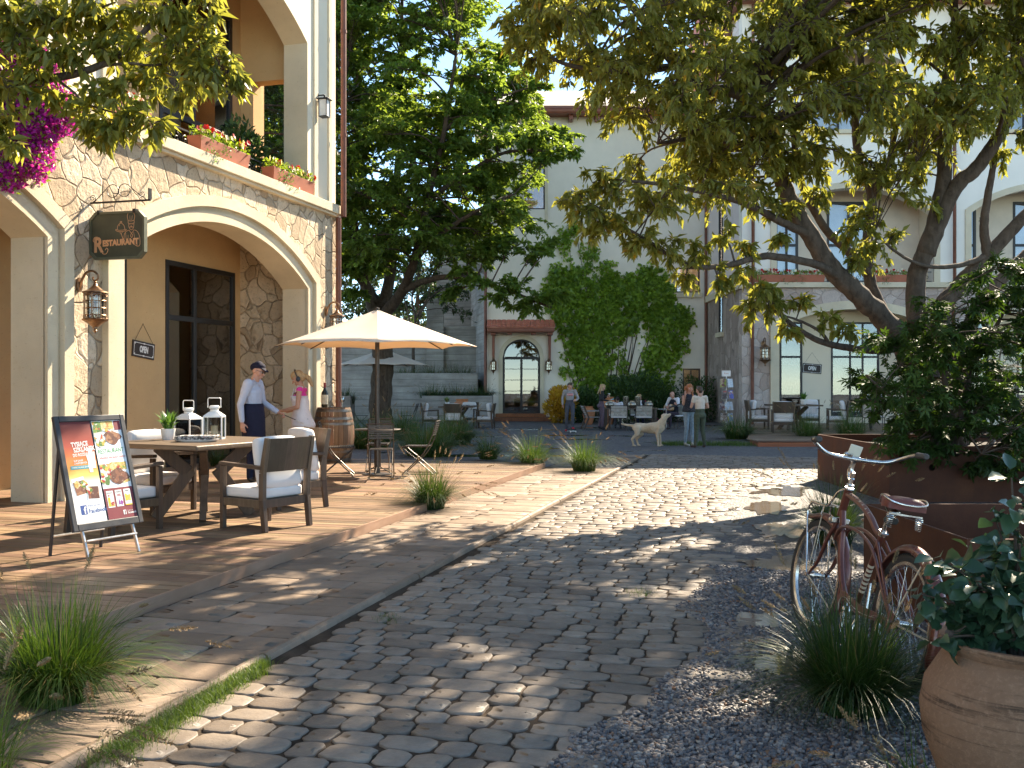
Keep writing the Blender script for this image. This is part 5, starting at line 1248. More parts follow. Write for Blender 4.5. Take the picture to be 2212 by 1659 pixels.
def candle_lantern(label, loc, w, h, roof, ch, rz, group):
    t = thing('candle_lantern', label, 'lantern', loc, rz, group); m = MB(); q_ = w/2
    m.bx(-q_, q_, -q_, q_, 0, .012)
    for sx in (-1, 1):
        for sy in (-1, 1): m.bx(sx*q_-.007, sx*q_+.007, sy*q_-.007, sy*q_+.007, .0, h)
    for sx in (-1, 1): m.bx(sx*q_-.006, sx*q_+.006, -q_, q_, h-.014, h+.001); m.bx(-q_, q_, sx*q_-.0055, sx*q_+.0055, h-.0135, h+.0015)
    m.build('frame', whitept, t, False, .002)
    m = MB(); a, b = q_*1.08, w*.24
    m.add([(-a, -a, h), (a, -a, h), (a, a, h), (-a, a, h), (-b, -b, h+roof), (b, -b, h+roof), (b, b, h+roof), (-b, b, h+roof)], [(3, 2, 1, 0), (0, 1, 5, 4), (1, 2, 6, 5), (2, 3, 7, 6), (3, 0, 4, 7), (4, 5, 6, 7)])
    m.lathe([(b*1.0, h+roof), (b*1.0, h+roof+.025)], 20); m.lathe([(b*1.15, h+roof+.034), (b*1.2, h+roof+.04), (b*1.2, h+roof+.058), (b*.9, h+roof+.07)], 20); m.build('roof', whitept, t, True, .002)
    m = MB(); z = h+roof+.045; hw = w*.36
    pts = [(-hw, 0, z)]+[(-hw, 0, z+.095), (-hw+.012, 0, z+.11), (hw-.012, 0, z+.11), (hw, 0, z+.095), (hw, 0, z)]; m.tube(pts, .005, 8); m.build('handle', whitept, t)
    m = MB(); m.lathe([(w*.19, .013), (w*.19, .012+ch), (w*.15, .016+ch), (.004, .010+ch)], 24); m.tube([(0, 0, .01+ch), (.002, 0, .03+ch)], .0018, 5, 0); m.build('candle', wax, t)
    m = MB()
    for sx in (-1, 1): m.bx(sx*(q_-.003)-.001, sx*(q_-.003)+.001, -q_+.008, q_-.008, .014, h-.016); m.bx(-q_+.008, q_-.008, sx*(q_-.003)-.001, sx*(q_-.003)+.001, .014, h-.016)
    m.build('panes', clear, t, False); return t
candle_lantern('white candle lantern with short candle, the lower of two on the deck table', ontable(407, 944, TZ), .215, .22, .055, .045, R(-22), 'lanterns on the deck table')
candle_lantern('taller white candle lantern with tall candle on the deck table', ontable(463, 948, TZ), .20, .26, .05, .135, R(5), 'lanterns on the deck table')
t = thing('newspaper_pile', 'pile of newspapers on an oval white tray on the deck table', 'newspapers', ontable(425, 954, TZ), R(4))
m = MB(); m.X = Matrix.Diagonal((1.0, .62, 1, 1)); m.lathe([(.20, .002), (.235, .02), (.24, .028), (.228, .028), (.20, .012)], 40); m.build('tray', whitept, t)
newsp = None
def m_print(name, base, inks, sc=(30, 8, 60), thr=.52):
    k_ = NT(name); c = k_.co(sc); a = k_.noise(1, 3, .7, c); k = k_.ramp(a, [(0, inks[0]), (thr-.02, inks[0]), (thr, base), (.62, base), (.66, inks[1])], 'CONSTANT'); return k_.fin(k, .75)
newsp = m_print('newsprint', (.72, .69, .65), ((.10, .09, .09), (.45, .10, .06)))
for i in range(5):
    m = MB(); m.X = Matrix.Translation((.01*i-.02, .004*(i % 3), .024+.009*i)) @ Matrix.Rotation(R(-6+4*i % 9), 4, 'Z')
    P = []; k = 10
    for j in range(k+1): a_ = -PI/2-PI*j/k; P.append((-.19+.006*math.cos(a_), .0045+.0045*math.sin(a_)))
    m.add(*rbox(-.20, .20, -.125, .125, 0, .0085, r=.004)); m.build('newspaper', newsp, t, True, 0, ang=180, clean=True)
# ---- barrel, bottle, glass
bl = G(721, 997, DECK)
t = thing('wine_barrel', 'oak wine barrel with steel hoops standing by the restaurant corner', 'barrel', bl, .3); m = MB(); k = 26; hh = 1.02
def br(z): return .305+.078*math.sin(PI*min(1, max(0, z/hh)))**.85
for i in range(k):
    a0, a1 = 2*PI*(i+.03)/k, 2*PI*(i+.97)/k; n = 12; vs = []
    for j in range(n+1):
        z = hh*j/n; r_ = br(z)
        for a in (a0, (a0+a1)/2, a1): vs.append((r_*math.cos(a), r_*math.sin(a), z))
    fs = [(3*j+c, 3*j+c+1, 3*j+c+4, 3*j+c+3) for j in range(n) for c in range(2)]; m.add(vs, fs)
m.build('staves', barrelw, t, True, ang=50); m = MB(); m.lathe([(.001, hh-.012), (br(hh)-.004, hh-.012), (br(hh)+.001, hh+.002)], 40, cap=False); m.build('lid', oakx, t, True)
for z in (.05, .20, .30, .72, .82, .965):
    m = MB(); m.lathe([(br(z-.024)+.004, z-.024), (br(z)+.006, z), (br(z+.024)+.004, z+.024)], 48, cap=False); m.build('hoop', plain('dull_hoop_steel', (.20, .17, .14), .42, .85, .3, 12), t)
t = thing('wine_bottle', 'dark red-capped wine bottle standing on the barrel', 'bottle', bl+Vector((-.16, -.05, hh)))
m = MB(); m.lathe([(.06, 0), (.064, .008), (.065, .25), (.055, .29), (.026, .335), (.020, .37), (.020, .455), (.001, .458)], 28); m.build('glass_body', plain('dark_bottle_glass', (.012, .016, .010), .08, 0, .1, 4, 0, coat=.5), t, True)
m = MB(); m.lathe([(.0215, .372), (.0225, .46), (.001, .463)], 20); m.build('capsule', plain('dark_red_foil', (.20, .012, .012), .35, .3), t); m = MB(); 
for i in range(9): a, b = R(-140+i*14), R(-126+i*14); m.quad((.0658*math.cos(a), .0658*math.sin(a), .06), (.0658*math.cos(b), .0658*math.sin(b), .06), (.0658*math.cos(b), .0658*math.sin(b), .235), (.0658*math.cos(a), .0658*math.sin(a), .235))
m.build('paper_label', plain('paper_label', (.66, .58, .42), .8), t)
t = thing('wine_glass', 'empty stemmed wine glass beside the bottle on the barrel', 'glass', bl+Vector((.18, -.12, hh)))
m = MB(); m.lathe([(.038, 0), (.036, .004), (.006, .008), (.005, .085), (.02, .095), (.042, .125), (.044, .15), (.034, .205), (.032, .205), (.042, .15), (.04, .126), (.018, .098), (.001, .094)], 28); m.build('bowl', clear, t)
# ---- parasols
def parasol(label, loc, rad, zr, za, rz, base=True):
    t = thing('parasol', label, 'parasol', loc, rz, 'cream market parasols'); m = MB(); n = 8; k = 8
    rings = []
    for i in range(k+1):
        f = i/k; R_ = rad*f; row = []
        for j in range(n*4):
            a = 2*PI*j/(n*4); s = (j % 4)/4; sag = 4*s*(1-s)
            ra = R_*math.cos(PI/n)/math.cos((a % (2*PI/n))-PI/n)*(1-.055*sag*f)
            z = za-(za-zr)*f**.96-.055*sag*f*(1-f)*2+.03*f*sag
            row.append((ra*math.cos(a), ra*math.sin(a), z))
        rings.append(row)
    vs = [p for r_ in rings for p in r_]; N = n*4; fs = [(i*N+j, i*N+(j+1) % N, (i+1)*N+(j+1) % N, (i+1)*N+j) for i in range(k) for j in range(N)]; m.add(vs, fs)
    low = [(p[0]*1.001, p[1]*1.001, p[2]-.10+(.045 if j % 4 else 0)) for j, p in enumerate(rings[-1])]
    c = m.build('canopy', canvas, t, True, ang=14); sd = c.modifiers.new('cloth', 'SOLIDIFY'); sd.thickness = .006
    m = MB()
    for j in range(n): a = 2*PI*j/n; m.bar((.05*math.cos(a), .05*math.sin(a), za-.05), (rad*.985*math.cos(a), rad*.985*math.sin(a), zr-.012), .018, .012)
    m.build('ribs', steel_dk, t, False)
    m = MB(); m.tube([(0, 0, .02), (0, 0, za+.01)], .036, 14); m.lathe([(.036, za+.012), (.03, za+.035), (.001, za+.045)], 14); m.build('pole', steel_dk, t)
    if base: m = MB(); m.lathe([(.24, 0), (.24, .012), (.05, .022), (.05, .10)], 32); m.build('base', steel_dk, t, True, 0, ang=30)
    return t
UM_ = G(815, 1024.6, DECK)
parasol('large cream parasol over the small round table on the deck', UM_, 1.62, 2.07, 2.66, R(8))
parasol('cream parasol behind the big tree trunk', Vector(((828-1106)/FPX*34.6, 34.6, 0)), 1.66, 2.2, 2.78, R(20))
# ---- bistro table and wire chairs
t = thing('bistro_table', 'small round dark metal table threaded by the parasol pole', 'table', UM_)
m = MB(); m.lathe([(.045, .722), (.37, .722), (.38, .729), (.37, .736), (.045, .736)], 48, cap=False); m.build('tabletop', steel_dk, t, True, 0, ang=40)
m = MB()
for i in range(3): a = i*2*PI/3+.5; m.tube([(.05*math.cos(a), .05*math.sin(a), .70), (.05*math.cos(a), .05*math.sin(a), .12), (.22*math.cos(a), .22*math.sin(a), .026)], .012, 8)
m.lathe([(.045, .700), (.12, .712), (.12, .7215), (.045, .7215)], 20, cap=False); m.build('pedestal', steel_dk, t)
def wire_chair(label, loc, rz, group):
    """front is +y"""
    t = thing('wire_chair', label, 'chair', loc, rz, group); w = .19; m = MB()
    for sx in (-1, 1):
        m.tube(curve([(sx*w, -.30, .86), (sx*w, -.22, .60), (sx*w, -.10, .36), (sx*w, .09, .16), (sx*w, .25, .015)], 5), .009, 8)
    m.tube([(-w, -.30, .86), (w, -.30, .86)], .009, 8); m.tube([(-w, .25, .014), (w, .25, .014)], .009, 8); m.build('back_frame', steel_dk, t)
    m = MB()
    for sx in (-1, 1): m.tube(curve([(sx*(w-.022), -.17, .455), (sx*(w-.022), .20, .45), (sx*(w-.022), .235, .42), (sx*(w-.022), .02, .24), (sx*(w-.022), -.24, .014)], 5), .009, 8)
    m.tube([(-w+.022, -.24, .014), (w-.022, -.24, .014)], .009, 8); m.tube([(-w+.022, .22, .445), (w-.022, .22, .445)], .008, 8)
    for sx in (-1, 1): m.tube([(sx*w, -.245, .012), (sx*w, .25, .012)], .008, 6)
    m.build('leg_frame', steel_dk, t)
    m = MB()
    for i in range(11): y = -.16+i*.036; m.bx(-w+.02, w-.02, y-.011, y+.011, .455, .464)
    m.build('seat', steel_dk, t, False)
    m = MB()
    for i in range(6): f = i/5; m.bar((-w, -.235-.055*f, .64+.18*f), (w, -.235-.055*f, .64+.18*f), .008, .022)
    m.build('backrest', steel_dk, t, False); return t
gw = 'wire chairs around the bistro table'
WC = wire_chair('wire bistro chair in front of the parasol pole, its slatted back to us', (-2.02, 15.38, DECK), face((-.1, 1)), gw)
again(WC, (-2.78, 15.9, DECK), face((1, .12)), 'wire bistro chair in side view left of the parasol pole, before the barrel', gw)
again(WC, (-1.50, 16.2, DECK), face((-1, .08)), 'wire bistro chair in side view right of the parasol pole', gw)
again(WC, (-2.26, 16.85, DECK), face((.05, -1)), 'wire bistro chair behind the parasol pole, facing us', gw)
for x, d, lb in ((778, (1, .1), 'wire chair far behind the barrel, left of the big trunk'), (884, (-1, .1), 'wire chair just right of the big trunk')):
    again(WC, Vector(((x-1106)/FPX*35, 35.0, 0)), face(d), lb, 'wire chairs under the far parasol')
# ---- terracotta jars
def jar(label, px, py, Y, r, h):
    t = thing('clay_jar', label, 'jar', ((px-1106)/FPX*Y, Y, 0), 0, 'large terracotta jars'); m = MB()
    m.lathe([(r*.5, 0), (r*.62, h*.1), (r*.93, h*.45), (r, h*.66), (r*.9, h*.82), (r*.60, h*.93), (r*.66, h*.965), (r*.70, h), (r*.58, h), (r*.52, h*.93)], 36); m.build('jar_body', terra, t, True, ang=60); return t
jar('waist-high terracotta jar behind the slatted chair', 1272, 917, 38.2, .245, .70)
jar('tall terracotta jar behind the woman in the black jacket', 1315, 917, 38.4, .29, 1.06)
jar('wide terracotta jar behind the far planter table', 998, 925, 38.2, .36, .98)
# ---- long table with rope chairs and vases
t = thing('long_table', 'long dark table set with silver vases before the ivy', 'table', (4.05, 34.3, 0)); m = MB(); m.bx(-.92, .92, -.45, .45, .70, .74); m.build('tabletop', oakx, t, False, .006)
for sx in (-1, 1):
    for sy in (-1, 1): m = MB(); m.bx(sx*.84-.045, sx*.84+.045, sy*.38-.045, sy*.38+.045, 0, .698); m.build('leg', oakdk, t, False, .004)
def rope_chair(label, loc, rz, group):
    t = thing('rope_chair', label, 'chair', loc, rz, group); w = .28
    for sx in (-1, 1):
        for y0, y1, z in ((.24, .24, .42), (-.27, -.22, .42)): m = MB(); m.tube([(sx*w, y0, 0), (sx*w, y1, z)], .013, 8); m.build('leg', steel_dk, t)
    m = MB(); m.loop([(-w, -.24, .42), (w, -.24, .42), (w, .25, .42), (-w, .25, .42)], .013, 8)
    for sx in (-1, 1): m.tube([(sx*w, -.22, .42), (sx*w, -.30, .84)], .013, 8)
    m.tube([(-w, -.30, .84), (w, -.30, .84)], .013, 8); m.build('frame', steel_dk, t)
    m = MB()
    for i in range(26): x = lerp(-w+.02, w-.02, i/25); 
    for i in range(20): f = (i+.5)/20; m.tube([(-w, -.235-.06*f, .47+.36*f), (w, -.235-.06*f, .47+.36*f)], .0068, 5)
    m.build('backrest', plain('pale_rope', (.50, .45, .38), .85, 0, .2, 30, .3, isl=.15), t)
    cush('seat_cushion', (-w+.02, w-.02, -.22, .24, .425, .475), t, .02, .008); return t
gr_ = 'rope-backed chairs at the long table'
RC = rope_chair('rope-backed chair at the long table, left of the two with backs to us', (3.58, 33.5, 0), face((.02, 1)), gr_)
again(RC, (4.41, 33.5, 0), face((-.02, 1)), 'rope-backed chair at the long table, just left of the dog', gr_)
again(RC, (3.74, 35.45, 0), face((0, -1)), 'rope-backed chair under the reading child', gr_)
again(RC, (4.52, 35.5, 0), face((0, -1)), 'rope-backed chair under the seated blonde woman', gr_)
again(RC, (5.72, 34.75, 0), face((-.75, -.66)), 'rope-backed chair under the guitarist by the ivy', gr_)
again(RC, (10.75, 29.6, PZ), face((.45, .89)), 'rope-backed chair under the guitarist on the platform', 'rope-backed chairs on the platform')
t = again(DT, (12.6, 31.0, PZ), R(4), 'dark table on the platform half hidden by the maple', 'far dining tables', 1.0)
def vase(label, loc, tall):
    t = thing('silver_vase', label, 'vase', loc, 0, 'silver vases on the long table'); m = MB()
    prof = [(.09, 0), (.095, .01), (.095, .36), (.10, .37), (.09, .375), (.085, .34)] if tall else [(.07, 0), (.13, .05), (.16, .11), (.14, .17), (.09, .205), (.10, .215), (.085, .215)]
    m.lathe(prof, 24); m.build('body', plain('mottled_silver', (.42, .37, .30), .3, .95, .7, 40, .3, 60), t, True, ang=50)
    m = MB(); m.lathe([(.08, .33 if tall else .18), (.085, .385 if tall else .235), (.001, .40 if tall else .245)], 16); m.build('candle', wax, t); return t
for x, y, tall, lb in ((3.35, 34.2, 0, 'round silver vase at the left end of the long table'), (3.93, 34.35, 1, 'tall silver vase beside the reading child'), (4.12, 34.15, 0, 'round silver vase in the middle of the long table'), (4.33, 34.3, 1, 'tall silver vase before the seated blonde woman'), (4.70, 34.2, 0, 'round silver vase at the right end of the long table')): vase(lb, (x, y, .74), tall)
t = thing('slatted_chair', 'grey slatted wooden lounge chair left of the long table', 'chair', (2.75, 34.4, 0), face((1, .15)))
for sx in (-1, 1): m = MB(); m.bar((sx*.27, -.32, .0), (sx*.27, -.16, .40), .05, .07, 0, (1, 0, 0)); m.bar((sx*.27, -.16, .40), (sx*.27, -.34, .82), .05, .06, 0, (1, 0, 0)); m.build('leg', oakdk, t, False, .004); m = MB(); m.bar((sx*.27, .34, 0), (sx*.27, .26, .66), .05, .06, 0, (1, 0, 0)); m.build('leg', oakdk, t, False, .004); m = MB(); m.bar((sx*.27, -.27, .62), (sx*.27, .32, .64), .06, .035); m.build('armrest', plain('silvered_wood', (.33, .31, .29), .7), t, False, .004)
m = MB()
for i in range(6): y = -.14+i*.08; m.bx(-.26, .26, y-.032, y+.032, .40, .425)
m.build('seat', plain('silvered_wood', (.33, .31, .29), .7), t, False, .004); m = MB()
for i in range(5): f = i/4; m.bar((-.26, -.19-.13*f, .50+.28*f), (.26, -.19-.13*f, .50+.28*f), .02, .05)
m.build('backrest', plain('silvered_wood', (.33, .31, .29), .7), t, False, .004)
t = thing('side_table', 'slim steel side table with a cloth at the right end of the long table', 'table', (5.12, 34.5, 0)); m = MB(); m.bx(-.20, .20, -.25, .25, .685, .70); m.build('tabletop', alu, t, False, .004)
for sx in (-1, 1):
    m = MB(); m.tube([(sx*.185, -.24, 0), (sx*.185, -.24, .684)], .012, 8); m.build('leg', alu, t); m = MB(); m.tube([(sx*.185, .24, 0), (sx*.185, .24, .684)], .012, 8); m.build('leg', alu, t)
pot_plant('green plant in a white cube-like pot on the platform table', (8.95, 30.55, PZ+.785), .095, .16, 30, .26, 6)
pot_plant('small plant in a white pot on the far planter table', (-2.33, 35.8, .775), .085, .13, 30, .24, 7)
for loc, lb in (((-1.75, 35.85, .772), 'folded newspapers on the far planter table'), ((8.45, 30.6, PZ+.787), 'magazines and cutlery on the platform table')):
    t = thing('newspaper_pile', lb, 'newspapers', loc, .2)
    for i in range(3): m = MB(); m.X = Matrix.Rotation(.3*i, 4, 'Z'); m.bx(-.19, .19, -.13, .13, .012*i, .012*i+.01); m.build('newspaper', newsp, t, False, .003)
# ---- corten planters
def corten_box(label, x0, x1, y0, y1, h, holes, lbl2=None, soilz=.12):
    t = thing('corten_planter', label, 'planter', (x0, y0, 0), 0, 'rusty steel planters'); W_x, D_ = x1-x0, y1-y0; th = .02; m = MB()
    m.bx(0, th, th, D_-th, 0, h); m.bx(W_x-th, W_x, th, D_-th, 0, h); m.bx(0, W_x, D_-th, D_, 0, h)
    m.build('side_panel', corten, t, False, .003)
    m = MB(); N = 18; xs = sorted(holes)    # front panel with round holes: built as a grid of cells, each hole cell an annulus
    cells = {}
    g = .16; nx = int(W_x/g); nz = int(h/g)
    for i in range(nx):
        for j in range(nz):
            a, b, c, d = i*W_x/nx, (i+1)*W_x/nx, j*h/nz, (j+1)*h/nz
            if (i, j) in holes:
                cx, cz, r_ = (a+b)/2, (c+d)/2, .043; k = 16; O = []; I = []
                for s in range(k):
                    w = 2*PI*s/k+PI/4; ox, oz = math.cos(w), math.sin(w); q_ = 1/max(abs(ox), abs(oz)); O.append((cx+ox*q_*(b-a)/2, cz+oz*q_*(d-c)/2)); I.append((cx+r_*ox, cz+r_*oz))
                for s in range(k):
                    s2 = (s+1) % k
                    for yy in (0, th): m.quad((O[s][0], yy, O[s][1]), (O[s2][0], yy, O[s2][1]), (I[s2][0], yy, I[s2][1]), (I[s][0], yy, I[s][1]))
                    m.quad((I[s][0], 0, I[s][1]), (I[s2][0], 0, I[s2][1]), (I[s2][0], th, I[s2][1]), (I[s][0], th, I[s][1]))
            else:
                for yy in (0, th): m.quad((a, yy, c), (b, yy, c), (b, yy, d), (a, yy, d))
    m.quad((0, 0, h), (W_x, 0, h), (W_x, th, h), (0, th, h)); m.quad((0, 0, 0), (0, th, 0), (0, th, h), (0, 0, h)); m.build('front_panel', corten, t, False)
    m = MB(); m.bx(th, W_x-th, th+.25, D_-th, 0, h-soilz); m.build('soil', soil, t, False); return t
K1 = G(1766, 1038)
corten_box('rusty steel planter in which the big tree stands', K1.x, K1.x+5.5, 13.2, K1.y, .76, {(1, 3), (3, 3), (3, 2), (5, 3), (6, 3), (9, 2), (12, 3), (14, 1), (13, 2)})
corten_box('nearer rusty steel planter behind the bicycle', 2.72, 7.0, 5.95, 7.7, .665, {(1, 2), (1, 1), (3, 2), (4, 3), (6, 2), (8, 1)}, soilz=.3)
# ---- big clay pot with a leafy plant
pc = Vector((1.845, 3.62, 0)); t = thing('clay_pot', 'big rough clay pot holding a leafy plant, cut by the right picture edge', 'pot', pc)
m = MB(); prof = [(.19, 0), (.21, .01), (.275, .16), (.328, .31), (.338, .41), (.322, .50), (.262, .60), (.245, .618), (.255, .635), (.272, .655), (.268, .668), (.248, .668), (.235, .64), (.228, .60)]; m.lathe(prof, 72); m.build('pot', oldpot, t, True, ang=60)
m = MB(); m.lathe([(.001, .60), (.23, .60)], 30, cap=False); m.build('soil', soil, t)
t = thing('ivy_leaved_plant', 'leafy green plant with large glossy leaves growing from the big clay pot', 'plant', pc+Vector((0, 0, .60)))
rs = np.random.RandomState(8); q = random.Random(9); PP = []; DD = []; m = MB()
tips_ = [(-.30, .05, .18), (-.33, -.05, .10), (-.26, .1, .30), (-.22, -.12, .34), (-.12, .1, .42), (-.05, -.1, .50), (-.07, .05, .60), (-.03, .0, .76), (.02, .05, .62), (.10, -.1, .44), (.16, .05, .36), (.24, -.05, .30), (.30, .05, .20), (-.16, -.16, .34), (0, -.18, .32), (.14, -.16, .3), (-.3, .0, .42), (.06, .12, .36), (-.1, -.22, .3), (-.36, .05, .26)]
for x, y, z in [(a*.95, b, c*.86) for a, b, c in tips_]:
    c = curve([(x*.15, y*.15, 0), (x*.5, y*.5, z*.6+.03), (x, y, z)], 8); m.tube(c, [lerp(.008, .003, i/(len(c)-1)) for i in range(len(c))], 6)
    for k in range(36): i = q.randrange(4, len(c)); PP.append(c[i][:]); DD.append((q.gauss(0, 1)+x*1.2, q.gauss(0, 1)-.3, q.gauss(0, .5)-.15))
m.build('stems', barkA, t); P = np.array(PP); D = unit(np.array(DD)); P = P+D*.035; n = len(P)
V, F = leaf_mesh(P, D, rs.uniform(.042, .085, n), .78, rs, spread=.5, fold=.22, droop=.22, shape='broad', up=np.tile([0, -.35, .9], (n, 1))); npmesh('leaves', V, F, leafP, t, True)
# ---------------------------------------------------------------- lanterns, signs, flower boxes
RZL = ANG+PI/2                      # things on the left facade: local -y points out of the wall, +x runs away from us
def wall_lantern(label, loc, rz, s=1.0, group='bronze wall lanterns with cages'):
    t = thing('wall_lantern', label, 'lantern', loc, rz, group, sc=s); d = -.24
    m = MB(); m.X = Matrix.Translation((0, 0, .30)); m.prism(arc(0, 0, .055, 0, 2*PI, 20)[:-1], 0, .02, 0, Matrix.Rotation(PI/2, 4, 'X') @ Matrix.Diagonal((1, 1.7, 1, 1)))
    m.X = Matrix.Identity(4)
    P = [(0, -.015, .24), (0, -.04, .34), (0, -.10, .44), (0, -.19, .47), (0, -.27, .43), (0, -.28, .37), (0, -.235, .345), (0, -.205, .37), (0, -.215, .395)]
    c = curve(P, 6); m.tube(c, [lerp(.017, .010, i/(len(c)-1)) for i in range(len(c))], 8); m.build('bracket', bronze, t)
    m = MB(); m.X = Matrix.Translation((0, d, 0)); m.lathe([(.012, .345), (.02, .33), (.012, .315), (.024, .305), (.028, .285), (.045, .27), (.085, .235), (.12, .215), (.155, .205), (.16, .192), (.135, .185)], 32); m.build('roof', bronze, t, True, 0, ang=40)
    m = MB(); m.X = Matrix.Translation((0, d, 0))
    for z in (.165, .09, .0, -.09): m.loop([(.135*math.cos(2*PI*i/32), .135*math.sin(2*PI*i/32), z) for i in range(32)], .0065, 6)
    for i in range(8): a = 2*PI*(i+.5)/8; m.tube([(.135*math.cos(a), .135*math.sin(a), -.135), (.135*math.cos(a), .135*math.sin(a), .19)], .0075, 6)
    for z in (.165, -.115):
        for i in range(16): a, b = 2*PI*i/16, 2*PI*(i+1)/16; mid = (a+b)/2; m.tube(curve([(.136*math.cos(a), .136*math.sin(a), z+.02), (.136*math.cos(mid), .136*math.sin(mid), z-.018), (.136*math.cos(b), .136*math.sin(b), z+.02)], 3), .004, 4)
    m.build('cage', bronze, t)
    m = MB(); m.X = Matrix.Translation((0, d, 0)); m.lathe([(.10, -.13), (.105, .0), (.10, .185)], 28, cap=False); m.build('glass_cylinder', clear, t)
    m = MB(); m.X = Matrix.Translation((0, d, 0)); m.lathe([(.135, -.13), (.16, -.14), (.155, -.155), (.09, -.195), (.045, -.23), (.03, -.24), (.032, -.255), (.014, -.265), (.024, -.285), (.008, -.31), (.001, -.325)], 32); m.lathe([(.03, -.13), (.03, -.06), (.02, -.055), (.02, .06), (.028, .08), (.001, .09)], 14); m.build('base', bronze, t, True, 0, ang=40)
    return t
yv = atU(190, .0); ly = H-(668-827)/FPX*B(.2, yv).y
WL = wall_lantern('bronze cage wall lantern on the sunlit stone pier, left of the porch arch', B(0.01, atU(186, .12), ly), RZL, 1.02)
again(WL, B(.01, 7.46, H-(705-827)/FPX*B(0, 7.46).y), RZL, 'bronze wall lantern at the far stone pier, half hidden by the parasol')
again(WL, (PX(1648, 767, 36).x, 35.99, PX(1648, 767, 36).z), 0, 'bronze wall lantern on the pinkish stone right of the brown downpipe', sc=1.3)
def door_lantern(label, loc, group='door lanterns'):
    t = thing('wall_lantern', label, 'lantern', loc, 0, group, sc=1.08); m = MB(); m.X = Matrix.Translation((0, -.16, 0)); k = 6
    m.lathe([(.005, .42), (.012, .36), (.02, .33), (.016, .31), (.05, .24), (.075, .20), (.12, .165), (.13, .15)], k); m.lathe([(.13, -.16), (.12, -.18), (.06, -.22), (.035, -.26), (.04, -.28), (.012, -.30), (.006, -.36), (.001, -.38)], k); m.tube([(0, .0, .22), (0, .16, .22)], .012, 6); m.build('cap', bronze, t, True, 0, ang=30)
    m = MB(); m.X = Matrix.Translation((0, -.16, 0))
    for i in range(k):
        a, b = 2*PI*i/k, 2*PI*(i+1)/k; p, p2 = Vector((.125*math.cos(a), .125*math.sin(a), 0)), Vector((.125*math.cos(b), .125*math.sin(b), 0)); m.tube([p+Vector((0, 0, -.16)), p+Vector((0, 0, .155))], .009, 5)
        for z in (-.06, .05): m.tube([p+Vector((0, 0, z)), p2+Vector((0, 0, z))], .006, 5)
        c = (p+p2)/2; m.tube([c+Vector((0, 0, -.16)), c+Vector((0, 0, .155))], .006, 5)
    m.build('cage', bronze, t); m = MB(); m.X = Matrix.Translation((0, -.16, 0)); m.lathe([(.112, -.155), (.112, .15)], k, cap=False); m.build('panes', clear, t, False)
    m = MB(); m.X = Matrix.Translation((0, -.16, 0)); m.lathe([(.03, -.15), (.03, .05), (.001, .07)], 10); m.build('candle', wax, t)
    return t
p = PX(1066, 790, YB); door_lantern('pointed six-sided lantern on the wall left of the arched door', (p.x, YB-.005, p.z)); p = PX(1185, 790, YB); door_lantern('pointed six-sided lantern on the wall right of the arched door', (p.x, YB-.005, p.z))
def box_lamp(label, loc, rz):
    t = thing('wall_lamp', label, 'lamp', loc, rz, 'black box wall lamps'); m = MB(); m.bx(-.055, .055, -.02, -.001, .08, .26); m.bar((0, -.02, .20), (0, -.17, .20), .03, .02); m.bar((0, -.165, .20), (0, -.165, .13), .02, .03); m.build('bracket', blackmetal, t, False, .003)
    m = MB(); m.bx(-.115, .115, -.28, -.05, .105, .125)
    for sx in (-1, 1):
        for y in (-.245, -.085): m.bx(sx*.08-.007, sx*.08+.007, y-.007, y+.007, -.22, .104)
    m.bx(-.087, .087, -.252, -.078, -.232, -.218); m.build('housing', blackmetal, t, False, .002)
    m = MB(); m.bx(-.074, .074, -.24, -.09, -.217, .10); m.build('shade', plain('opal_glass', (.78, .76, .72), .3, 0, .03, 5, 0), t, False); return t
v_ = atU(694, .1); box_lamp('black box lamp with white glass on the upper corner pier of the restaurant', B(.002, v_, H-(228-827)/FPX*B(.1, v_).y), RZL)
p = PX(2119, 485, 36); box_lamp('black box lamp on the white upper wall of the arcade', (p.x, 35.997, p.z), 0)
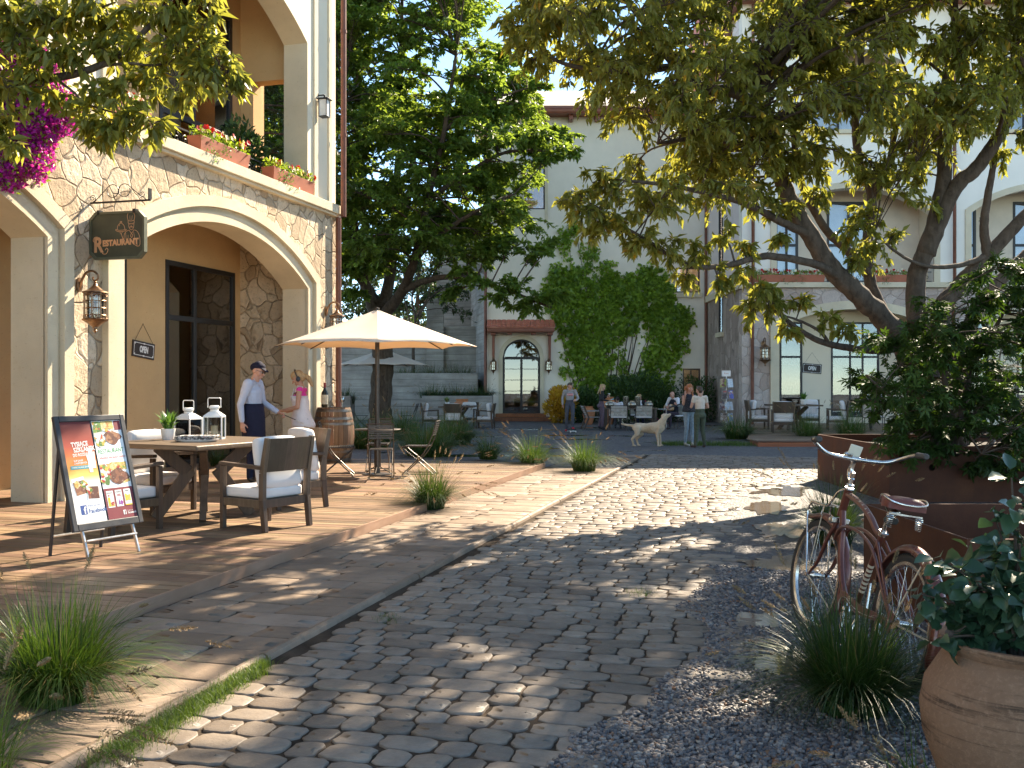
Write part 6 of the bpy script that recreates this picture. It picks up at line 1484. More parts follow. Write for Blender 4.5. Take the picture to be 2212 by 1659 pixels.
# ---- hanging OPEN boards
XZ = Matrix.Rotation(PI/2, 4, 'X')      # text plane (x,y) -> (x,z), facing -y
slate = plain('dark_board', (.045, .032, .026), .7, 0, .3, 9, .2, 40)
def open_sign(label, loc, rz, w, h, tilt, cord):
    t = thing('open_sign', label, 'sign', loc, rz, 'hanging OPEN boards'); X = Matrix.Rotation(R(tilt), 4, 'Y')
    m = MB(); m.X = X; m.bx(-w/2, w/2, -.024, -.004, -h/2, h/2); m.build('board', slate, t, False, .003)
    m = MB(); m.X = X; b = .035; y = -.0255
    for z in (-h/2+b, h/2-b): m.bx(-w/2+b, w/2-b, y, y+.001, z-.005, z+.005)
    for x in (-w/2+b, w/2-b): m.bx(x-.005, x+.005, y, y+.001, -h/2+b, h/2-b)
    for sx in (-1, 1):
        for sz in (-1, 1): cx, cz = sx*(w/2-b-.016), sz*(h/2-b-.016); m.add([(cx-.016, y-.0004, cz), (cx, y-.0004, cz-.016), (cx+.016, y-.0004, cz), (cx, y-.0004, cz+.016)], [(0, 1, 2, 3)])
    for sz in (-1, 1): cz = sz*(h/2-b); m.add([(-.05, y-.0004, cz), (0, y-.0004, cz-.014), (.05, y-.0004, cz), (0, y-.0004, cz+.014)], [(0, 1, 2, 3)])
    m.build('border', inkw, t, False)
    vs, fs = text_geo('OPEN', h*.52, 0.0008, .62, .008); m = MB(); m.X = X @ Matrix.Translation((0, y-.0005, 0)) @ XZ; m.add(vs, fs)
    for i in range(4): pass
    m.build('lettering', inkw, t, False)
    m = MB(); nail = Vector((.0, -.008, h/2+cord)); m.tube([nail, X @ Vector((-w/2+.06, -.014, h/2))], .0035, 5); m.tube([nail, X @ Vector((w/2-.05, -.014, h/2))], .0035, 5); m.ell(nail, .008, 8, 6); m.build('cord', plain('twine', (.12, .08, .05), .9), t)
    return t
v_ = atU(308, PD); open_sign('dark OPEN board hanging tilted on the ochre porch wall of the restaurant', B(PD+.002, v_, H-(756-827)/FPX*B(PD, v_).y), RZL, .60, .275, 6, .30)
p = PX(1754, 796, 37.61); open_sign('brown OPEN board hanging on the cream wall between the arcade windows', (p.x, 37.615, p.z), 0, .72, .36, 5, .42)
# ---- the hanging restaurant sign (projects square to the facade)
sv = .45; s0 = B(0.0, sv, 0); zt = 3.95
t = thing('restaurant_sign', 'green board lettered Restaurant with a copper chef drawing, hung from a scrolled iron bracket', 'sign', (s0.x, s0.y, 0), ANG)
m = MB(); m.bx(.0, .90, -.012, .012, zt, zt+.022); m.bx(.885, .90, -.03, .03, zt+.02, zt+.16)
XU = Matrix(((1, 0, 0, 0), (0, 0, 1, 0), (0, 1, 0, zt+.02), (0, 0, 0, 1)))
def sline(pts, r=.0055): m.tube([XU @ Vector((x, z, 0)) for x, z in pts], r, 6)
sline([(.05, .0), (.12, .06), (.22, .15), (.29, .21), (.335, .22)]+[(.335+.085*math.sin(w), .135+.085*math.cos(w)) for w in [i*PI/10 for i in range(1, 17)]])
sline([(.84, .0), (.75, .06), (.63, .15), (.56, .21), (.51, .22)]+[(.51-.085*math.sin(w), .135+.085*math.cos(w)) for w in [i*PI/10 for i in range(1, 17)]])
scroll(m, (.03, .055), .05, 1.7, -PI/2, .005, XU); scroll(m, (.78, .065), .045, -1.7, -PI/2, .005, XU); m.build('bracket', blackmetal, t)
m = MB()
bw0, bw1, bz0, bz1 = .0, .83, zt-.74, zt-.12
for x in (.14, .68):
    for i in range(6): z = zt-.005-.018*i; m.loop([(x+(.006 if i % 2 else 0)*math.cos(a), (0 if i % 2 else .006)*math.cos(a), z-.009+.011*math.sin(a)) for a in [2*PI*k/8 for k in range(8)]], .0022, 4)
    m.bx(x-.02, x+.02, -.036, .036, bz1-.03, bz1+.025)
m.build('chain', blackmetal, t)
c8 = .085; oc = [(bw0+c8, bz0), (bw1-c8, bz0), (bw1, bz0+c8), (bw1, bz1-c8), (bw1-c8, bz1), (bw0+c8, bz1), (bw0, bz1-c8), (bw0, bz0+c8)]
cx_, cz_ = (bw0+bw1)/2, (bz0+bz1)/2; inn = [(cx_+(x-cx_)*.93, cz_+(z-cz_)*.90) for x, z in oc]
XP = Matrix(((1, 0, 0, 0), (0, 0, 1, 0), (0, 1, 0, 0), (0, 0, 0, 1)))
green = plain('dark_olive_paint', (.050, .052, .030), .55, .1, .3, 6, .15, 50); greenl = plain('olive_frame_paint', (.095, .098, .060), .5, .1, .2, 6, .1)
m = MB(); m.prism(inn, -.018, .018, 0, XP); m.build('board', green, t, False)
m = MB()
for i in range(8):
    a, b = oc[i], oc[(i+1) % 8]; c, d = inn[(i+1) % 8], inn[i]
    for y in (-.034, .034): m.quad((a[0], y, a[1]), (b[0], y, b[1]), (c[0], y, c[1]), (d[0], y, d[1]))
    m.quad((a[0], -.034, a[1]), (b[0], -.034, b[1]), (b[0], .034, b[1]), (a[0], .034, a[1])); m.quad((d[0], -.034, d[1]), (c[0], -.034, c[1]), (c[0], .034, c[1]), (d[0], .034, d[1]))
m.build('frame', greenl, t, False, .002)
copper = plain('copper_lettering', (.62, .33, .16), .45, .2, .12, 20, .05)
def sg(a, b): return (bw0+a*(bw1-bw0), -.0195, bz0+b*(bz1-bz0))     # 0..1 board coordinates
m = MB(); y = -.0195
vs, fs = text_geo('ESTAURANT', .105, .001, .92, .006, 'LEFT'); m.X = Matrix.Translation(sg(.235, .335)) @ XZ @ Matrix.Rotation(R(1.5), 4, 'Z'); m.add(vs, fs)
vs, fs = text_geo('R', .27, .001, .85, .010, 'CENTER'); m.X = Matrix.Translation(sg(.155, .30)) @ XZ; m.add(vs, fs); m.X = Matrix.Identity(4)
def ln(pts, r=.0038): m.tube(curve([Vector(sg(a, b)) for a, b in pts], 5), r, 5)
ln([(.20, .22), (.24, .13), (.30, .12), (.335, .20), (.31, .24), (.285, .20)], .005); ln([(.10, .36), (.065, .40), (.085, .47), (.14, .485)], .005)
# chef: hat, face, moustache, collar, jacket, arm with the covered dish
ln([(.70, .80), (.685, .90), (.71, .965), (.755, .975), (.80, .95), (.82, .88), (.805, .80)]); ln([(.695, .80), (.75, .785), (.81, .80)]); ln([(.70, .80), (.705, .745), (.755, .735), (.805, .745), (.81, .80)]); ln([(.735, .80), (.73, .90)], .0025); ln([(.765, .80), (.775, .90)], .0025)
ln([(.71, .74), (.715, .66), (.745, .61), (.775, .61), (.80, .66), (.805, .74)]); ln([(.725, .715), (.74, .722)], .003); ln([(.775, .722), (.79, .715)], .003); ln([(.757, .71), (.752, .675), (.765, .672)], .0025); ln([(.725, .655), (.745, .665), (.757, .658), (.77, .665), (.792, .655)], .0045)
ln([(.715, .60), (.74, .56), (.76, .535), (.785, .56), (.805, .60)]); ln([(.76, .535), (.745, .48), (.765, .44), (.78, .49), (.76, .535)]); ln([(.715, .60), (.66, .57), (.63, .50), (.625, .42), (.60, .45), (.575, .53)]); ln([(.805, .60), (.86, .57), (.90, .48), (.915, .36), (.905, .27), (.86, .26), (.80, .31)])
ln([(.655, .55), (.665, .40)], .003); ln([(.80, .55), (.825, .38)], .003); ln([(.86, .40), (.86, .27)], .003); ln([(.70, .50), (.70, .40)], .0025)
ln([(.48, .60), (.53, .575), (.61, .575), (.66, .60), (.66, .62), (.61, .605), (.53, .605), (.48, .625), (.48, .60)]); ln([(.505, .625), (.515, .70), (.57, .755), (.625, .70), (.64, .625)]); ln([(.56, .755), (.557, .785), (.585, .785), (.582, .755)]); ln([(.535, .69), (.55, .72)], .0025); ln([(.55, .575), (.565, .53), (.585, .545), (.60, .575)], .003); ln([(.60, .45), (.585, .36), (.60, .33)], .003)
m.build('lettering', copper, t, True, ang=60)

# ---- folding menu board
ex1 = Vector((math.cos(R(60.8)), math.sin(R(60.8)), 0)); c0 = (G(186.6, 1212.6, DECK)+G(305, 1191, DECK))/2
t = thing('menu_board', 'folding menu board with colourful restaurant posters standing on the deck', 'sign', c0, R(60.8))
bh, bwid, lean = .90, .64, R(15.5); z0 = .29
def LP(x, z, y=0.0): return Vector((x, (z0+z)*math.tan(lean)*1.0+y*1.0, z0+z))   # on the leaning face; y<0 is proud of it
XB = Matrix.Translation((0, z0*math.tan(lean), z0)) @ Matrix.Rotation(-lean, 4, 'X')
frm = plain('charcoal_frame', (.038, .036, .038), .5, .1, .2, 12, .1)
m = MB(); m.X = XB
for a, b in ((-bwid/2-.035, -bwid/2+.012), (bwid/2-.012, bwid/2+.035)): m.bx(a, b, -.014, .022, -.05, bh+.04)
m.bx(-bwid/2+.013, bwid/2-.013, -.0135, .0215, -.05, .012); m.bx(-bwid/2+.013, bwid/2-.013, -.0135, .0215, bh-.012, bh+.04); m.bx(-bwid/2+.013, bwid/2-.013, .004, .018, .012, bh-.012); m.build('frame', frm, t, False, .006)
for sx in (-1, 1):
    m = MB(); m.bar(Vector((sx*.255, 0, 0)), LP(sx*.255, .05, .03), .028, .018, 0, (1, 0, 0)); m.build('leg', alu, t, False, .003)
    m = MB(); m.bar(Vector((sx*.255, .50, 0)), LP(sx*.255, bh*.96, .035), .028, .018, 0, (1, 0, 0)); m.build('leg', frm, t, False, .003)
m = MB(); m.tube([(-.255, .03, .16), (.255, .03, .16)], .010, 8); m.tube([(-.255, .455, .17), (.255, .455, .17)], .010, 8); m.build('crossbar', alu, t)
def grad(name, stops, z0_, z1_):
    k_ = NT(name); s_ = k_.N('SeparateXYZ'); k_.l.new(k_.co(), s_.inputs[0]); return k_.fin(k_.ramp(k_.rng(s_.outputs[2], z0_, z1_, 0, 1), stops), .55)
zz = lambda b: (XB @ Vector((0, 0, b*bh))).z
pL = grad('orange_poster', [(0, (.85, .84, .82)), (.38, (.85, .83, .78)), (.46, (.80, .55, .12)), (.58, (.72, .22, .03)), (.75, (.42, .045, .015)), (1, (.12, .012, .012))], zz(0), zz(1))
pap = plain('white_poster_paper', (.86, .85, .84), .55, 0, .02, 3, 0); maroon = plain('maroon_print', (.22, .028, .036), .55, 0, .05, 5, 0)
m = MB(); m.X = XB; m.quad((-bwid/2+.013, -.002, .012), (-.008, -.002, .012), (-.008, -.002, bh-.012), (-bwid/2+.013, -.002, bh-.012)); m.build('poster', pL, t, False)
m = MB(); m.X = XB; m.quad((.008, -.002, .012), (bwid/2-.013, -.002, .012), (bwid/2-.013, -.002, bh-.012), (.008, -.002, bh-.012)); m.build('poster', pap, t, False)
m = MB(); m.X = XB; m.quad((.009, -.003, .013), (bwid/2-.014, -.003, .013), (bwid/2-.014, -.003, .285), (.009, -.003, .285)); m.build('poster_band', maroon, t, False)
def printed(parent, name, mat, quads=(), texts=(), polys=()):
    """flat printing on the board: rectangles (x0,x1,z0,z1,y), texts (s,x,z,size,sx,y,align,rot,bold)"""
    n_ = len(quads)+len(texts)+len(polys)
    if n_ > 1:
        for q_ in quads: printed(parent, name, mat, [q_])
        for q_ in texts: printed(parent, name, mat, [], [q_])
        for q_ in polys: printed(parent, name, mat, [], [], [q_])
        return
    m = MB(); m.X = XB
    for x0, x1, a, b, y in quads: m.quad((x0, y, a), (x1, y, a), (x1, y, b), (x0, y, b))
    for s, x, z, sz, sx, y, al, ro, bo in texts:
        vs, fs = text_geo(s, sz, 0, sx, bo, al); m.X = XB @ Matrix.Translation((x, y, z)) @ XZ @ Matrix.Rotation(R(ro), 4, 'Z'); m.add(vs, fs)
    m.X = XB
    for pl, y in polys: m.add([(x, y, z) for x, z in pl], [tuple(range(len(pl)))])
    return m.build(name, mat, parent, False)
L0 = -bwid/2+.02
printed(t, 'poster_text', inkw, [], [('TYSIĄCE', L0+.07, .685, .056, .78, -.0032, 'LEFT', 3, .0016), ('SZKLANEK', L0+.085, .638, .056, .78, -.0032, 'LEFT', 3, .0016), ('DO ROZDANIA!', L0+.07, .594, .036, .78, -.0032, 'LEFT', 3, .001), ('KUP DANIE', L0+.07, .545, .022, .8, -.0032, 'LEFT', 3, .0006), ('Z NAPOJEM 0,5L', L0+.07, .523, .022, .8, -.0032, 'LEFT', 3, .0006)])
printed(t, 'poster_ribbon', plain('turquoise_print', (.02, .30, .36), .5, 0, .03, 3, 0), [(L0+.03, L0+.215, .475, .505, -.0032)])
printed(t, 'poster_ribbon_text', inkw, [], [('I ODBIERZ SZKLANKĘ GRATIS!', L0+.122, .490, .0175, .72, -.0042, 'CENTER', 0, .0004)])
def glassp(x, z, s): return [(x-.014*s, z), (x+.014*s, z), (x+.018*s, z+.05*s), (x+.016*s, z+.08*s), (x+.023*s, z+.13*s), (x-.023*s, z+.13*s), (x-.016*s, z+.08*s), (x-.018*s, z+.05*s)]
printed(t, 'poster_glasses', inkw, [], [], [(glassp(L0+.225, .44, 1.15), -.0034), (glassp(L0+.262, .475, 1.1), -.0038), (glassp(L0+.243, .52, 1.0), -.0030)])
def rect_rot(cx, cz, w, h, r_): c, s = math.cos(R(r_)), math.sin(R(r_)); return [(cx+x*c-z*s, cz+x*s+z*c) for x, z in ((-w/2, -h/2), (w/2, -h/2), (w/2, h/2), (-w/2, h/2))]
printed(t, 'poster_photo_frame', inkw, [], [], [(rect_rot(L0+.085, .325, .125, .155, 10), -.0032), (rect_rot(L0+.205, .275, .125, .145, -3), -.0042)])
def m_food(name, seed, sc, cols):
    k_ = NT(name); c = k_.co((sc, sc, sc), (0, 0, 0), (seed*3.1, seed*1.7, seed)); w = k_.N('TexNoise'); w.inputs['Scale'].default_value = 2.5; k_.l.new(c, w.inputs['Vector'])
    o = k_.N('VectorMath', operation='MULTIPLY_ADD'); k_.l.new(w.outputs['Color'], o.inputs[0]); o.inputs[1].default_value = (.6, .6, .6); k_.l.new(c, o.inputs[2])
    f = k_.N('TexVoronoi', feature='F1'); f.inputs['Scale'].default_value = 1.0; k_.l.new(o.outputs[0], f.inputs['Vector']); s_ = k_.N('SeparateColor'); k_.l.new(f.outputs['Color'], s_.inputs[0])
    k = k_.ramp(s_.outputs[0], [(i/len(cols), c_) for i, c_ in enumerate(cols)], 'CONSTANT'); k = k_.mix(k_.rng(k_.noise(4, 4, .7, c), .4, .65, 0, .6), k, (.10, .03, .012)); k = k_.mix(k_.rng(f.outputs['Distance'], .0, .3, .4, 0), k, (.85, .7, .5)); return k_.fin(k, .5)
meat = m_food('steak_photo', 1, 26, [(.16, .05, .022), (.28, .10, .045), (.20, .06, .03), (.40, .18, .08), (.11, .03, .015)])
veg = m_food('salad_photo', 2, 34, [(.16, .34, .05), (.50, .02, .015), (.62, .50, .06), (.80, .78, .70), (.08, .22, .03), (.66, .34, .05)])
fry = m_food('side_dish_photo', 3, 30, [(.66, .42, .08), (.72, .55, .16), (.55, .25, .05), (.78, .66, .32)])
def blob(cx, cz, rx, rz_, sd, n=26): return [(cx+rx*math.cos(a)*(1+.16*math.sin(3*a+sd)+.08*math.sin(7*a+sd*2)), cz+rz_*math.sin(a)*(1+.14*math.sin(4*a+sd))) for a in [2*PI*i/n for i in range(n)]]
printed(t, 'poster_photo', meat, [], [], [(blob(.195, .735, .085, .062, 1), -.0040), (blob(.19, .385, .10, .066, 2), -.0040), (rect_rot(L0+.085, .315, .108, .115, 10), -.0040), (rect_rot(L0+.205, .265, .108, .105, -3), -.0050)])
printed(t, 'poster_photo', veg, [(.012, .10, .705, bh-.016, -.0034), (.012, .12, .36, .50, -.0034)], [], [(blob(.07, .70, .05, .05, 3), -.0036), (blob(.05, .36, .045, .05, 5), -.0036), (blob(L0+.125, .345, .035, .03, 2), -.0048), (blob(L0+.165, .285, .03, .03, 1), -.0056), (blob(.16, .80, .05, .018, 6), -.0046), (blob(.235, .465, .045, .012, 4), -.0046)])
printed(t, 'poster_photo', fry, [(.10, .225, .80, bh-.016, -.0033), (.12, .29, .44, .51, -.0033)], [], [(blob(.17, .84, .055, .04, 2), -.0037), (blob(L0+.06, .345, .03, .03, 2), -.0046), (blob(.16, .475, .06, .035, 7), -.0037), (blob(.25, .35, .05, .03, 3), -.0039)])
printed(t, 'poster_photo', maroon, [(.235, bwid/2-.016, .80, bh-.016, -.0033)])
printed(t, 'poster_heading', plain('green_print', (.06, .30, .03), .5, 0, .03, 3, 0), [], [('RESTAURANT', .158, .615, .056, .78, -.0032, 'CENTER', 2, .0)])
printed(t, 'poster_subheading', plain('red_print', (.42, .03, .03), .5, 0, .03, 3, 0), [], [('SPRAWDŹ SPECJALNĄ OFERTĘ!', .165, .555, .024, .80, -.0032, 'CENTER', 1, .0003)])
blue = plain('blue_print', (.035, .075, .27), .5, 0, .05, 3, 0)
printed(t, 'poster_logo', blue, [(L0+.055, L0+.115, .085, .165, -.0032)]); printed(t, 'poster_logo_letter', inkw, [], [('f', L0+.092, .118, .085, .9, -.0042, 'CENTER', 0, .003)])
printed(t, 'poster_text', blue, [], [('Find us on', L0+.13, .155, .034, .85, -.0032, 'LEFT', 2, 0), ('Facebook', L0+.13, .108, .054, .85, -.0032, 'LEFT', 2, .0006)])
printed(t, 'poster_coupon', inkw, [(.028, .098, .115, .262, -.004), (.118, .188, .118, .264, -.004), (.208, .278, .121, .266, -.004)], [('Find us on', .215, .073, .0155, .85, -.004, 'LEFT', 2, 0), ('Facebook', .215, .053, .027, .85, -.004, 'LEFT', 2, .0006), ])
printed(t, 'poster_logo', inkw, [(.17, .20, .042, .082, -.004)]); printed(t, 'poster_logo_letter', maroon, [], [('f', .188, .058, .042, .9, -.005, 'CENTER', 0, .0014)])
printed(t, 'poster_text', inkd, [], [('PIWO 0,5L', .063, .243, .0165, .75, -.005, 'CENTER', 0, .0003), ('STUDENCI', .153, .245, .0165, .75, -.005, 'CENTER', 0, .0003), ('DESERY', .243, .247, .0165, .75, -.005, 'CENTER', 0, .0003)])
printed(t, 'poster_text', plain('red_print', (.42, .03, .03), .5, 0, .03, 3, 0), [], [('4zł', .048, .220, .022, .75, -.005, 'CENTER', 0, .0006), ('-50%', .153, .218, .030, .7, -.005, 'CENTER', 0, .0006)])
yel = plain('yellow_print', (.72, .50, .03), .5, 0, .05, 3, 0)
printed(t, 'poster_coupon_picture', yel, [(.036, .058, .125, .205, -.005), (.216, .236, .16, .222, -.005), (.238, .252, .165, .21, -.005), (.256, .27, .16, .215, -.005), (.208, .278, .121, .132, -.005)]); printed(t, 'poster_coupon_picture', plain('purple_print', (.30, .05, .30), .5, 0, .05, 3, 0), [], [], [([(.14, .135), (.158, .135), (.148, .20)], -.005), (blob(.172, .15, .012, .02, 1), -.005)]); printed(t, 'poster_coupon_picture', veg, [(.062, .094, .125, .165, -.005)])

# ---- flower boxes
potred = plain('brick_red_planter', (.38, .115, .055), .6, 0, .12, 5, .15, 40)
def flower_box(label, loc, rz, w, seed, h=.24, d=.26, group='terracotta flower boxes'):
    t = thing('flower_box', label, 'flower box', loc, rz, group); m = MB(); x, y = w/2, d/2; b = .035
    m.add([(-x+b, -y+b, 0), (x-b, -y+b, 0), (x-b, y-b, 0), (-x+b, y-b, 0), (-x, -y, h), (x, -y, h), (x, y, h), (-x, y, h), (-x+.02, -y+.02, h), (x-.02, -y+.02, h), (x-.02, y-.02, h), (-x+.02, y-.02, h), (-x+.03, -y+.03, h-.04), (x-.03, -y+.03, h-.04), (x-.03, y-.03, h-.04), (-x+.03, y-.03, h-.04)],
          [(3, 2, 1, 0), (0, 1, 5, 4), (1, 2, 6, 5), (2, 3, 7, 6), (3, 0, 4, 7), (4, 5, 9, 8), (5, 6, 10, 9), (6, 7, 11, 10), (7, 4, 8, 11), (8, 9, 13, 12), (9, 10, 14, 13), (10, 11, 15, 14), (11, 8, 12, 15)]); m.build('trough', potred, t, False, .004)
    m = MB(); m.quad((-x+.03, -y+.03, h-.035), (x-.03, -y+.03, h-.035), (x-.03, y-.03, h-.035), (-x+.03, y-.03, h-.035)); m.build('soil', soil, t, False)
    rs = np.random.RandomState(seed); n = 420; P = np.stack([rs.uniform(-x, x, n), rs.uniform(-y, y, n)*.9, h+rs.uniform(-.02, .14, n)], 1)
    V, F = leaf_mesh(P, rs.normal(0, 1, (n, 3))+np.array([0, -.4, .5]), rs.uniform(.05, .10, n), .45, rs); npmesh('foliage', V, F, leafI, t)
    k = 26; c = np.array([(rs.uniform(-.45, .05)*w, -y+rs.normal(0, .01)-.01, h-j*.013) for j in range(k)])
    VV, FF = leaf_mesh(np.repeat(c, 6, 0)+rs.normal(0, .03, (6*k, 3)), rs.normal(0, 1, (6*k, 3))+np.array([0, 0, -.8]), rs.uniform(.03, .05, 6*k), .5, rs); npmesh('trailing_leaves', VV, FF, leafX, t)
    for nm, mt, cnt in (('red_flowers', redfl, 15), ('white_flowers', whitefl, 11)):
        VV = []; FF = []; kb = 0
        for j in range(cnt):
            cpos = np.array([rs.uniform(-x*.95, x*.95), rs.uniform(-y, y*.3)-.03, h+rs.uniform(.07, .19)]); ax = unit(np.array([rs.normal(0, .5), -1, rs.normal(.3, .3)])); a = unit(np.cross(ax, [0, 0, 1])); b_ = np.cross(ax, a); pr = 6
            D = np.stack([a*math.cos(2*PI*i/pr)+b_*math.sin(2*PI*i/pr)+ax*.25 for i in range(pr)]); V, F = leaf_mesh(np.tile(cpos, (pr, 1)), D, np.full(pr, .055), 1.15, rs, spread=.1, up=np.tile(ax, (pr, 1)), droop=-.08); VV.append(V); FF.append(F+kb); kb += len(V)
        npmesh(nm, np.concatenate(VV), np.concatenate(FF), mt, t)
    return t
for x0, x1, lb, sd in ((232, 318, 'terracotta box of red and white flowers on the ledge, behind the hanging bough', 1), (422, 533, 'large terracotta box of red and white flowers in the middle of the balcony ledge', 2), (581, 673, 'terracotta box of red and white flowers at the far end of the balcony ledge', 3)):
    va, vb = atU(x0, .02), atU(x1, .02); flower_box(lb, B(-.02, (va+vb)/2, LZ1+.002), RZL, (vb-va)*.97, sd, group='flower boxes on the balcony ledge')
for x, lb, sd in ((1733, 'flower box on the arcade balcony left of the thick bough', 4), (1924, 'flower box on the arcade balcony between the tree stems', 5), (1640, 'flower box at the left end of the arcade balcony', 6)):
    flower_box(lb, ((x-1106)/FPX*35.95, 35.95, LZ1+.035), 0, 1.6, sd, .26, .25, 'flower boxes on the arcade balcony')
# shrub in a tub on the loggia
tb = B(-.85, 5.6, LZ1); t = shrub('potted_shrub', 'dark leafy potted shrub standing in the loggia behind the flower boxes', 0, 0, 1, .55, .62, leafS, 1500, .13, 121); t.location = tb
# ---- bars behind the glass: shelves and bottles
def shelf(label, loc, rz, w, zs, n, seed, grp):
    t = thing('bottle_shelf', label, 'shelf', loc, rz); t.rotation_euler = (0, 0, rz); m = MB()
    for z in zs: m.bx(-w/2, w/2, -.12, .12, z-.03, z)
    for x in (-w/2-.02, w/2+.02): m.bx(x-.02, x+.02, -.13, .13, 0, zs[-1]+.5)
    m.build('shelves', redwood, t, False); q = random.Random(seed); first = None
    for z in zs:
        for i in range(n):
            x = -w/2+w*(i+.5)/n+q.uniform(-.02, .02); p = Matrix.Translation(loc) @ Matrix.Rotation(rz, 4, 'Z') @ Vector((x, q.uniform(-.06, .03), z+.001)); h = q.uniform(.26, .34)
            if first is None:
                m = MB(); m.lathe([(.036, 0), (.04, .01), (.04, .19), (.016, .235), (.014, .31), (.001, .312)], 12); b = m.build('bottle', plain('bar_bottle', (.03, .05, .025), .12, 0, .4, 3, 0, isl=.6), None); first = b
            else: b = first.copy(); COL.objects.link(b)
            b.location = p; k = h/.31; b.scale = (k, k, k*q.uniform(.9, 1.1)); setp(b, 'dark bottle on a shelf behind the %s window' % grp[0], 'bottle', 'bottles behind the %s window' % grp[0], 'thing')
sv0 = lerp(dv0, dv1, .25)
shelf('wooden bottle shelf inside the restaurant door window', B(PD-.9, lerp(dv0, dv1, .55), DECK), RZL, 1.9, (.95, 1.55, 2.15), 12, 1, ('restaurant',))
shelf('wooden bottle shelf inside the narrow arcade window', ((1715-1106)/FPX*38.6, 38.6, .3), 0, 1.0, (1.0, 2.0), 6, 2, ('narrow arcade',))
shelf('wooden bottle shelf inside the arcade glass door', ((1850-1106)/FPX*38.9, 38.9, .3), 0, 2.0, (.95, 1.45, 2.0), 10, 3, ('wide arcade',))
# ---------------------------------------------------------------- the bicycle
RC_ = Vector((1.93, 5.05, .02)); FC_ = Vector((1.885, 6.33, .02)); hd = FC_-RC_; WBL = hd.length
t = thing('bicycle', 'copper-brown cruiser bicycle with chrome handlebar leaning beside the rusty planters', 'bicycle', RC_, 0)
t.rotation_euler = (Matrix.Rotation(math.atan2(hd.y, hd.x), 3, 'Z') @ Matrix.Rotation(R(9), 3, 'X')).to_euler()
RW = .36
def V3(x, z, y=0.0): return Vector((x, y, z))
def wheel(cx, steer=0.0, pv=None):
    c = V3(cx, RW)
    X = Matrix.Translation(c) @ Matrix.Rotation(R(steer), 4, 'Z')
    def ringpts(r, y=0, n=56): return [(r*math.cos(2*PI*i/n), y, r*math.sin(2*PI*i/n)) for i in range(n)]
    root = MB(); root.X = X; XR_ = Matrix.Rotation(PI/2, 4, 'X')
    root.X = X @ XR_; root.lathe([(.012, -.055), (.032, -.034), (.032, -.030), (.017, -.022), (.017, .022), (.032, .03), (.032, .034), (.012, .055)], 20); root.tube([(0, 0, -.075), (0, 0, .075)], .006, 8); root.lathe([(.013, .066), (.013, .08)], 6); root.lathe([(.013, -.08), (.013, -.066)], 6)
    hub = root.build('wheel', chrome, t)
    m = MB(); m.X = X @ XR_; N = 56
    m.lathe([(RW-.045, -.016), (RW-.03, -.0195), (RW-.014, -.0205), (RW-.004, -.012), (RW, 0), (RW-.004, .012), (RW-.014, .0205), (RW-.03, .0195), (RW-.045, .016)], 80, cap=False)
    for i in range(88):
        a = 2*PI*i/88
        for s_ in (-1, 1):
            r0 = RW-.012; b = a+.03*s_; m.bar((r0*math.cos(a), r0*math.sin(a), s_*.019), ((RW+.0005)*math.cos(b), (RW+.0005)*math.sin(b), s_*.006), .007, .006, 0, (math.cos(a), math.sin(a), 0))
    m.build('tyre', rubber, hub, True, ang=60)
    m = MB(); m.X = X @ XR_; m.lathe([(RW-.046, -.017), (RW-.062, -.018), (RW-.072, -.010), (RW-.072, .010), (RW-.062, .018), (RW-.046, .017)], 80, cap=False); m.build('rim', chrome, hub, True)
    m = MB(); m.X = X @ XR_
    for i in range(36):
        s_ = 1 if i % 2 else -1; a = 2*PI*i/36; b = a+(.55 if (i//2) % 2 else -.55); m.tube([(.030*math.cos(b+0), .030*math.sin(b), s_*.032), ((RW-.068)*math.cos(a), (RW-.068)*math.sin(a), s_*.004)], .0012, 5)
    m.build('spokes', chrome, hub)
    return hub
wheel(0); ST = 6; wheel(WBL, ST)
def fender(name, cx, a0, a1, r, w, parent, steer=0, flare=0.0):
    m = MB(); m.X = Matrix.Translation(V3(cx, RW)) @ Matrix.Rotation(R(steer), 4, 'Z'); n = 34; k = 8; vs = []
    for i in range(n+1):
        f = i/n; a = lerp(R(a0), R(a1), f); tap = min(1, min(f, 1-f)*14+.35)
        for j in range(k+1):
            p_ = PI*j/k; yy = -w*math.cos(p_)*tap; rr_ = r-.03+.036*math.sin(p_); 
            if flare and f > .86: rr_ += flare*((f-.86)/.14)**2
            vs.append((rr_*math.cos(a), yy, rr_*math.sin(a)))
    fs = [(i*(k+1)+j, (i+1)*(k+1)+j, (i+1)*(k+1)+j+1, i*(k+1)+j+1) for i in range(n) for j in range(k)]; m.add(vs, fs)
    o = m.build(name, bikered, t, True, ang=180); s_ = o.modifiers.new('thick', 'SOLIDIFY'); s_.thickness = .003; return o
fender('front_fender', WBL, 207, 52, RW+.035, .036, t, ST, .055); fender('rear_fender', 0, 20, 205, RW+.035, .037, t)
BBp = V3(.62, .285); SC_ = V3(.415, .75); HT, HB_ = V3(.985, .945), V3(1.045, .775)
m = MB()
m.tube([SC_+V3(-.012, .03), BBp], .0165, 12); m.tube([HT, HB_], .024, 14)
m.tube(curve([HT+V3(.008, -.03), V3(.90, .905), V3(.74, .875), V3(.60, .825), V3(.49, .765), SC_], 6), .019, 12)
m.tube(curve([HB_+V3(-.012, .05), V3(.985, .70), V3(.945, .55), V3(.86, .40), V3(.74, .31), BBp], 6), .021, 12)
mm = MB(); m.X = Matrix.Translation(BBp) @ Matrix.Rotation(PI/2, 4, 'X'); m.lathe([(.024, -.042), (.024, .042)], 16); m.X = Matrix.Identity(4)
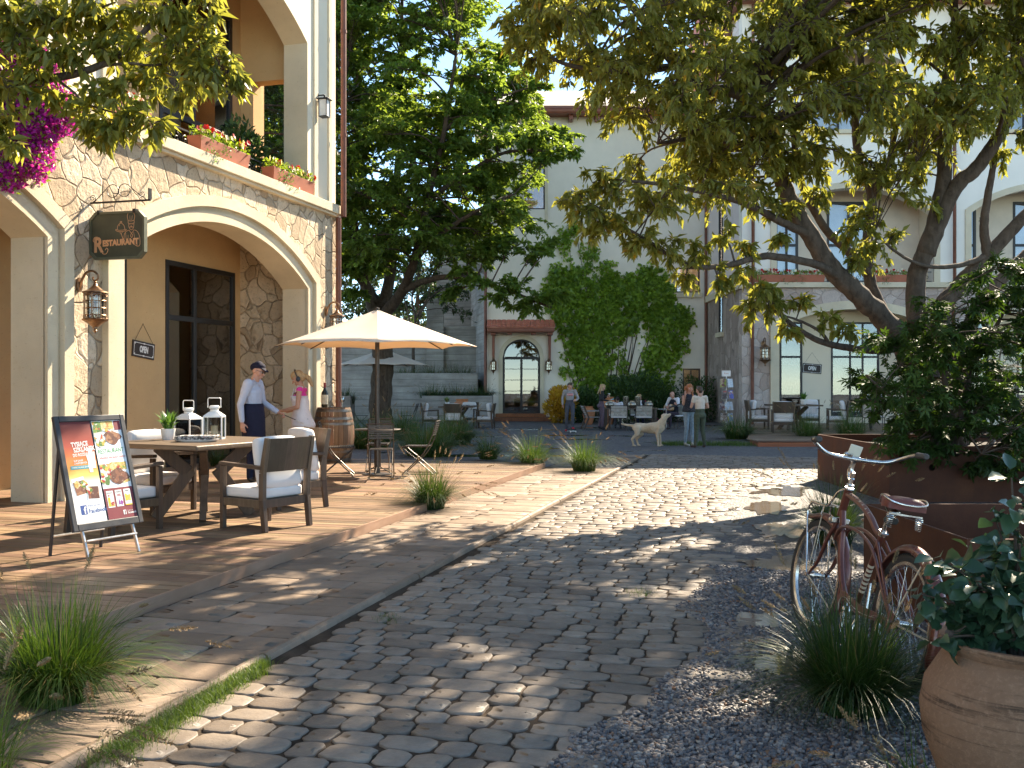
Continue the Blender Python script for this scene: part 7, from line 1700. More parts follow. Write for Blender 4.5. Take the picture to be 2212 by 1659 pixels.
for s_ in (-1, 1):
    m.tube(curve([V3(1.03, .63, s_*.022), V3(.94, .71, s_*.03), V3(.78, .735, s_*.032), V3(.60, .715, s_*.028), V3(.44, .66, s_*.028), V3(.27, .555, s_*.045), V3(.12, .445, s_*.058), V3(.0, RW, s_*.062)], 6), .0095, 10)
    m.tube(curve([BBp+V3(0, 0, s_*.03), V3(.40, .31, s_*.045), V3(.15, .35, s_*.06), V3(0, RW, s_*.062)], 4), .010, 10)
    m.tube([SC_+V3(0, -.03, s_*.022), V3(.20, .55, s_*.05), V3(.0, RW, s_*.066)], .0085, 8)
    m.bar(V3(-.01, RW+.05, s_*.066), V3(.03, RW-.05, s_*.066), .006, .06, 0, (1, 0, 0))
m.build('frame', bikered, t, True, ang=50)
m = MB()
for i in range(7): f = .38+.055*i; p_ = SC_.lerp(BBp, f); q_ = SC_.lerp(BBp, f+.03); m.tube([p_, q_], .0172, 12)
cc = curve([HT+V3(.008, -.03), V3(.90, .905), V3(.74, .875), V3(.60, .825), V3(.49, .765), SC_], 6)
for i, ch in enumerate('NVIWHA1'):
    p_ = cc[5+i*2]; d = (cc[6+i*2]-cc[5+i*2]).normalized(); vs, fs = text_geo(ch, .02, 0, 1, .0006)
    n_ = Vector((0, 0, 1))-d*d.z; n_.normalize(); sd = Vector((0, 1, 0)); lk = (n_*.80+sd*.60).normalized(); up_ = lk.cross(d)
    Mx = Matrix(((d.x, up_.x, lk.x, 0), (d.y, up_.y, lk.y, 0), (d.z, up_.z, lk.z, 0), (0, 0, 0, 1))); m.X = Matrix.Translation(p_+lk*.0194) @ Mx; m.add(vs, fs)
m.X = Matrix.Identity(4); m.build('painted_marks', cream_pt, t, True, ang=50)
# fork, crown, stem
m = MB(); Xs = Matrix.Translation(V3(WBL, RW)) @ Matrix.Rotation(R(ST), 4, 'Z') @ Matrix.Translation(-V3(WBL, RW)); m.X = Xs
for s_ in (-1, 1): c = curve([HB_+V3(.012, -.03, s_*.03), V3(1.10, .64, s_*.052), V3(1.19, .46, s_*.056), V3(WBL-.03, RW+.035, s_*.058), V3(WBL, RW, s_*.058)], 5); m.tube(c, [lerp(.0155, .009, i/(len(c)-1)) for i in range(len(c))], 10, flat=.85)
m.build('fork', bikered, t); m = MB(); m.bar(HB_+V3(.008, -.03, -.055), HB_+V3(.008, -.03, .055), .05, .032); m.ell(HB_+V3(.03, -.035, .04), (.022, .022, .022)); m.ell(HB_+V3(.03, -.035, -.04), (.022, .022, .022)); m.tube([HT+V3(-.006, .0), HT+V3(-.010, .012)], .029, 16); m.tube([HT+V3(-.012, .018), HT+V3(-.016, .034)], .024, 16); m.build('headset', chrome, t, True, .004)
m = MB(); m.tube(curve([HT+V3(-.012, .03), HT+V3(-.024, .075), HT+V3(-.034, .108)], 3), .0135, 10); m.tube(curve([HT+V3(-.03, .06), HT+V3(-.0, .115), HT+V3(-.012, .165), HT+V3(-.034, .185)], 5), .013, 10); m.tube(curve([HT+V3(-.022, .045), HT+V3(.035, .075), HT+V3(.04, .125), HT+V3(.008, .168)], 5), .009, 8, flat=.6); st = m.build('stem', chrome, t)
bc = HT+V3(-.032, .188); m = MB(); hb = [(-.30, .295, .085), (-.22, .305, .085), (-.14, .29, .075), (-.07, .245, .045), (-.03, .18, .012), (-.01, .10, .002), (0, 0, 0), (-.01, -.10, .002), (-.03, -.18, .012), (-.07, -.245, .045), (-.14, -.29, .075), (-.22, -.305, .085), (-.30, -.31, .082)]
rotb = Matrix.Rotation(R(-7), 3, 'Z'); hp = curve([bc+rotb @ Vector(p_) for p_ in hb], 5); m.tube(hp, .0118, 14); m.tube([bc+V3(0, 0, -.028), bc+V3(0, 0, .028)], .0165, 14); hbar = m.build('handlebar', chrome, t)
for a, b in ((hp[0], hp[8]), (hp[-1], hp[-9])):
    m = MB(); d = (b-a).normalized(); k = 18; P = [a-d*.006+(b-a).normalized()*((b-a).length)*i/k for i in range(k+1)]; m.tube(P, [.013]+[.0172+.0013*(i % 2) for i in range(1, k)]+[.0165], 14); m.build('grip', griprub, hbar)
m = MB(); m.X = Matrix.Translation(bc+V3(.0, .042, .012)) @ Matrix.Rotation(R(-12), 4, 'Y') @ Matrix.Rotation(R(8), 4, 'X'); m.bx(-.006, .006, -.038, .038, -.03, .042); m.build('number_plate', plain('ivory_plate', (.72, .66, .52), .4, 0, .05, 8, 0), hbar, False, .003)
m = MB(); m.X = Matrix.Translation(bc+V3(.02, .015, .035)); m.lathe([(.005, -.01), (.03, -.005), (.034, .008), (.02, .022), (.001, .026)], 18); m.build('bell', chrome, hbar)
# saddle
SD = V3(.30, .965); m = MB(); L_ = [(-.155, .0, .095, .045), (-.14, .014, .108, .055), (-.10, .026, .112, .062), (-.04, .022, .098, .060), (.02, .010, .070, .052), (.08, .006, .046, .044), (.13, .012, .034, .040), (.155, .016, .026, .036), (.168, .014, .012, .028)]
vs = []; n = 16
for x, z, w, h in L_:
    for j in range(n):
        a = PI*j/(n-1); wy = math.cos(a); vs.append(SD+V3(x, z-h*(1-math.sin(a)**.55)*1.15+(.008*(abs(wy)) if x < -.05 else 0), wy*w*(1+.06*math.sin(a))))
fs = [(i*n+j, (i+1)*n+j, (i+1)*n+j+1, i*n+j+1) for i in range(len(L_)-1) for j in range(n-1)]+[tuple(range(n)), tuple((len(L_)-1)*n+j for j in range(n-1, -1, -1))]
m.add(vs, fs); sd = m.build('saddle', leather, t, True, ang=50); q_ = sd.modifiers.new('sub', 'SUBSURF'); q_.levels = 1; q_.render_levels = 2
m = MB(); m.tube(curve([SD+V3(.06, -.028, .062), SD+V3(.0, .004, .088), SD+V3(-.08, .018, .114), SD+V3(-.15, .0, .10), SD+V3(-.172, -.012, .05), SD+V3(-.176, -.014, 0), SD+V3(-.172, -.012, -.05), SD+V3(-.15, .0, -.10), SD+V3(-.08, .018, -.114), SD+V3(.0, .004, -.088), SD+V3(.06, -.028, -.062)], 5), .005, 8)
for s_ in (-1, 1): m.tube([SD+V3(-.13, -.07, s_*.075), SD+V3(.0, -.075, s_*.035), SD+V3(.13, -.035, s_*.012)], .005, 8)
m.bar(SD+V3(-.13, -.07, -.09), SD+V3(-.13, -.07, .09), .02, .008); m.build('saddle_rail', chrome, sd)
for s_ in (-1, 1):
    m = MB(); pts = [SD+V3(-.13+.020*math.cos(w)*(1-.35*w/44), -.075-.0016*w*1.0, s_*.078+.020*math.sin(w)*(1-.35*w/44)) for w in [i*.45 for i in range(98)]]; m.tube(pts, .0028, 5); m.build('spring', chrome, sd)
m = MB(); m.tube([SC_+V3(-.005, .01), SC_+V3(-.055, .125)], .0125, 12); m.tube([SC_+V3(-.055, .125), SD+V3(.02, -.07)], .011, 10); m.ell(SC_+V3(-.057, .128), (.018, .016, .016)); m.ell(SD+V3(.0, -.072), (.024, .03, .018)); m.tube([SC_+V3(.0, .0), SC_+V3(-.012, .028)], .023, 14); m.tube([SC_+V3(-.03, .012, -.02), SC_+V3(-.03, .012, .02)], .008, 8); m.build('seatpost', chrome, t)
m = MB(); m.X = Matrix.Translation(SC_+V3(-.075, .095)) @ Matrix.Rotation(R(-90), 4, 'Y') @ Matrix.Rotation(PI/2, 4, 'Z')
k = 12; pill = [(.022+.019*math.cos(a), .019*math.sin(a)) for a in [-PI/2+PI*i/k for i in range(k+1)]]+[(-.022-.019*math.cos(a), -.019*math.sin(a)) for a in [-PI/2+PI*i/k for i in range(k+1)]]
m.prism(pill, 0, .016); m.build('rear_light', plain('black_lens', (.008, .008, .008), .3, 0, .1, 5, 0), t, False, .003)
# chain guard on the side we see, crank and chainring
gy = .062; m = MB(); pl = [(.74, .25), (.745, .33), (.70, .375), (.64, .385), (.56, .372), (.40, .355), (.20, .365), (.10, .352), (.10, .325), (.22, .318), (.40, .300), (.52, .315), (.60, .335), (.66, .325), (.70, .29), (.705, .25)]
m.prism([(x, z) for x, z in pl], -.002, .002, 0, Matrix.Translation((0, gy, 0)) @ XZ); m.build('chain_guard', bikered, t, False, .0015)
m = MB(); m.tube(curve([V3(.695, .26, gy+.004), V3(.69, .325, gy+.004), V3(.62, .352, gy+.004), V3(.52, .330, gy+.004), V3(.38, .318, gy+.004), V3(.20, .335, gy+.004)], 6), .0042, 6, flat=.4)
vs, fs = text_geo('TIGER', .034, 0, 1, .0003); m.X = Matrix.Translation((.545, gy+.0035, .358)) @ Matrix.Rotation(R(4), 4, 'Y') @ XZ; m.add(vs, fs); m.build('guard_lettering', cream_pt, t, True)
m = MB(); m.X = Matrix.Translation(BBp+V3(0, 0, .048)) @ Matrix.Rotation(PI/2, 4, 'X'); kk = 36; O = [(.085+.004*(i % 2), 2*PI*i/(2*kk)) for i in range(2*kk)]
for i in range(2*kk):
    (ra, a), (rb, b) = O[i], O[(i+1) % (2*kk)]
    for z in (-.0015, .0015): m.quad((ra*math.cos(a), ra*math.sin(a), z), (rb*math.cos(b), rb*math.sin(b), z), (.066*math.cos(b), .066*math.sin(b), z), (.066*math.cos(a), .066*math.sin(a), z))
m.loop([(.045*math.cos(2*PI*i/24), .045*math.sin(2*PI*i/24), 0) for i in range(24)], .006, 6)
for i in range(5): a = 2*PI*i/5; m.bar((.02*math.cos(a), .02*math.sin(a), 0), (.068*math.cos(a), .068*math.sin(a), 0), .012, .004)
m.build('chainring', chrome, t, False)
for s_, dx, dz in ((1, -.03, -.165), (-1, .03, .165)):
    m = MB(); a = BBp+V3(0, 0, s_*.062); b = BBp+V3(dx, dz, s_*.078); m.bar(a, b, .016, .026, 0, (1, 0, 0), .013, .02); m.ell(a, (.02, .014, .02)); cr = m.build('crank', chrome, t, True, .003); m = MB(); m.box(b+V3(0, 0, s_*.055), (.085, .07, .026)); m.build('pedal', rubber, cr, False, .005)
m = MB(); m.tube([V3(.44, .29, .05), V3(.36, .16, .14), V3(.30, .03, .22)], .009, 8); m.build('kickstand', chrome, t)
# fender stays, front rack
for cx, ang, nm in ((WBL, 92, 'fender_stay'), (WBL, 200, 'fender_stay'), (0, 118, 'fender_stay'), (0, 180, 'fender_stay')):
    for s_ in (-1, 1): m = MB(); a = R(ang); m.bar(V3(cx, RW, s_*.066), V3(cx+(RW+.03)*math.cos(a), RW+(RW+.03)*math.sin(a), s_*.034), .010, .004, 0, (0, 1, 0)); m.build(nm, cream_pt, t, False, .001)
m = MB(); zk = .815; x0, x1 = WBL-.19, WBL+.13
m.tube(curve([V3(x0-.07, zk+.13, 0), V3(x0-.02, zk+.10, .03), V3(x0+.03, zk+.01, .055), V3(x0+.10, zk, .062), V3(x1-.03, zk, .062), V3(x1, zk-.01, .05), V3(x1, zk-.01, -.05), V3(x1-.03, zk, -.062), V3(x0+.10, zk, -.062), V3(x0+.03, zk+.01, -.055), V3(x0-.02, zk+.10, -.03), V3(x0-.07, zk+.13, 0)], 4), .0065, 7)
for y in (-.035, -.012, .012, .035): m.tube([V3(x0+.06, zk, y), V3(x1, zk-.006, y)], .0032, 5)
for s_ in (-1, 1): m.tube(curve([V3(x1-.03, zk, s_*.062), V3(x1+.005, zk-.04, s_*.072), V3(x1, zk-.12, s_*.072), V3(WBL, RW, s_*.07)], 4), .006, 7); m.tube(curve([V3(x0+.12, zk, s_*.05), V3(x0+.12, zk-.06, s_*.062), V3(x0+.09, zk-.055, s_*.066), V3(x0+.08, zk-.01, s_*.062)], 4), .003, 5)
m.build('front_rack', chrome, t)
# ---------------------------------------------------------------- people and the dog
def m_cloth(name, col, var=.12, sc=14, bump=.35, rough=.85, weave=260):
    t = NT(name); c = t.co(); a = t.noise(sc, 4, .6, c, .8); b = t.noise(weave, 2, .5, c)
    k = t.ramp(a, [(.3, tuple(x*(1-var) for x in col)), (.7, tuple(min(1, x*(1+var)) for x in col))])
    return t.fin(k, rough, t.bump(t.math('ADD', a, t.math('MULTIPLY', b, .15)), bump, .02), spec=.2)
def m_skin(name, col):
    t = NT(name); k = t.ramp(t.noise(16, 4), [(.3, (col[0]*.93, col[1]*.86, col[2]*.84)), (.7, col)]); t.fin(k, .5, t.bump(t.noise(120, 3), .06, .003), spec=.35)
    t.p.inputs['Subsurface Weight'].default_value = .12; t.p.inputs['Subsurface Scale'].default_value = .01; return t.mat
skinA = m_skin('fair_skin', (.58, .32, .23)); skinB = m_skin('tanned_skin', (.52, .28, .18))
shoeK = plain('black_shoe', (.02, .018, .018), .45, 0, .2, 20, .1)
eyew = plain('eye_white', (.75, .72, .68), .2, 0, .02, 5, 0); eyed = plain('dark_iris', (.02, .014, .01), .15, 0, .1, 5, 0)
def m_hair(name, c1, c2):
    t = NT(name); a = t.noise(1, 5, .7, t.co((30, 30, 5)), .6); return t.fin(t.ramp(a, [(.3, c1), (.7, c2)]), .5, t.bump(a, .9, .02), spec=.5)
blond = m_hair('blond_hair', (.30, .17, .07), (.56, .38, .19)); brown = m_hair('brown_hair', (.035, .018, .010), (.10, .055, .03)); redh = m_hair('red_hair', (.26, .075, .022), (.50, .19, .06)); darkh = m_hair('dark_hair', (.014, .009, .007), (.04, .025, .018))
def prim(p0, p1, a0, b0, a1, b1, side, n=14, k=5):
    """closed limb: elliptical ends (a across 'side', b the other way)"""
    p0, p1 = Vector(p0), Vector(p1); d = p1-p0; L_ = max(1e-5, d.length); d = d/L_ if L_ > 1e-4 else Vector((0, 0, 1)); s = Vector(side); s = s-d*s.dot(d)
    if s.length < 1e-4: s = d.orthogonal()
    s.normalize(); w = d.cross(s); vs = []; R_ = []
    for i in range(k+1): t = -PI/2+PI/2*i/k; R_.append((p0+d*math.sin(t)*min(a0, b0), math.cos(t)*a0, math.cos(t)*b0))
    for i in range(k+1): t = PI/2*i/k; R_.append((p1+d*math.sin(t)*min(a1, b1), math.cos(t)*a1, math.cos(t)*b1))
    for c, a, b in R_:
        a, b = max(a, 1e-4), max(b, 1e-4)
        for j in range(n): w_ = 2*PI*j/n; vs.append(c+s*a*math.cos(w_)+w*b*math.sin(w_))
    m = len(R_); fs = [(i*n+j, i*n+(j+1) % n, (i+1)*n+(j+1) % n, (i+1)*n+j) for i in range(m-1) for j in range(n)]+[tuple(range(n-1, -1, -1)), tuple((m-1)*n+j for j in range(n))]
    return vs, fs
class Body:
    def __init__(s): s.m = MB(); s.P = []
    def limb(s, p0, p1, r0, r1, lab, flat=1.0, side=(0, 1, 0), flat1=None):
        a0, b0, a1, b1 = r0, r0*flat, r1, r1*(flat1 or flat); s.m.add(*prim(p0, p1, a0, b0, a1, b1, side)); s.P.append((Vector(p0), Vector(p1), math.sqrt(a0*b0), math.sqrt(a1*b1), lab)); return s
    def mesh(s, name, vox, smooth=4):
        me = s.m.mesh(name, []); o = bpy.data.objects.new('tmp', me); COL.objects.link(o)
        q = o.modifiers.new('r', 'REMESH'); q.mode = 'VOXEL'; q.voxel_size = vox; q2 = o.modifiers.new('s', 'SMOOTH'); q2.factor = .5; q2.iterations = smooth
        dg = bpy.context.evaluated_depsgraph_get(); dg.update(); out = bpy.data.meshes.new_from_object(o.evaluated_get(dg)); bpy.data.objects.remove(o); bpy.data.meshes.remove(me); out.name = name; return out
    def build(s, name, mats, parent, vox=.008, smooth=4):
        """mats: label -> material"""
        me = s.mesh(name, vox, smooth); labs = list(dict.fromkeys(p[4] for p in s.P)); ml = list(dict.fromkeys(mats[l] for l in labs)); 
        for q in ml: me.materials.append(q)
        n = len(me.polygons); c = np.empty(n*3, np.float32); me.polygons.foreach_get('center', c); c = c.reshape(-1, 3); best = np.full(n, 1e9); idx = np.zeros(n, np.int32)
        for p0, p1, r0, r1, lab in s.P:
            a, b = np.array(p0[:]), np.array(p1[:]); ab = b-a; L2 = max(1e-9, ab@ab); t = np.clip((c-a)@ab/L2, 0, 1); d = np.linalg.norm(c-(a+t[:, None]*ab), axis=1)-(r0+(r1-r0)*t)
            k = d < best; best[k] = d[k]; idx[k] = ml.index(mats[lab])
        me.polygons.foreach_set('material_index', idx); me.polygons.foreach_set('use_smooth', [True]*n); me.update(); return link(name, me, parent)
ST0 = dict(pel=(0, 0, .95), wai=(.0, 0, 1.10), che=(.01, 0, 1.30), nek=(0, 0, 1.48), hd=(.03, 0, 1.615), LS=(0, .185, 1.425), RS=(0, -.185, 1.425), LE=(-.02, .235, 1.14), RE=(-.02, -.235, 1.14), LW=(.06, .25, .90), RW=(.06, -.25, .90),
           LH=(.0, .095, .93), RH=(.0, -.095, .93), LK=(.03, .10, .50), RK=(.03, -.10, .50), LA=(-.01, .105, .085), RA=(-.01, -.105, .085), LT=(.15, .12, .035), RT=(.15, -.12, .035), lh=(.1, 0, -1), rh=(.1, 0, -1), face=(1, 0, -.05), curl=.6)
def hand(b, w, d, sd, palm_n, curl, s=1.0):
    """palm, four fingers of different lengths and a thumb leaving the side of the palm"""
    w = Vector(w); d = Vector(d).normalized(); n = Vector(palm_n); n = (n-d*n.dot(d)).normalized(); x = d.cross(n)*sd
    b.limb(w, w+d*.075*s, .026*s, .038*s, 'skin', .45, x)
    for i, l in enumerate((.068, .078, .073, .056)):
        o = w+d*.080*s+x*(.030-.020*i)*s; k = o+(d*math.cos(curl*.6)+n*math.sin(curl*.6))*l*.5*s; e = k+(d*math.cos(curl*1.7)+n*math.sin(curl*1.7))*l*.5*s; b.limb(o-d*.02*s, k, .0095*s, .0085*s, 'skin'); b.limb(k, e, .0085*s, .0068*s, 'skin')
    o = w+d*.025*s+x*.030*s; k = o+(d*.6+x*.7+n*.25).normalized()*.042*s; e = k+(d*.85+x*.15+n*.5).normalized()*.032*s; b.limb(o, k, .013*s, .0105*s, 'skin'); b.limb(k, e, .0105*s, .0082*s, 'skin')
def person(label, loc, head_deg, h, mats, pose={}, slv='long', female=False, legs='long', vox=.008, hair=None, hmat=None, group=None, wide=1.0, shoe=True, hstyle=()):
    """mats: top, bottom, shoe, skin; the figure faces +x of its own frame"""
    t = thing('person', label, 'person', loc, R(head_deg), group, sc=h/1.75); J = dict(ST0); J.update(pose); J = {k: (Vector(v) if isinstance(v, (tuple, list, Vector)) else v) for k, v in J.items()}
    b = Body(); f = Vector((1, 0, 0)); ys = J['LS']-J['RS']; ys.normalize(); yh = (J['LH']-J['RH']).normalized(); wv = wide
    sh, wa, hp = (.155, .115, .150) if female else (.175, .145, .150)
    up = (J['nek']-J['che']).normalized()
    b.limb(J['pel'], J['wai'], hp*wv, wa*wv, 'bottom', .72, yh, .70); b.limb(J['wai'], J['che'], wa*wv, sh*wv*.96, 'top', .70, ys, .64); b.limb(J['che'], J['che']+up*.075, sh*wv, sh*.82, 'top', .60, ys, .50)
    for s_, sd in (('L', 1), ('R', -1)): b.limb(J['nek']-up*.045, J[s_+'S']-up*.005, .05, .052 if female else .062, 'top', .9, f)
    if female: 
        for sd in (1, -1): c = J['che']+up*-.005+ys*.065*sd+f*.085; b.limb(c, c+f*.012, .058, .05, 'top')
    b.limb(J['nek']-up*.02, J['hd']+Vector((-.02, 0, -.06)), .054 if female else .060, .052 if female else .058, 'skin')
    F_ = J['face'].normalized(); hs = Vector((0, 0, 1)).cross(F_).normalized(); hu = F_.cross(hs); c = J['hd']; H_ = lambda x, y, z: c+F_*x+hs*y+hu*z
    b.limb(H_(-.022, 0, .028), H_(.018, 0, .034), .078, .074, 'skin', 1.13, hs); b.limb(H_(.02, 0, -.005), H_(.045, 0, -.062), .066, .040, 'skin', 1.0, hs); b.limb(H_(.045, 0, -.075), H_(.062, 0, -.085), .030, .022, 'skin', .8, hs)
    b.limb(H_(.085, 0, .008), H_(.108, 0, -.030), .0085, .014, 'skin'); b.limb(H_(.082, -.028, .022), H_(.082, .028, .022), .011, .011, 'skin'); b.limb(H_(.083, -.016, -.060), H_(.083, .016, -.060), .0085, .0085, 'lips')
    for sd in (1, -1): b.limb(H_(-.008, sd*.078, .012), H_(-.012, sd*.083, -.028), .016, .010, 'skin', .5, F_); b.limb(H_(.055, sd*.040, -.02), H_(.05, sd*.038, -.03), .03, .028, 'skin')
    for s_, sd in (('L', 1), ('R', -1)):
        S, E_, W_2 = J[s_+'S'], J[s_+'E'], J[s_+'W']; k = .86 if female else 1.0
        m_ = S.lerp(E_, .42); loose = 1.16 if slv == 'long' else 1.0
        if slv == 'none': b.limb(S, E_, .052*k, .040*k, 'skin')
        else: b.limb(S, m_, .064*k*loose, .058*k*loose, 'top'); b.limb(m_, E_, .052*k*loose, .043*k*loose, 'top' if slv == 'long' else 'skin')
        wr = E_.lerp(W_2, .86 if slv == 'long' else 1.0); b.limb(E_, wr, .043*k*loose, .031*k*(1.25 if slv == 'long' else 1), 'top' if slv == 'long' else 'skin')
        if slv == 'long': b.limb(E_.lerp(W_2, .8), W_2, .028*k, .025*k, 'skin')
        hdv = J['lh' if s_ == 'L' else 'rh']; pn = J.get(s_+'N', Vector((0, -sd, 0))); hand(b, W_2, hdv, -sd, pn, J.get(s_+'curl', J['curl']), .92 if female else 1.0)
        Hh, K_, A_, T_ = J[s_+'H'], J[s_+'K'], J[s_+'A'], J[s_+'T']; q_ = .96 if female else 1.0; lo = 1.12 if legs == 'long' else 1.0
        b.limb(Hh+Vector((0, sd*-.005, -.01)), K_, .098*q_*wv, .060*q_*lo, 'bottom'); cal = K_.lerp(A_, .32)-F_*0+Vector((-.012, 0, 0)); b.limb(K_, cal, .058*q_*lo, .056*q_*lo, 'bottom'); b.limb(cal, A_, .056*q_*lo, (.040 if legs != 'slim' else .034)*lo, 'bottom')
        if shoe: b.limb(A_+Vector((0, 0, -.01)), A_.lerp(T_, .2)-Vector((0, 0, .03)), .042, .040, 'shoe'); b.limb(A_.lerp(T_, .1)-Vector((0, 0, .035)), T_, .040, .038, 'shoe', .8, (0, 1, 0))
    if female: b.limb(J['pel']+Vector((-.055, .06, -.03)), J['pel']+Vector((-.055, -.06, -.03)), .10, .10, 'bottom')
    else: b.limb(J['pel']+Vector((-.045, .055, -.03)), J['pel']+Vector((-.045, -.055, -.03)), .092, .092, 'bottom')
    mats = dict(mats); mats.setdefault('lips', mats['skin']); o = b.build('body', mats, t, vox)
    m = MB()
    for sd in (1, -1): m.ell(H_(.0745, sd*.031, .010), (.0135, .0135, .0115), 10, 8, 0)
    m.build('eyes', eyew, t); m = MB()
    for sd in (1, -1): m.ell(H_(.0848, sd*.030, .009), .0062, 8, 6); m.tube([H_(.087, sd*.017, .032), H_(.090, sd*.032, .036), H_(.080, sd*.047, .031)], .0032, 5)
    m.build('eye_details', eyed, t)
    if hmat:
        hb = Body()
        if 'short' in hstyle: hb.limb(H_(-.028, 0, .045), H_(.025, 0, .062), .083, .070, 'h', 1.1, hs); hb.limb(H_(-.06, 0, .0), H_(-.05, 0, -.035), .068, .055, 'h', .8, hs); hb.limb(H_(.05, -.03, .105), H_(.055, .03, .11), .035, .035, 'h')
        if 'long' in hstyle or 'pony' in hstyle: hb.limb(H_(-.03, 0, .042), H_(.022, 0, .060), .085, .074, 'h', 1.1, hs); hb.limb(H_(-.06, 0, .0), H_(-.055, 0, -.03), .070, .058, 'h', .85, hs)
        if 'long' in hstyle:
            for sd in (1, -1): hb.limb(H_(-.01, sd*.07, .03), H_(-.02, sd*.088, -.10), .034, .040, 'h', .8, F_); hb.limb(H_(-.02, sd*.088, -.10), H_(.0, sd*.10, -.235), .040, .028, 'h', .8, F_)
            hb.limb(H_(-.07, 0, -.02), H_(-.09, 0, -.26), .085, .065, 'h', .5, hs)
        if 'curly' in hstyle:
            rq = random.Random(4)
            for i in range(34): sd = rq.choice((-1, 1)); z = rq.uniform(-.27, .05); hb.limb(H_(rq.uniform(-.07, .01), sd*rq.uniform(.07, .125), z), H_(rq.uniform(-.07, .01), sd*rq.uniform(.07, .125), z-.03), .024, .018, 'h')
        if 'pony' in hstyle: hb.limb(H_(-.09, 0, .0), H_(-.115, 0, -.01), .03, .028, 'h'); hb.limb(H_(-.11, 0, .0), H_(-.155, 0, -.07), .036, .042, 'h'); hb.limb(H_(-.155, 0, -.07), H_(-.15, .0, -.20), .042, .022, 'h')
        hb.build('hair', {'h': hmat}, t, .007, 2)
    return t, J, H_
def loft(rings, n=28):
    """rings: (centre, half-depth along x, half-width along y)"""
    vs = [Vector(c)+Vector((a*math.cos(2*PI*j/n), b*math.sin(2*PI*j/n), 0)) for c, a, b in rings for j in range(n)]; return vs, [(i*n+j, i*n+(j+1) % n, (i+1)*n+(j+1) % n, (i+1)*n+j) for i in range(len(rings)-1) for j in range(n)]
def garment(name, rings, mat, parent, th=.006, n=28, wob=.0):
    m = MB(); vs, fs = loft(rings, n)
    if wob: vs = [v+Vector((wob*mnoise.noise(v*9), wob*mnoise.noise(v*9+Vector((5, 1, 2))), 0)) for v in vs]
    m.add(vs, fs); o = m.build(name, mat, parent, True, 0, ang=180); q_ = o.modifiers.new('t', 'SOLIDIFY'); q_.thickness = th; return o
navy = m_cloth('navy_apron_cloth', (.020, .020, .040)); navyt = m_cloth('navy_trousers', (.018, .020, .042)); shirtb = m_cloth('pale_blue_shirt', (.50, .52, .62), .08, 9, .6)
# ---- waiter
wl_ = G(547, 1042, DECK)
t, J, H_ = person('waiter in a dark flat cap, pale blue shirt and navy apron offering a spatula', wl_, -8, 1.80, dict(top=shirtb, bottom=navyt, shoe=shoeK, skin=skinA), dict(hd=(.075, 0, 1.605), nek=(.02, 0, 1.48), face=(.93, -.12, -.32), LE=(.05, .25, 1.15), LW=(.31, .20, 1.00), lh=(1, -.1, -.25), RE=(-.09, -.245, 1.13), RW=(-.06, -.255, .87), rh=(.1, .0, -1), RN=(.2, 1, 0), LN=(0, -.5, -1), Lcurl=1.25, curl=.45, che=(.0, 0, 1.30)), vox=.0062, wide=1.06, hmat=None)
garment('apron', [((.005, 0, 1.13), .128, .168), ((.0, 0, 1.0), .145, .180), ((.0, 0, .93), .155, .188), ((.01, 0, .70), .155, .188), ((.015, 0, .50), .155, .186), ((.015, 0, .44), .157, .188)], navy, t, .006, 32, .018)
m = MB(); m.bx(-.15, .148, -.176, .176, 1.085, 1.12) if False else None
vs, fs = loft([((.0, 0, 1.105), .136, .175), ((.0, 0, 1.14), .132, .170)]); m.add(vs, fs); m.build('apron_band', navy, t, True)
hb = Body(); hb.limb(H_(-.045, 0, .062), H_(.03, 0, .080), .092, .082, 'c', .62, Vector((0, 1, 0))); hb.limb(H_(.06, 0, .064), H_(.135, 0, .040), .075, .060, 'c', .22, Vector((0, 1, 0))); hb.limb(H_(-.07, 0, .04), H_(-.02, 0, .085), .085, .085, 'c', .75, Vector((0, 1, 0))); hb.build('flat_cap', {'c': m_cloth('dark_cap_cloth', (.014, .014, .030))}, t, .006, 2)
m = MB()
for sd in (1, -1):
    m.loop([H_(.092, sd*.033+.022*math.cos(a), .010+.017*math.sin(a)) for a in [2*PI*i/16 for i in range(16)]], .0022, 5); m.tube([H_(.088, sd*.056, .016), H_(.0, sd*.082, .022)], .0022, 5); m.prism([(0, 0)]*0+[(.021*math.cos(a), .016*math.sin(a)) for a in [2*PI*i/14 for i in range(14)]], 0, .001, 0, Matrix.Translation(H_(.092, sd*.033, .010)) @ Matrix.Rotation(PI/2, 4, 'Y') @ Matrix.Rotation(PI/2, 4, 'Z'))
m.tube([H_(.093, -.012, .014), H_(.096, 0, .017), H_(.093, .012, .014)], .002, 5); m.build('glasses', blackmetal, t)
m = MB()
for sd in (1, -1): m.add([H_(.03, sd*.01, -.155), H_(.0, sd*.07, -.10), H_(.035, sd*.075, -.125), H_(.085, sd*.02, -.175)], [(0, 1, 2, 3)])
m.build('collar', shirtb, t, False).modifiers.new('t', 'SOLIDIFY').thickness = .006
Mw = Matrix.Translation(wl_) @ Matrix.Rotation(R(-8), 4, 'Z') @ Matrix.Scale(1.80/1.75, 4)
a = Mw @ Vector((.38, .19, .985)); tt = thing('spatula', 'long-handled metal spatula held out by the waiter', 'spatula', a, R(-8)); m = MB(); m.tube([(-.07, 0, .02), (.20, .0, -.09)], .0065, 8); m.build('handle', steel_dk, tt); m = MB(); m.bar((.19, 0, -.086), (.31, 0, -.145), .035, .004, 0, (0, 0, 1), .075, .004); m.build('blade', alu, tt, False)
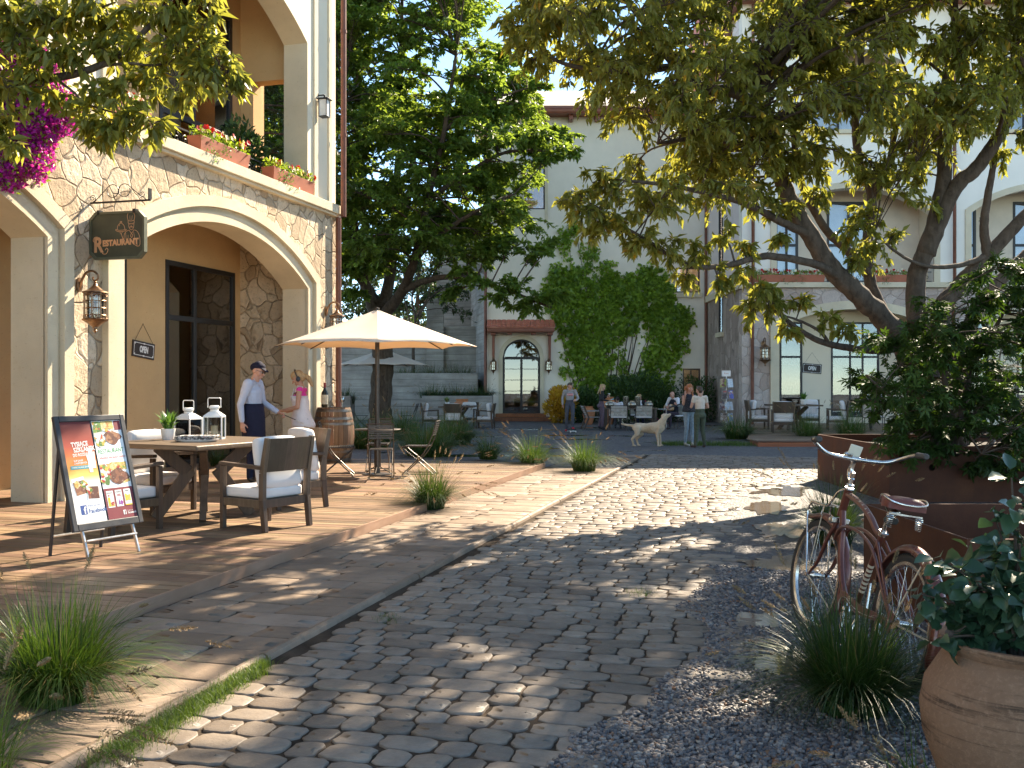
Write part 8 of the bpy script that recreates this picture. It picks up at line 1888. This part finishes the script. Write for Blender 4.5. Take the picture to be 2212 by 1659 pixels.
# ---- woman with headphones
pinkc = m_cloth('pink_sports_top', (.72, .055, .30), .06); whitec = m_cloth('white_tank_cloth', (.74, .66, .64), .05, 8, .6); blackl = m_cloth('black_leggings', (.018, .017, .018), .2, 20, .1, .5)
wl2 = Vector(((652-1106)/FPX*15.4, 15.4, DECK))
t, J, H_ = person('blonde woman in pink top, white tank top and headphones looking down at her hands', wl2, 180, 1.69, dict(top=pinkc, bottom=blackl, shoe=plain('pale_trainers', (.6, .58, .55), .6), skin=skinB), dict(hd=(.06, 0, 1.60), nek=(.01, 0, 1.48), face=(.90, .05, -.45), LE=(.02, .235, 1.15), LW=(.27, .13, 1.09), lh=(.9, -.3, .0), RE=(.02, -.235, 1.15), RW=(.26, -.11, 1.07), rh=(.9, .3, .1), LN=(0, -.3, -1), RN=(0, .3, -1), Lcurl=.7, Rcurl=.8), slv='none', female=True, legs='slim', vox=.0062, hmat=blond, hstyle=('pony',))
garment('tank_top', [((.045, 0, 1.325), .135, .150), ((.02, 0, 1.22), .128, .150), ((.01, 0, 1.10), .122, .160), ((.0, 0, .98), .150, .180), ((-.02, 0, .88), .185, .195), ((-.02, 0, .82), .19, .20)], whitec, t, .004, 32, .02)
m = MB()
for j in range(9):
    pass
for sd in (1, -1):
    for i in range(3): a = R(-20+9*i)*sd+(0 if sd > 0 else 0); m.tube(curve([(.115*math.sin(a*1.0), sd*(.115+.062*math.cos(a)), .90), (.085*math.sin(a)+.01, sd*(.105+.062*math.cos(a)), .72), (.05*math.sin(a)+.03, sd*(.105+.058), .50), (.02+.03*math.sin(a), sd*(.108+.052), .25)], 4), .0065, 5)
m.build('leg_stripes', pinkc, t)
m = MB(); m.tube(curve([H_(-.01, .092, .02), H_(-.012, .085, .095), H_(-.015, .045, .142), H_(-.015, 0, .155), H_(-.015, -.045, .142), H_(-.012, -.085, .095), H_(-.01, -.092, .02)], 5), .010, 8, flat=.8)
for sd in (1, -1): m.ell(H_(-.01, sd*.095, -.012), (.036, .020, .044), 14, 10)
m.build('headphones', plain('dark_headphones', (.025, .027, .032), .45, 0, .2, 9, .05), t)
m = MB(); vs = []; k = 12
for i in range(k+1):
    a = lerp(R(-115), R(115), i/k); vs += [J['nek']+Vector((.075*math.cos(a)-.02, .105*math.sin(a), -.0+.02*math.cos(a))), J['nek']+Vector((.125*math.cos(a)+.0, .15*math.sin(a), -.055-.07*max(0, math.cos(a))))]
m.add(vs, [(2*i, 2*i+1, 2*i+3, 2*i+2) for i in range(k)]); vs = [(.10, .13, 1.45), (.125, .04, 1.42), (.165, .06, 1.26), (.15, .13, 1.25)]; m.add([Vector(v) for v in vs], [(0, 1, 2, 3)]); o = m.build('towel', whitec, t, True, ang=180); o.modifiers.new('t', 'SOLIDIFY').thickness = .012
# ---- boy on a skateboard
greyh = m_cloth('grey_hoodie', (.33, .31, .30), .1, 12, .5); jeang = m_cloth('grey_jeans', (.085, .085, .10), .25, 14, .5); redsh = plain('red_trainers', (.50, .02, .03), .6, 0, .15, 20, .1)
bl_ = G(1231, 934)
t, J, H_ = person('teenage boy in grey hoodie with a red printed block, riding a skateboard', bl_+Vector((0, 0, .09)), -88, 1.52, dict(top=greyh, bottom=jeang, shoe=redsh, skin=skinA), dict(face=(.75, .62, -.08), LE=(.04, .30, 1.17), LW=(.22, .20, 1.08), lh=(.8, -.6, .1), Lcurl=1.3, RE=(-.05, -.27, 1.17), RW=(.0, -.27, .92), LA=(.05, .10, .10), LT=(.2, .12, .05), LK=(.10, .10, .53), RA=(-.12, -.12, -.0), RT=(.04, -.16, -.035), RK=(.0, -.12, .48)), hmat=brown, hstyle=('short',))
m = MB(); m.X = Matrix.Translation((.128, 0, 1.305)) @ Matrix.Rotation(PI/2, 4, 'Z'); 
m.add([(x, -.002-.0*x+abs(x)**2*.9*-1*-1 if False else -.012+abs(x)**2*1.6, z) for x in (-.115, -.06, 0, .06, .115) for z in (-.036, .036)], [(2*i, 2*i+2, 2*i+3, 2*i+1) for i in range(4)]); m.build('printed_block', plain('red_block_print', (.60, .03, .06), .8), t, False)
vs, fs = text_geo('JOONGE', .072, 0, .88, .001); vs = [(-x, -.015+abs(x)**2*1.6, y) for x, y, z in vs]; m = MB(); m.X = Matrix.Translation((.128, 0, 1.303)) @ Matrix.Rotation(PI/2, 4, 'Z'); m.add(vs, [f[::-1] for f in fs]); m.build('printed_letters', inkw, t, False)
hb = Body(); hb.limb(J['nek']+Vector((-.05, .06, .01)), J['nek']+Vector((-.05, -.06, .01)), .055, .055, 'h', .8); hb.limb(J['nek']+Vector((-.03, .085, .0)), J['nek']+Vector((.05, .055, -.04)), .035, .028, 'h'); hb.limb(J['nek']+Vector((-.03, -.085, .0)), J['nek']+Vector((.05, -.055, -.04)), .035, .028, 'h'); hb.build('hood', {'h': greyh}, t, .008, 3)
tt = thing('skateboard', 'skateboard with white wheels under the boy in the grey hoodie', 'skateboard', bl_+Vector((.06, 0, 0)), R(-80)); m = MB()
P = [(-.30, .105), (-.24, .082), (-.1, .076), (.1, .076), (.24, .082), (.30, .105)]; vs = [(x, y*.095*(1 if abs(x) < .25 else .7), z) for x, z in P for y in (-1, 1)]; m.add(vs, [(2*i, 2*i+1, 2*i+3, 2*i+2) for i in range(5)]); o = m.build('deck', plain('skateboard_deck', (.03, .03, .03), .8), tt, True); o.modifiers.new('t', 'SOLIDIFY').thickness = .012
for x in (-.19, .19):
    m = MB(); m.bar((x, -.08, .045), (x, .08, .045), .025, .035); tr_ = m.build('truck', alu, tt, False, .004); m = MB()
    for y in (-.085, .085): m.X = Matrix.Translation((x, y, .03)) @ Matrix.Rotation(PI/2, 4, 'X'); m.lathe([(.028, -.017), (.03, 0), (.028, .017)], 16)
    m.build('wheels', whitept, tr_, True)
# ---- woman in the black jacket
p = G(1299, 930); leath = m_cloth('black_leather_jacket', (.016, .015, .016), .2, 10, .6, .4, 90)
t, J, H_ = person('woman with long blond hair in a black jacket and purple trousers, holding phone and coffee', p, 8, 1.57, dict(top=leath, bottom=m_cloth('satin_purple_trousers', (.115, .075, .095), .25, 10, .7, .5), shoe=shoeK, skin=skinA), dict(face=(.93, -.1, -.32), hd=(.045, 0, 1.605), LE=(.06, .22, 1.17), LW=(.25, .12, 1.24), lh=(.5, -.3, .7), RE=(.0, -.235, 1.15), RW=(.25, -.14, 1.12), rh=(1, .2, .1), RN=(0, .5, 1), LN=(.5, -1, 0), Lcurl=1.3, Rcurl=.6, LA=(-.06, .08, .16), RA=(.02, -.08, .16), LT=(.10, .09, .035), RT=(.17, -.09, .035)), female=True, hmat=blond, hstyle=('long',))
Mw = Matrix.Translation(p) @ Matrix.Rotation(R(8), 4, 'Z') @ Matrix.Scale(1.57/1.75, 4)
tt = thing('coffee_cup', 'paper coffee cup held up by the woman in the black jacket', 'cup', Mw @ Vector((.315, .10, 1.25))); m = MB(); m.lathe([(.028, 0), (.038, .10), (.001, .10)], 16); m.build('cup_body', plain('tan_paper_cup', (.40, .24, .15), .8), tt); m = MB(); m.lathe([(.041, .10), (.041, .112), (.034, .12), (.001, .12)], 16); m.build('lid', whitept, tt)
tt = thing('phone', 'pale blue phone in the hand of the woman in the black jacket', 'phone', Mw @ Vector((.37, -.125, 1.165))); m = MB(); m.box((0, 0, 0), (.15, .07, .009), 0, 0, Euler((.3, -.35, 0)).to_matrix()); m.build('case', plain('pale_blue_phone', (.25, .55, .66), .3, 0, .05, 5, 0), tt, False, .003)
# ---- two seated at the long table
SIT = dict(pel=(0, 0, .53), wai=(.01, 0, .70), che=(.03, 0, .92), nek=(.03, 0, 1.10), hd=(.07, 0, 1.225), LS=(.02, .18, 1.05), RS=(.02, -.18, 1.05), LE=(.08, .24, .80), RE=(.08, -.24, .80), LW=(.30, .14, .78), RW=(.30, -.14, .78), lh=(1, -.4, 0), rh=(1, .4, 0), LN=(0, 0, -1), RN=(0, 0, -1), LH=(.03, .09, .52), RH=(.03, -.09, .52), LK=(.44, .11, .54), RK=(.44, -.11, .54), LA=(.42, .11, .09), RA=(.42, -.11, .09), LT=(.57, .12, .035), RT=(.57, -.12, .035))
t, J, H_ = person('child with headphones in a white shirt reading at the long table', (3.74, 35.38, 0), -92, 1.45, dict(top=m_cloth('white_shirt', (.76, .73, .72), .05), bottom=jeang, shoe=shoeK, skin=skinB), dict(SIT, face=(.8, .1, -.6), hd=(.10, 0, 1.21)), hmat=darkh, hstyle=('short',))
m = MB(); m.tube(curve([H_(-.01, .088, .02), H_(-.015, .05, .14), H_(-.015, 0, .15), H_(-.015, -.05, .14), H_(-.01, -.088, .02)], 5), .010, 6)
for sd in (1, -1): m.ell(H_(-.01, sd*.092, -.01), (.035, .02, .042), 12, 8)
m.build('headphones', blackmetal, t)
t, J, H_ = person('seated blonde woman in white top and black cardigan at the long table', (4.52, 35.42, 0), -90, 1.55, dict(top=m_cloth('white_top', (.76, .72, .70), .05), bottom=navyt, shoe=shoeK, skin=skinA), dict(SIT, face=(.8, .55, -.1)), female=True, slv='short', hmat=blond, hstyle=('long',))
hb = Body()
for s_, sd in (('L', 1), ('R', -1)): hb.limb(J[s_+'S'], J[s_+'E'], .066, .054, 'c'); hb.limb(J[s_+'E'], J[s_+'E'].lerp(J[s_+'W'], .8), .054, .042, 'c'); hb.limb(J[s_+'S']+Vector((.03, -sd*.03, 0)), Vector((.02, sd*.14, .70)), .062, .06, 'c', .8)
hb.limb(J['che']+Vector((-.05, 0, .05)), J['wai']+Vector((-.05, 0, 0)), .15, .14, 'c', .5); hb.build('cardigan', {'c': m_cloth('black_cardigan', (.02, .02, .022))}, t, .009, 2)
# ---- guitarists
def guitar(label, loc, M3):
    tt = thing('guitar', label, 'guitar', loc); tt.rotation_euler = M3.to_euler(); m = MB(); o = []      # local: x along the neck, y top face
    for i in range(48):
        a = 2*PI*i/48; r_ = .155+.028*math.cos(2*a)+.022*math.cos(a+PI)-.016*math.cos(4*a)+(-.035*math.exp(-((abs(math.atan2(math.sin(a), math.cos(a)))-1.35)/.28)**2)); o.append((-.02+r_*1.32*math.cos(a), r_*math.sin(a)))
    m.prism(o, -.05, .05); m.build('body', plain('spruce_top', (.46, .27, .13), .35, 0, .12, 7, .05, coat=.4), tt, True, .006, ang=50)
    m = MB(); m.lathe([(.001, .0515), (.045, .0515)], 24, (.03, 0, 0), cap=False); m.bx(-.15, -.12, -.07, .07, .05, .06); m.bx(.10, .66, -.026, .026, .045, .062); m.bx(.66, .80, -.036, .036, .040, .054); m.build('neck', plain('dark_fretwood', (.03, .02, .015), .4), tt, False)
    m = MB(); 
    for i in range(6): y = -.018+.0072*i; m.tube([(-.135, y*1.2, .066), (.66, y, .066)], .0012, 4)
    m.build('strings', chrome, tt); return tt
vest = m_cloth('charcoal_waistcoat', (.022, .022, .028), .15); wsh = m_cloth('white_dress_shirt', (.72, .69, .70), .05, 10, .6); dtr = m_cloth('dark_plum_trousers', (.055, .042, .055), .2)
def waistcoat(t, J):
    hb = Body(); hb.limb(J['wai']-Vector((0, 0, .10)), J['wai'], .160, .158, 'c', .74); hb.limb(J['wai'], J['che'], .158, .184, 'c', .72, (0, 1, 0), .68); hb.limb(J['che'], J['che']+Vector((.0, 0, .10)), .184, .145, 'c', .66, (0, 1, 0), .55); hb.build('waistcoat', {'c': vest}, t, .009, 3)
GP = dict(SIT, pel=(0, 0, .53), wai=(.02, 0, .70), che=(.06, 0, .92), nek=(.085, 0, 1.10), hd=(.16, .02, 1.20), LS=(.06, .185, 1.05), RS=(.06, -.185, 1.05), RE=(.10, -.30, .84), RW=(.30, -.10, .80), LE=(.16, .30, .84), LW=(.34, .38, .86), rh=(.6, .75, -.2), lh=(.5, -.6, .5), Lcurl=1.3, Rcurl=.9, RN=(0, 0, -1), LN=(-1, 0, 0), LK=(.44, .16, .55), RK=(.42, -.06, .60), RA=(.55, .12, .32), RT=(.66, .22, .28), LA=(.42, .14, .09))
beard = m_hair('ginger_beard', (.30, .14, .07), (.42, .22, .12))
for (x, y, z, hdg, lb, gl) in ((5.68, 34.72, 0, -140, 'bald man in a dark waistcoat playing guitar on a chair before the ivy', 'acoustic guitar on the lap of the musician before the ivy'), (10.78, 29.65, PZ, 63, 'bald man in a dark waistcoat seen from behind, playing guitar on the platform', 'acoustic guitar mostly hidden by the musician on the platform')):
    t, J, H_ = person(lb, (x, y, z), hdg, 1.72, dict(top=wsh, bottom=dtr, shoe=shoeK, skin=skinA), dict(GP, face=(.80, .25, -.55))); waistcoat(t, J)
    hb = Body(); hb.limb(H_(.03, -.045, -.055), H_(.055, 0, -.085), .028, .028, 'b'); hb.limb(H_(.03, .045, -.055), H_(.055, 0, -.085), .028, .028, 'b'); hb.build('beard', {'b': beard}, t, .007, 2)
    Mw = Matrix.Translation((x, y, z)) @ Matrix.Rotation(R(hdg), 4, 'Z') @ Matrix.Scale(1.72/1.75, 4); gx = Vector((.10, .95, .22)).normalized(); gz_ = Vector((1, -.1, .15)); gz_ = (gz_-gx*gz_.dot(gx)).normalized(); gy_ = gz_.cross(gx); G3 = Matrix((gx, gy_, gz_)).transposed(); guitar(gl, Mw @ Vector((.24, -.03, .74)), (Mw.to_3x3().normalized() @ G3))
# ---- the couple
p = Vector(((1488-1106)/FPX*25.2, 25.2, 0)); denim = m_cloth('light_blue_jeans', (.26, .32, .37), .22, 16, .5)
t, J, H_ = person('red-haired woman in a dark patterned camisole and pale jeans, hands raised', p, -62, 1.58, dict(top=m_cloth('dark_camisole', (.035, .036, .048), .3, 40), bottom=denim, shoe=plain('beige_trainers', (.5, .44, .38), .7), skin=skinA, lips=m_skin('lip_skin', (.55, .16, .14))), dict(face=(.95, -.15, .0), RE=(.10, -.27, 1.18), RW=(.22, -.30, 1.42), rh=(.15, -.15, 1), RN=(1, 0, 0), LE=(.10, .27, 1.18), LW=(.24, .26, 1.42), lh=(.15, .15, 1), LN=(1, 0, 0), curl=.15, LA=(.05, .08, .085), RA=(-.05, -.09, .085)), slv='none', female=True, legs='slim', hmat=redh, hstyle=('long', 'curly'))
camim = m_print('speckled_camisole', (.024, .025, .034), ((.024, .025, .034), (.62, .52, .40)), (90, 90, 26), .5)
garment('camisole', [((.04, 0, 1.36), .128, .155), ((.03, 0, 1.26), .140, .158), ((.02, 0, 1.14), .138, .165), ((.01, 0, 1.02), .165, .195), ((.01, 0, .96), .172, .205)], camim, t, .004, 32, .018)
p = Vector(((1512-1106)/FPX*24.55, 24.55, 0))
t, J, H_ = person('dark-haired youth in a cream T-shirt and green jeans with his back to us', p, 112, 1.52, dict(top=m_cloth('cream_tshirt', (.68, .56, .46), .06, 9, .5), bottom=m_cloth('olive_jeans', (.085, .098, .065), .25, 12, .7), shoe=plain('brown_trainers', (.09, .05, .04), .7), skin=skinA), dict(LE=(.06, .25, 1.16), LW=(.25, .10, 1.22), RE=(.02, -.27, 1.15), RW=(.24, -.18, 1.10), lh=(.8, -.6, .3), rh=(.9, .4, .2), LH=(.0, .10, .93), RH=(0, -.10, .93), LA=(-.01, .15, .085), RA=(-.01, -.15, .085), LT=(.14, .19, .035), RT=(.14, -.19, .035)), slv='short', hmat=brown, hstyle=('short',))
# ---- the labrador
def dog(label, loc, rz, s):
    t = thing('dog', label, 'dog', loc, rz, sc=s); b = Body()       # faces +x
    b.limb((-.30, 0, .50), (.0, 0, .475), .105, .115, 'f', 1.1); b.limb((.0, 0, .475), (.24, 0, .485), .115, .135, 'f', 1.22); b.limb((.24, 0, .50), (.31, 0, .49), .13, .10, 'f', 1.15); b.limb((-.34, 0, .49), (-.28, 0, .46), .10, .10, 'f')
    b.limb((.26, 0, .56), (.40, 0, .74), .095, .068, 'f', 1.05); b.limb((.30, 0, .50), (.385, 0, .66), .085, .062, 'f')
    b.limb((.385, 0, .785), (.43, 0, .80), .072, .062, 'f'); b.limb((.43, 0, .785), (.535, 0, .83), .048, .034, 'f', .95); b.limb((.44, 0, .755), (.515, 0, .79), .034, .024, 'f'); b.limb((.547, 0, .845), (.553, 0, .842), .017, .015, 'n')
    for sd in (1, -1):
        b.limb((.375, sd*.062, .80), (.345, sd*.085, .715), .030, .022, 'f', .42, (1, 0, 0)); b.limb((.49, sd*.024, .815), (.52, sd*.02, .805), .02, .016, 'f')
        dx = .0 if sd > 0 else .0
        x0 = .245+(.05 if sd > 0 else -.02); b.limb((.25, sd*.085, .47), (x0-.03, sd*.095, .33), .070, .046, 'f'); b.limb((x0-.03, sd*.095, .33), (x0, sd*.09, .17), .042, .029, 'f'); b.limb((x0, sd*.09, .17), (x0+.005, sd*.09, .05), .028, .025, 'f'); b.limb((x0, sd*.09, .033), (x0+.055, sd*.09, .026), .031, .028, 'f', .8)
        x1 = -.40+(.10 if sd > 0 else -.02); b.limb((-.30, sd*.075, .46), (x1+.11, sd*.10, .32), .098, .062, 'f'); b.limb((x1+.11, sd*.10, .32), (x1-.02, sd*.095, .19), .055, .032, 'f'); b.limb((x1-.02, sd*.095, .19), (x1+.02, sd*.09, .05), .028, .025, 'f'); b.limb((x1+.01, sd*.09, .033), (x1+.065, sd*.09, .026), .031, .028, 'f', .8)
    tl = curve([(-.38, 0, .53), (-.47, 0, .545), (-.58, 0, .555), (-.70, 0, .585)], 4)
    for i in range(len(tl)-1): b.limb(tl[i], tl[i+1], lerp(.040, .022, i/len(tl)), lerp(.040, .022, (i+1)/len(tl)), 'f')
    k = NT('cream_fur'); c = k.co(); a = k.noise(3, 4, .6, c); g = k.noise(1, 4, .6, k.co((30, 60, 60))); z = k.N('SeparateXYZ'); k.l.new(c, z.inputs[0])
    cl = k.ramp(a, [(.3, (.42, .28, .155)), (.62, (.66, .53, .38))]); cl = k.mix(k.rng(g, .35, .7, 0, .35), cl, (.72, .60, .46)); fur = k.fin(cl, .9, k.bump(g, .5, .01), spec=.15)
    b.build('body', {'f': fur, 'n': plain('dog_nose', (.015, .012, .012), .3)}, t, .009, 4); m = MB()
    for sd in (1, -1): m.ell((.452, sd*.047, .815), .010, 8, 6)
    m.build('eyes', eyed, t); return t
dog('cream labrador standing on the plaza with its head raised to the couple', Vector(((1402-1106)/FPX*25.0, 25.0, 0)), R(-6), .97)
# ---- magazine rack
rk = Vector((7.32, 34.0, 0)); t = thing('magazine_rack', 'white wire magazine rack headed Press against the grey stone wing', 'rack', rk); m = MB(); m.tube([(0, 0, 0), (0, 0, 1.84)], .016, 10); m.lathe([(.26, 0), (.26, .02), (.03, .035)], 24); m.build('post', whitept, t)
m = MB(); m.bx(-.155, .155, -.012, .012, 1.82, 2.02); hdn = m.build('header_board', whitept, t, False, .004); m = MB()
for z in (1.835, 2.005): m.bx(-.145, .145, -.0145, -.0125, z-.002, z+.002)
for x in (-.143, .143): m.bx(x-.002, x+.002, -.0145, -.0125, 1.835, 2.005)
vs, fs = text_geo('Press', .075, 0, 1, 0); m.X = Matrix.Translation((0, -.0145, 1.922)) @ XZ; m.add(vs, fs); m.build('header_lettering', plain('orange_print', (.62, .22, .06), .6, 0, .05, 4, 0), t, False)
cov = {}
def cover(i, cols): 
    if i not in cov: cov[i] = m_food('magazine_cover', 10+i, 11, cols)
    return cov[i]
tiers = ((1.45, ((-.13, -28, 'green magazine with a figure on the cover, top left of the rack', [(.25, .34, .05), (.38, .45, .08), (.16, .06, .08), (.55, .42, .30)], '', None), (.13, 22, 'pale blue-white magazine, top right of the rack', [(.66, .72, .78), (.72, .76, .80), (.55, .64, .72)], '', None))),
         (1.06, ((-.07, -8, 'dark grey magazine with a red LIFE heading on the rack', [(.06, .055, .055), (.16, .14, .13), (.28, .25, .23)], 'LIFE', (.55, .03, .03)), (.17, 34, 'blue magazine with big white letters on the rack', [(.05, .07, .30), (.09, .11, .42), (.50, .25, .18)], '944', (.8, .8, .8)))),
         (.67, ((-.16, -36, 'red and grey magazine turned edge-on, third tier of the rack', [(.16, .06, .07), (.10, .10, .14), (.4, .36, .34)], '', None), (.03, 4, 'pale sky-coloured magazine in the middle of the third tier', [(.56, .63, .70), (.66, .70, .74), (.68, .58, .46)], '', None), (.19, 55, 'white magazine leaning at the right of the third tier', [(.70, .70, .70), (.62, .64, .66)], '', None))),
         (.28, ((-.11, -14, 'tan magazine headed POKER, bottom left of the rack', [(.36, .30, .26), (.22, .15, .11), (.55, .50, .46)], 'POKER', (.03, .03, .03)), (.13, 20, 'yellow and blue magazine, bottom right of the rack', [(.58, .45, .10), (.22, .28, .36), (.58, .56, .52)], '', None))))
for ti, (z, ms) in enumerate(tiers):
    m = MB()
    for a in range(5): w_ = R(-90+a*72); m.tube([(0, 0, z+.12), (.14*math.cos(w_), .14*math.sin(w_), z+.10), (.20*math.cos(w_), .20*math.sin(w_), z-.01)], .004, 5)
    m.loop([(.16*math.cos(2*PI*i/20), .16*math.sin(2*PI*i/20), z-.005) for i in range(20)], .004, 5); m.build('wire_holder', chrome, t)
    for mi, (x, yaw, lb, cols, tx, tc) in enumerate(ms):
        mg = thing('magazine', lb, 'magazine', rk+Vector((x, -.15+abs(x)*.5, z)), R(yaw), 'magazines on the rack'); mg.rotation_euler = (R(-9), 0, R(yaw)); m = MB(); m.bx(-.105, .105, -.004, .006, 0, .29); m.build('cover', cover(ti*4+mi, cols), mg, False)
        if tx: vs, fs = text_geo(tx, .072, 0, .85, .002); m = MB(); m.X = Matrix.Translation((0, -.0055, .24)) @ XZ; m.add(vs, fs); m.build('title', plain('title_print', tc, .6, 0, .03, 4, 0), mg, False)
# ---------------------------------------------------------------- camera, light, sky
cam = bpy.data.cameras.new('camera'); co = bpy.data.objects.new('camera', cam); COL.objects.link(co)
co.location = (0, 0, H); co.rotation_euler = (PI/2, 0, 0); cam.sensor_width = 36; cam.lens = 36*FPX/2212; cam.shift_y = -(829.5-827)/2212*-1*-1; cam.clip_end = 2000; cam.clip_start = .05
SC.camera = co
AZ, EL = R(34), R(37)       # sun ahead, to the right
sun = bpy.data.lights.new('sun', 'SUN'); so = bpy.data.objects.new('sun', sun); COL.objects.link(so)
sun.energy = 3.3; sun.angle = R(.55); sun.color = (1, .86, .66)
dirv = Vector((math.sin(AZ)*math.cos(EL), math.cos(AZ)*math.cos(EL), math.sin(EL)))
so.rotation_euler = (-dirv).to_track_quat('-Z', 'Y').to_euler(); so.location = dirv*60
w = bpy.data.worlds.new('World'); SC.world = w; w.use_nodes = True
nt = w.node_tree; bg = nt.nodes['Background']; sk = nt.nodes.new('ShaderNodeTexSky'); sk.sky_type = 'NISHITA'; sk.sun_disc = False
sk.sun_elevation = EL; sk.sun_rotation = AZ; sk.altitude = 3000; sk.air_density = .7; sk.dust_density = 0; sk.ozone_density = 6
mx_ = nt.nodes.new('ShaderNodeMix'); mx_.data_type = 'RGBA'; mx_.blend_type = 'MULTIPLY'; mx_.inputs[0].default_value = 1; mx_.inputs[7].default_value = (1, .81, .56, 1); nt.links.new(sk.outputs[0], mx_.inputs[6]); nt.links.new(mx_.outputs[2], bg.inputs[0]); bg.inputs[1].default_value = .15
SC.view_settings.view_transform = 'Standard'; SC.view_settings.look = 'None'; SC.view_settings.exposure = 2.5; SC.view_settings.gamma = 1
SC.cycles.max_bounces = 8; SC.cycles.transparent_max_bounces = 16; SC.cycles.caustics_reflective = False; SC.cycles.caustics_refractive = False
SC.cycles.sample_clamp_indirect = 6; SC.cycles.use_denoising = True
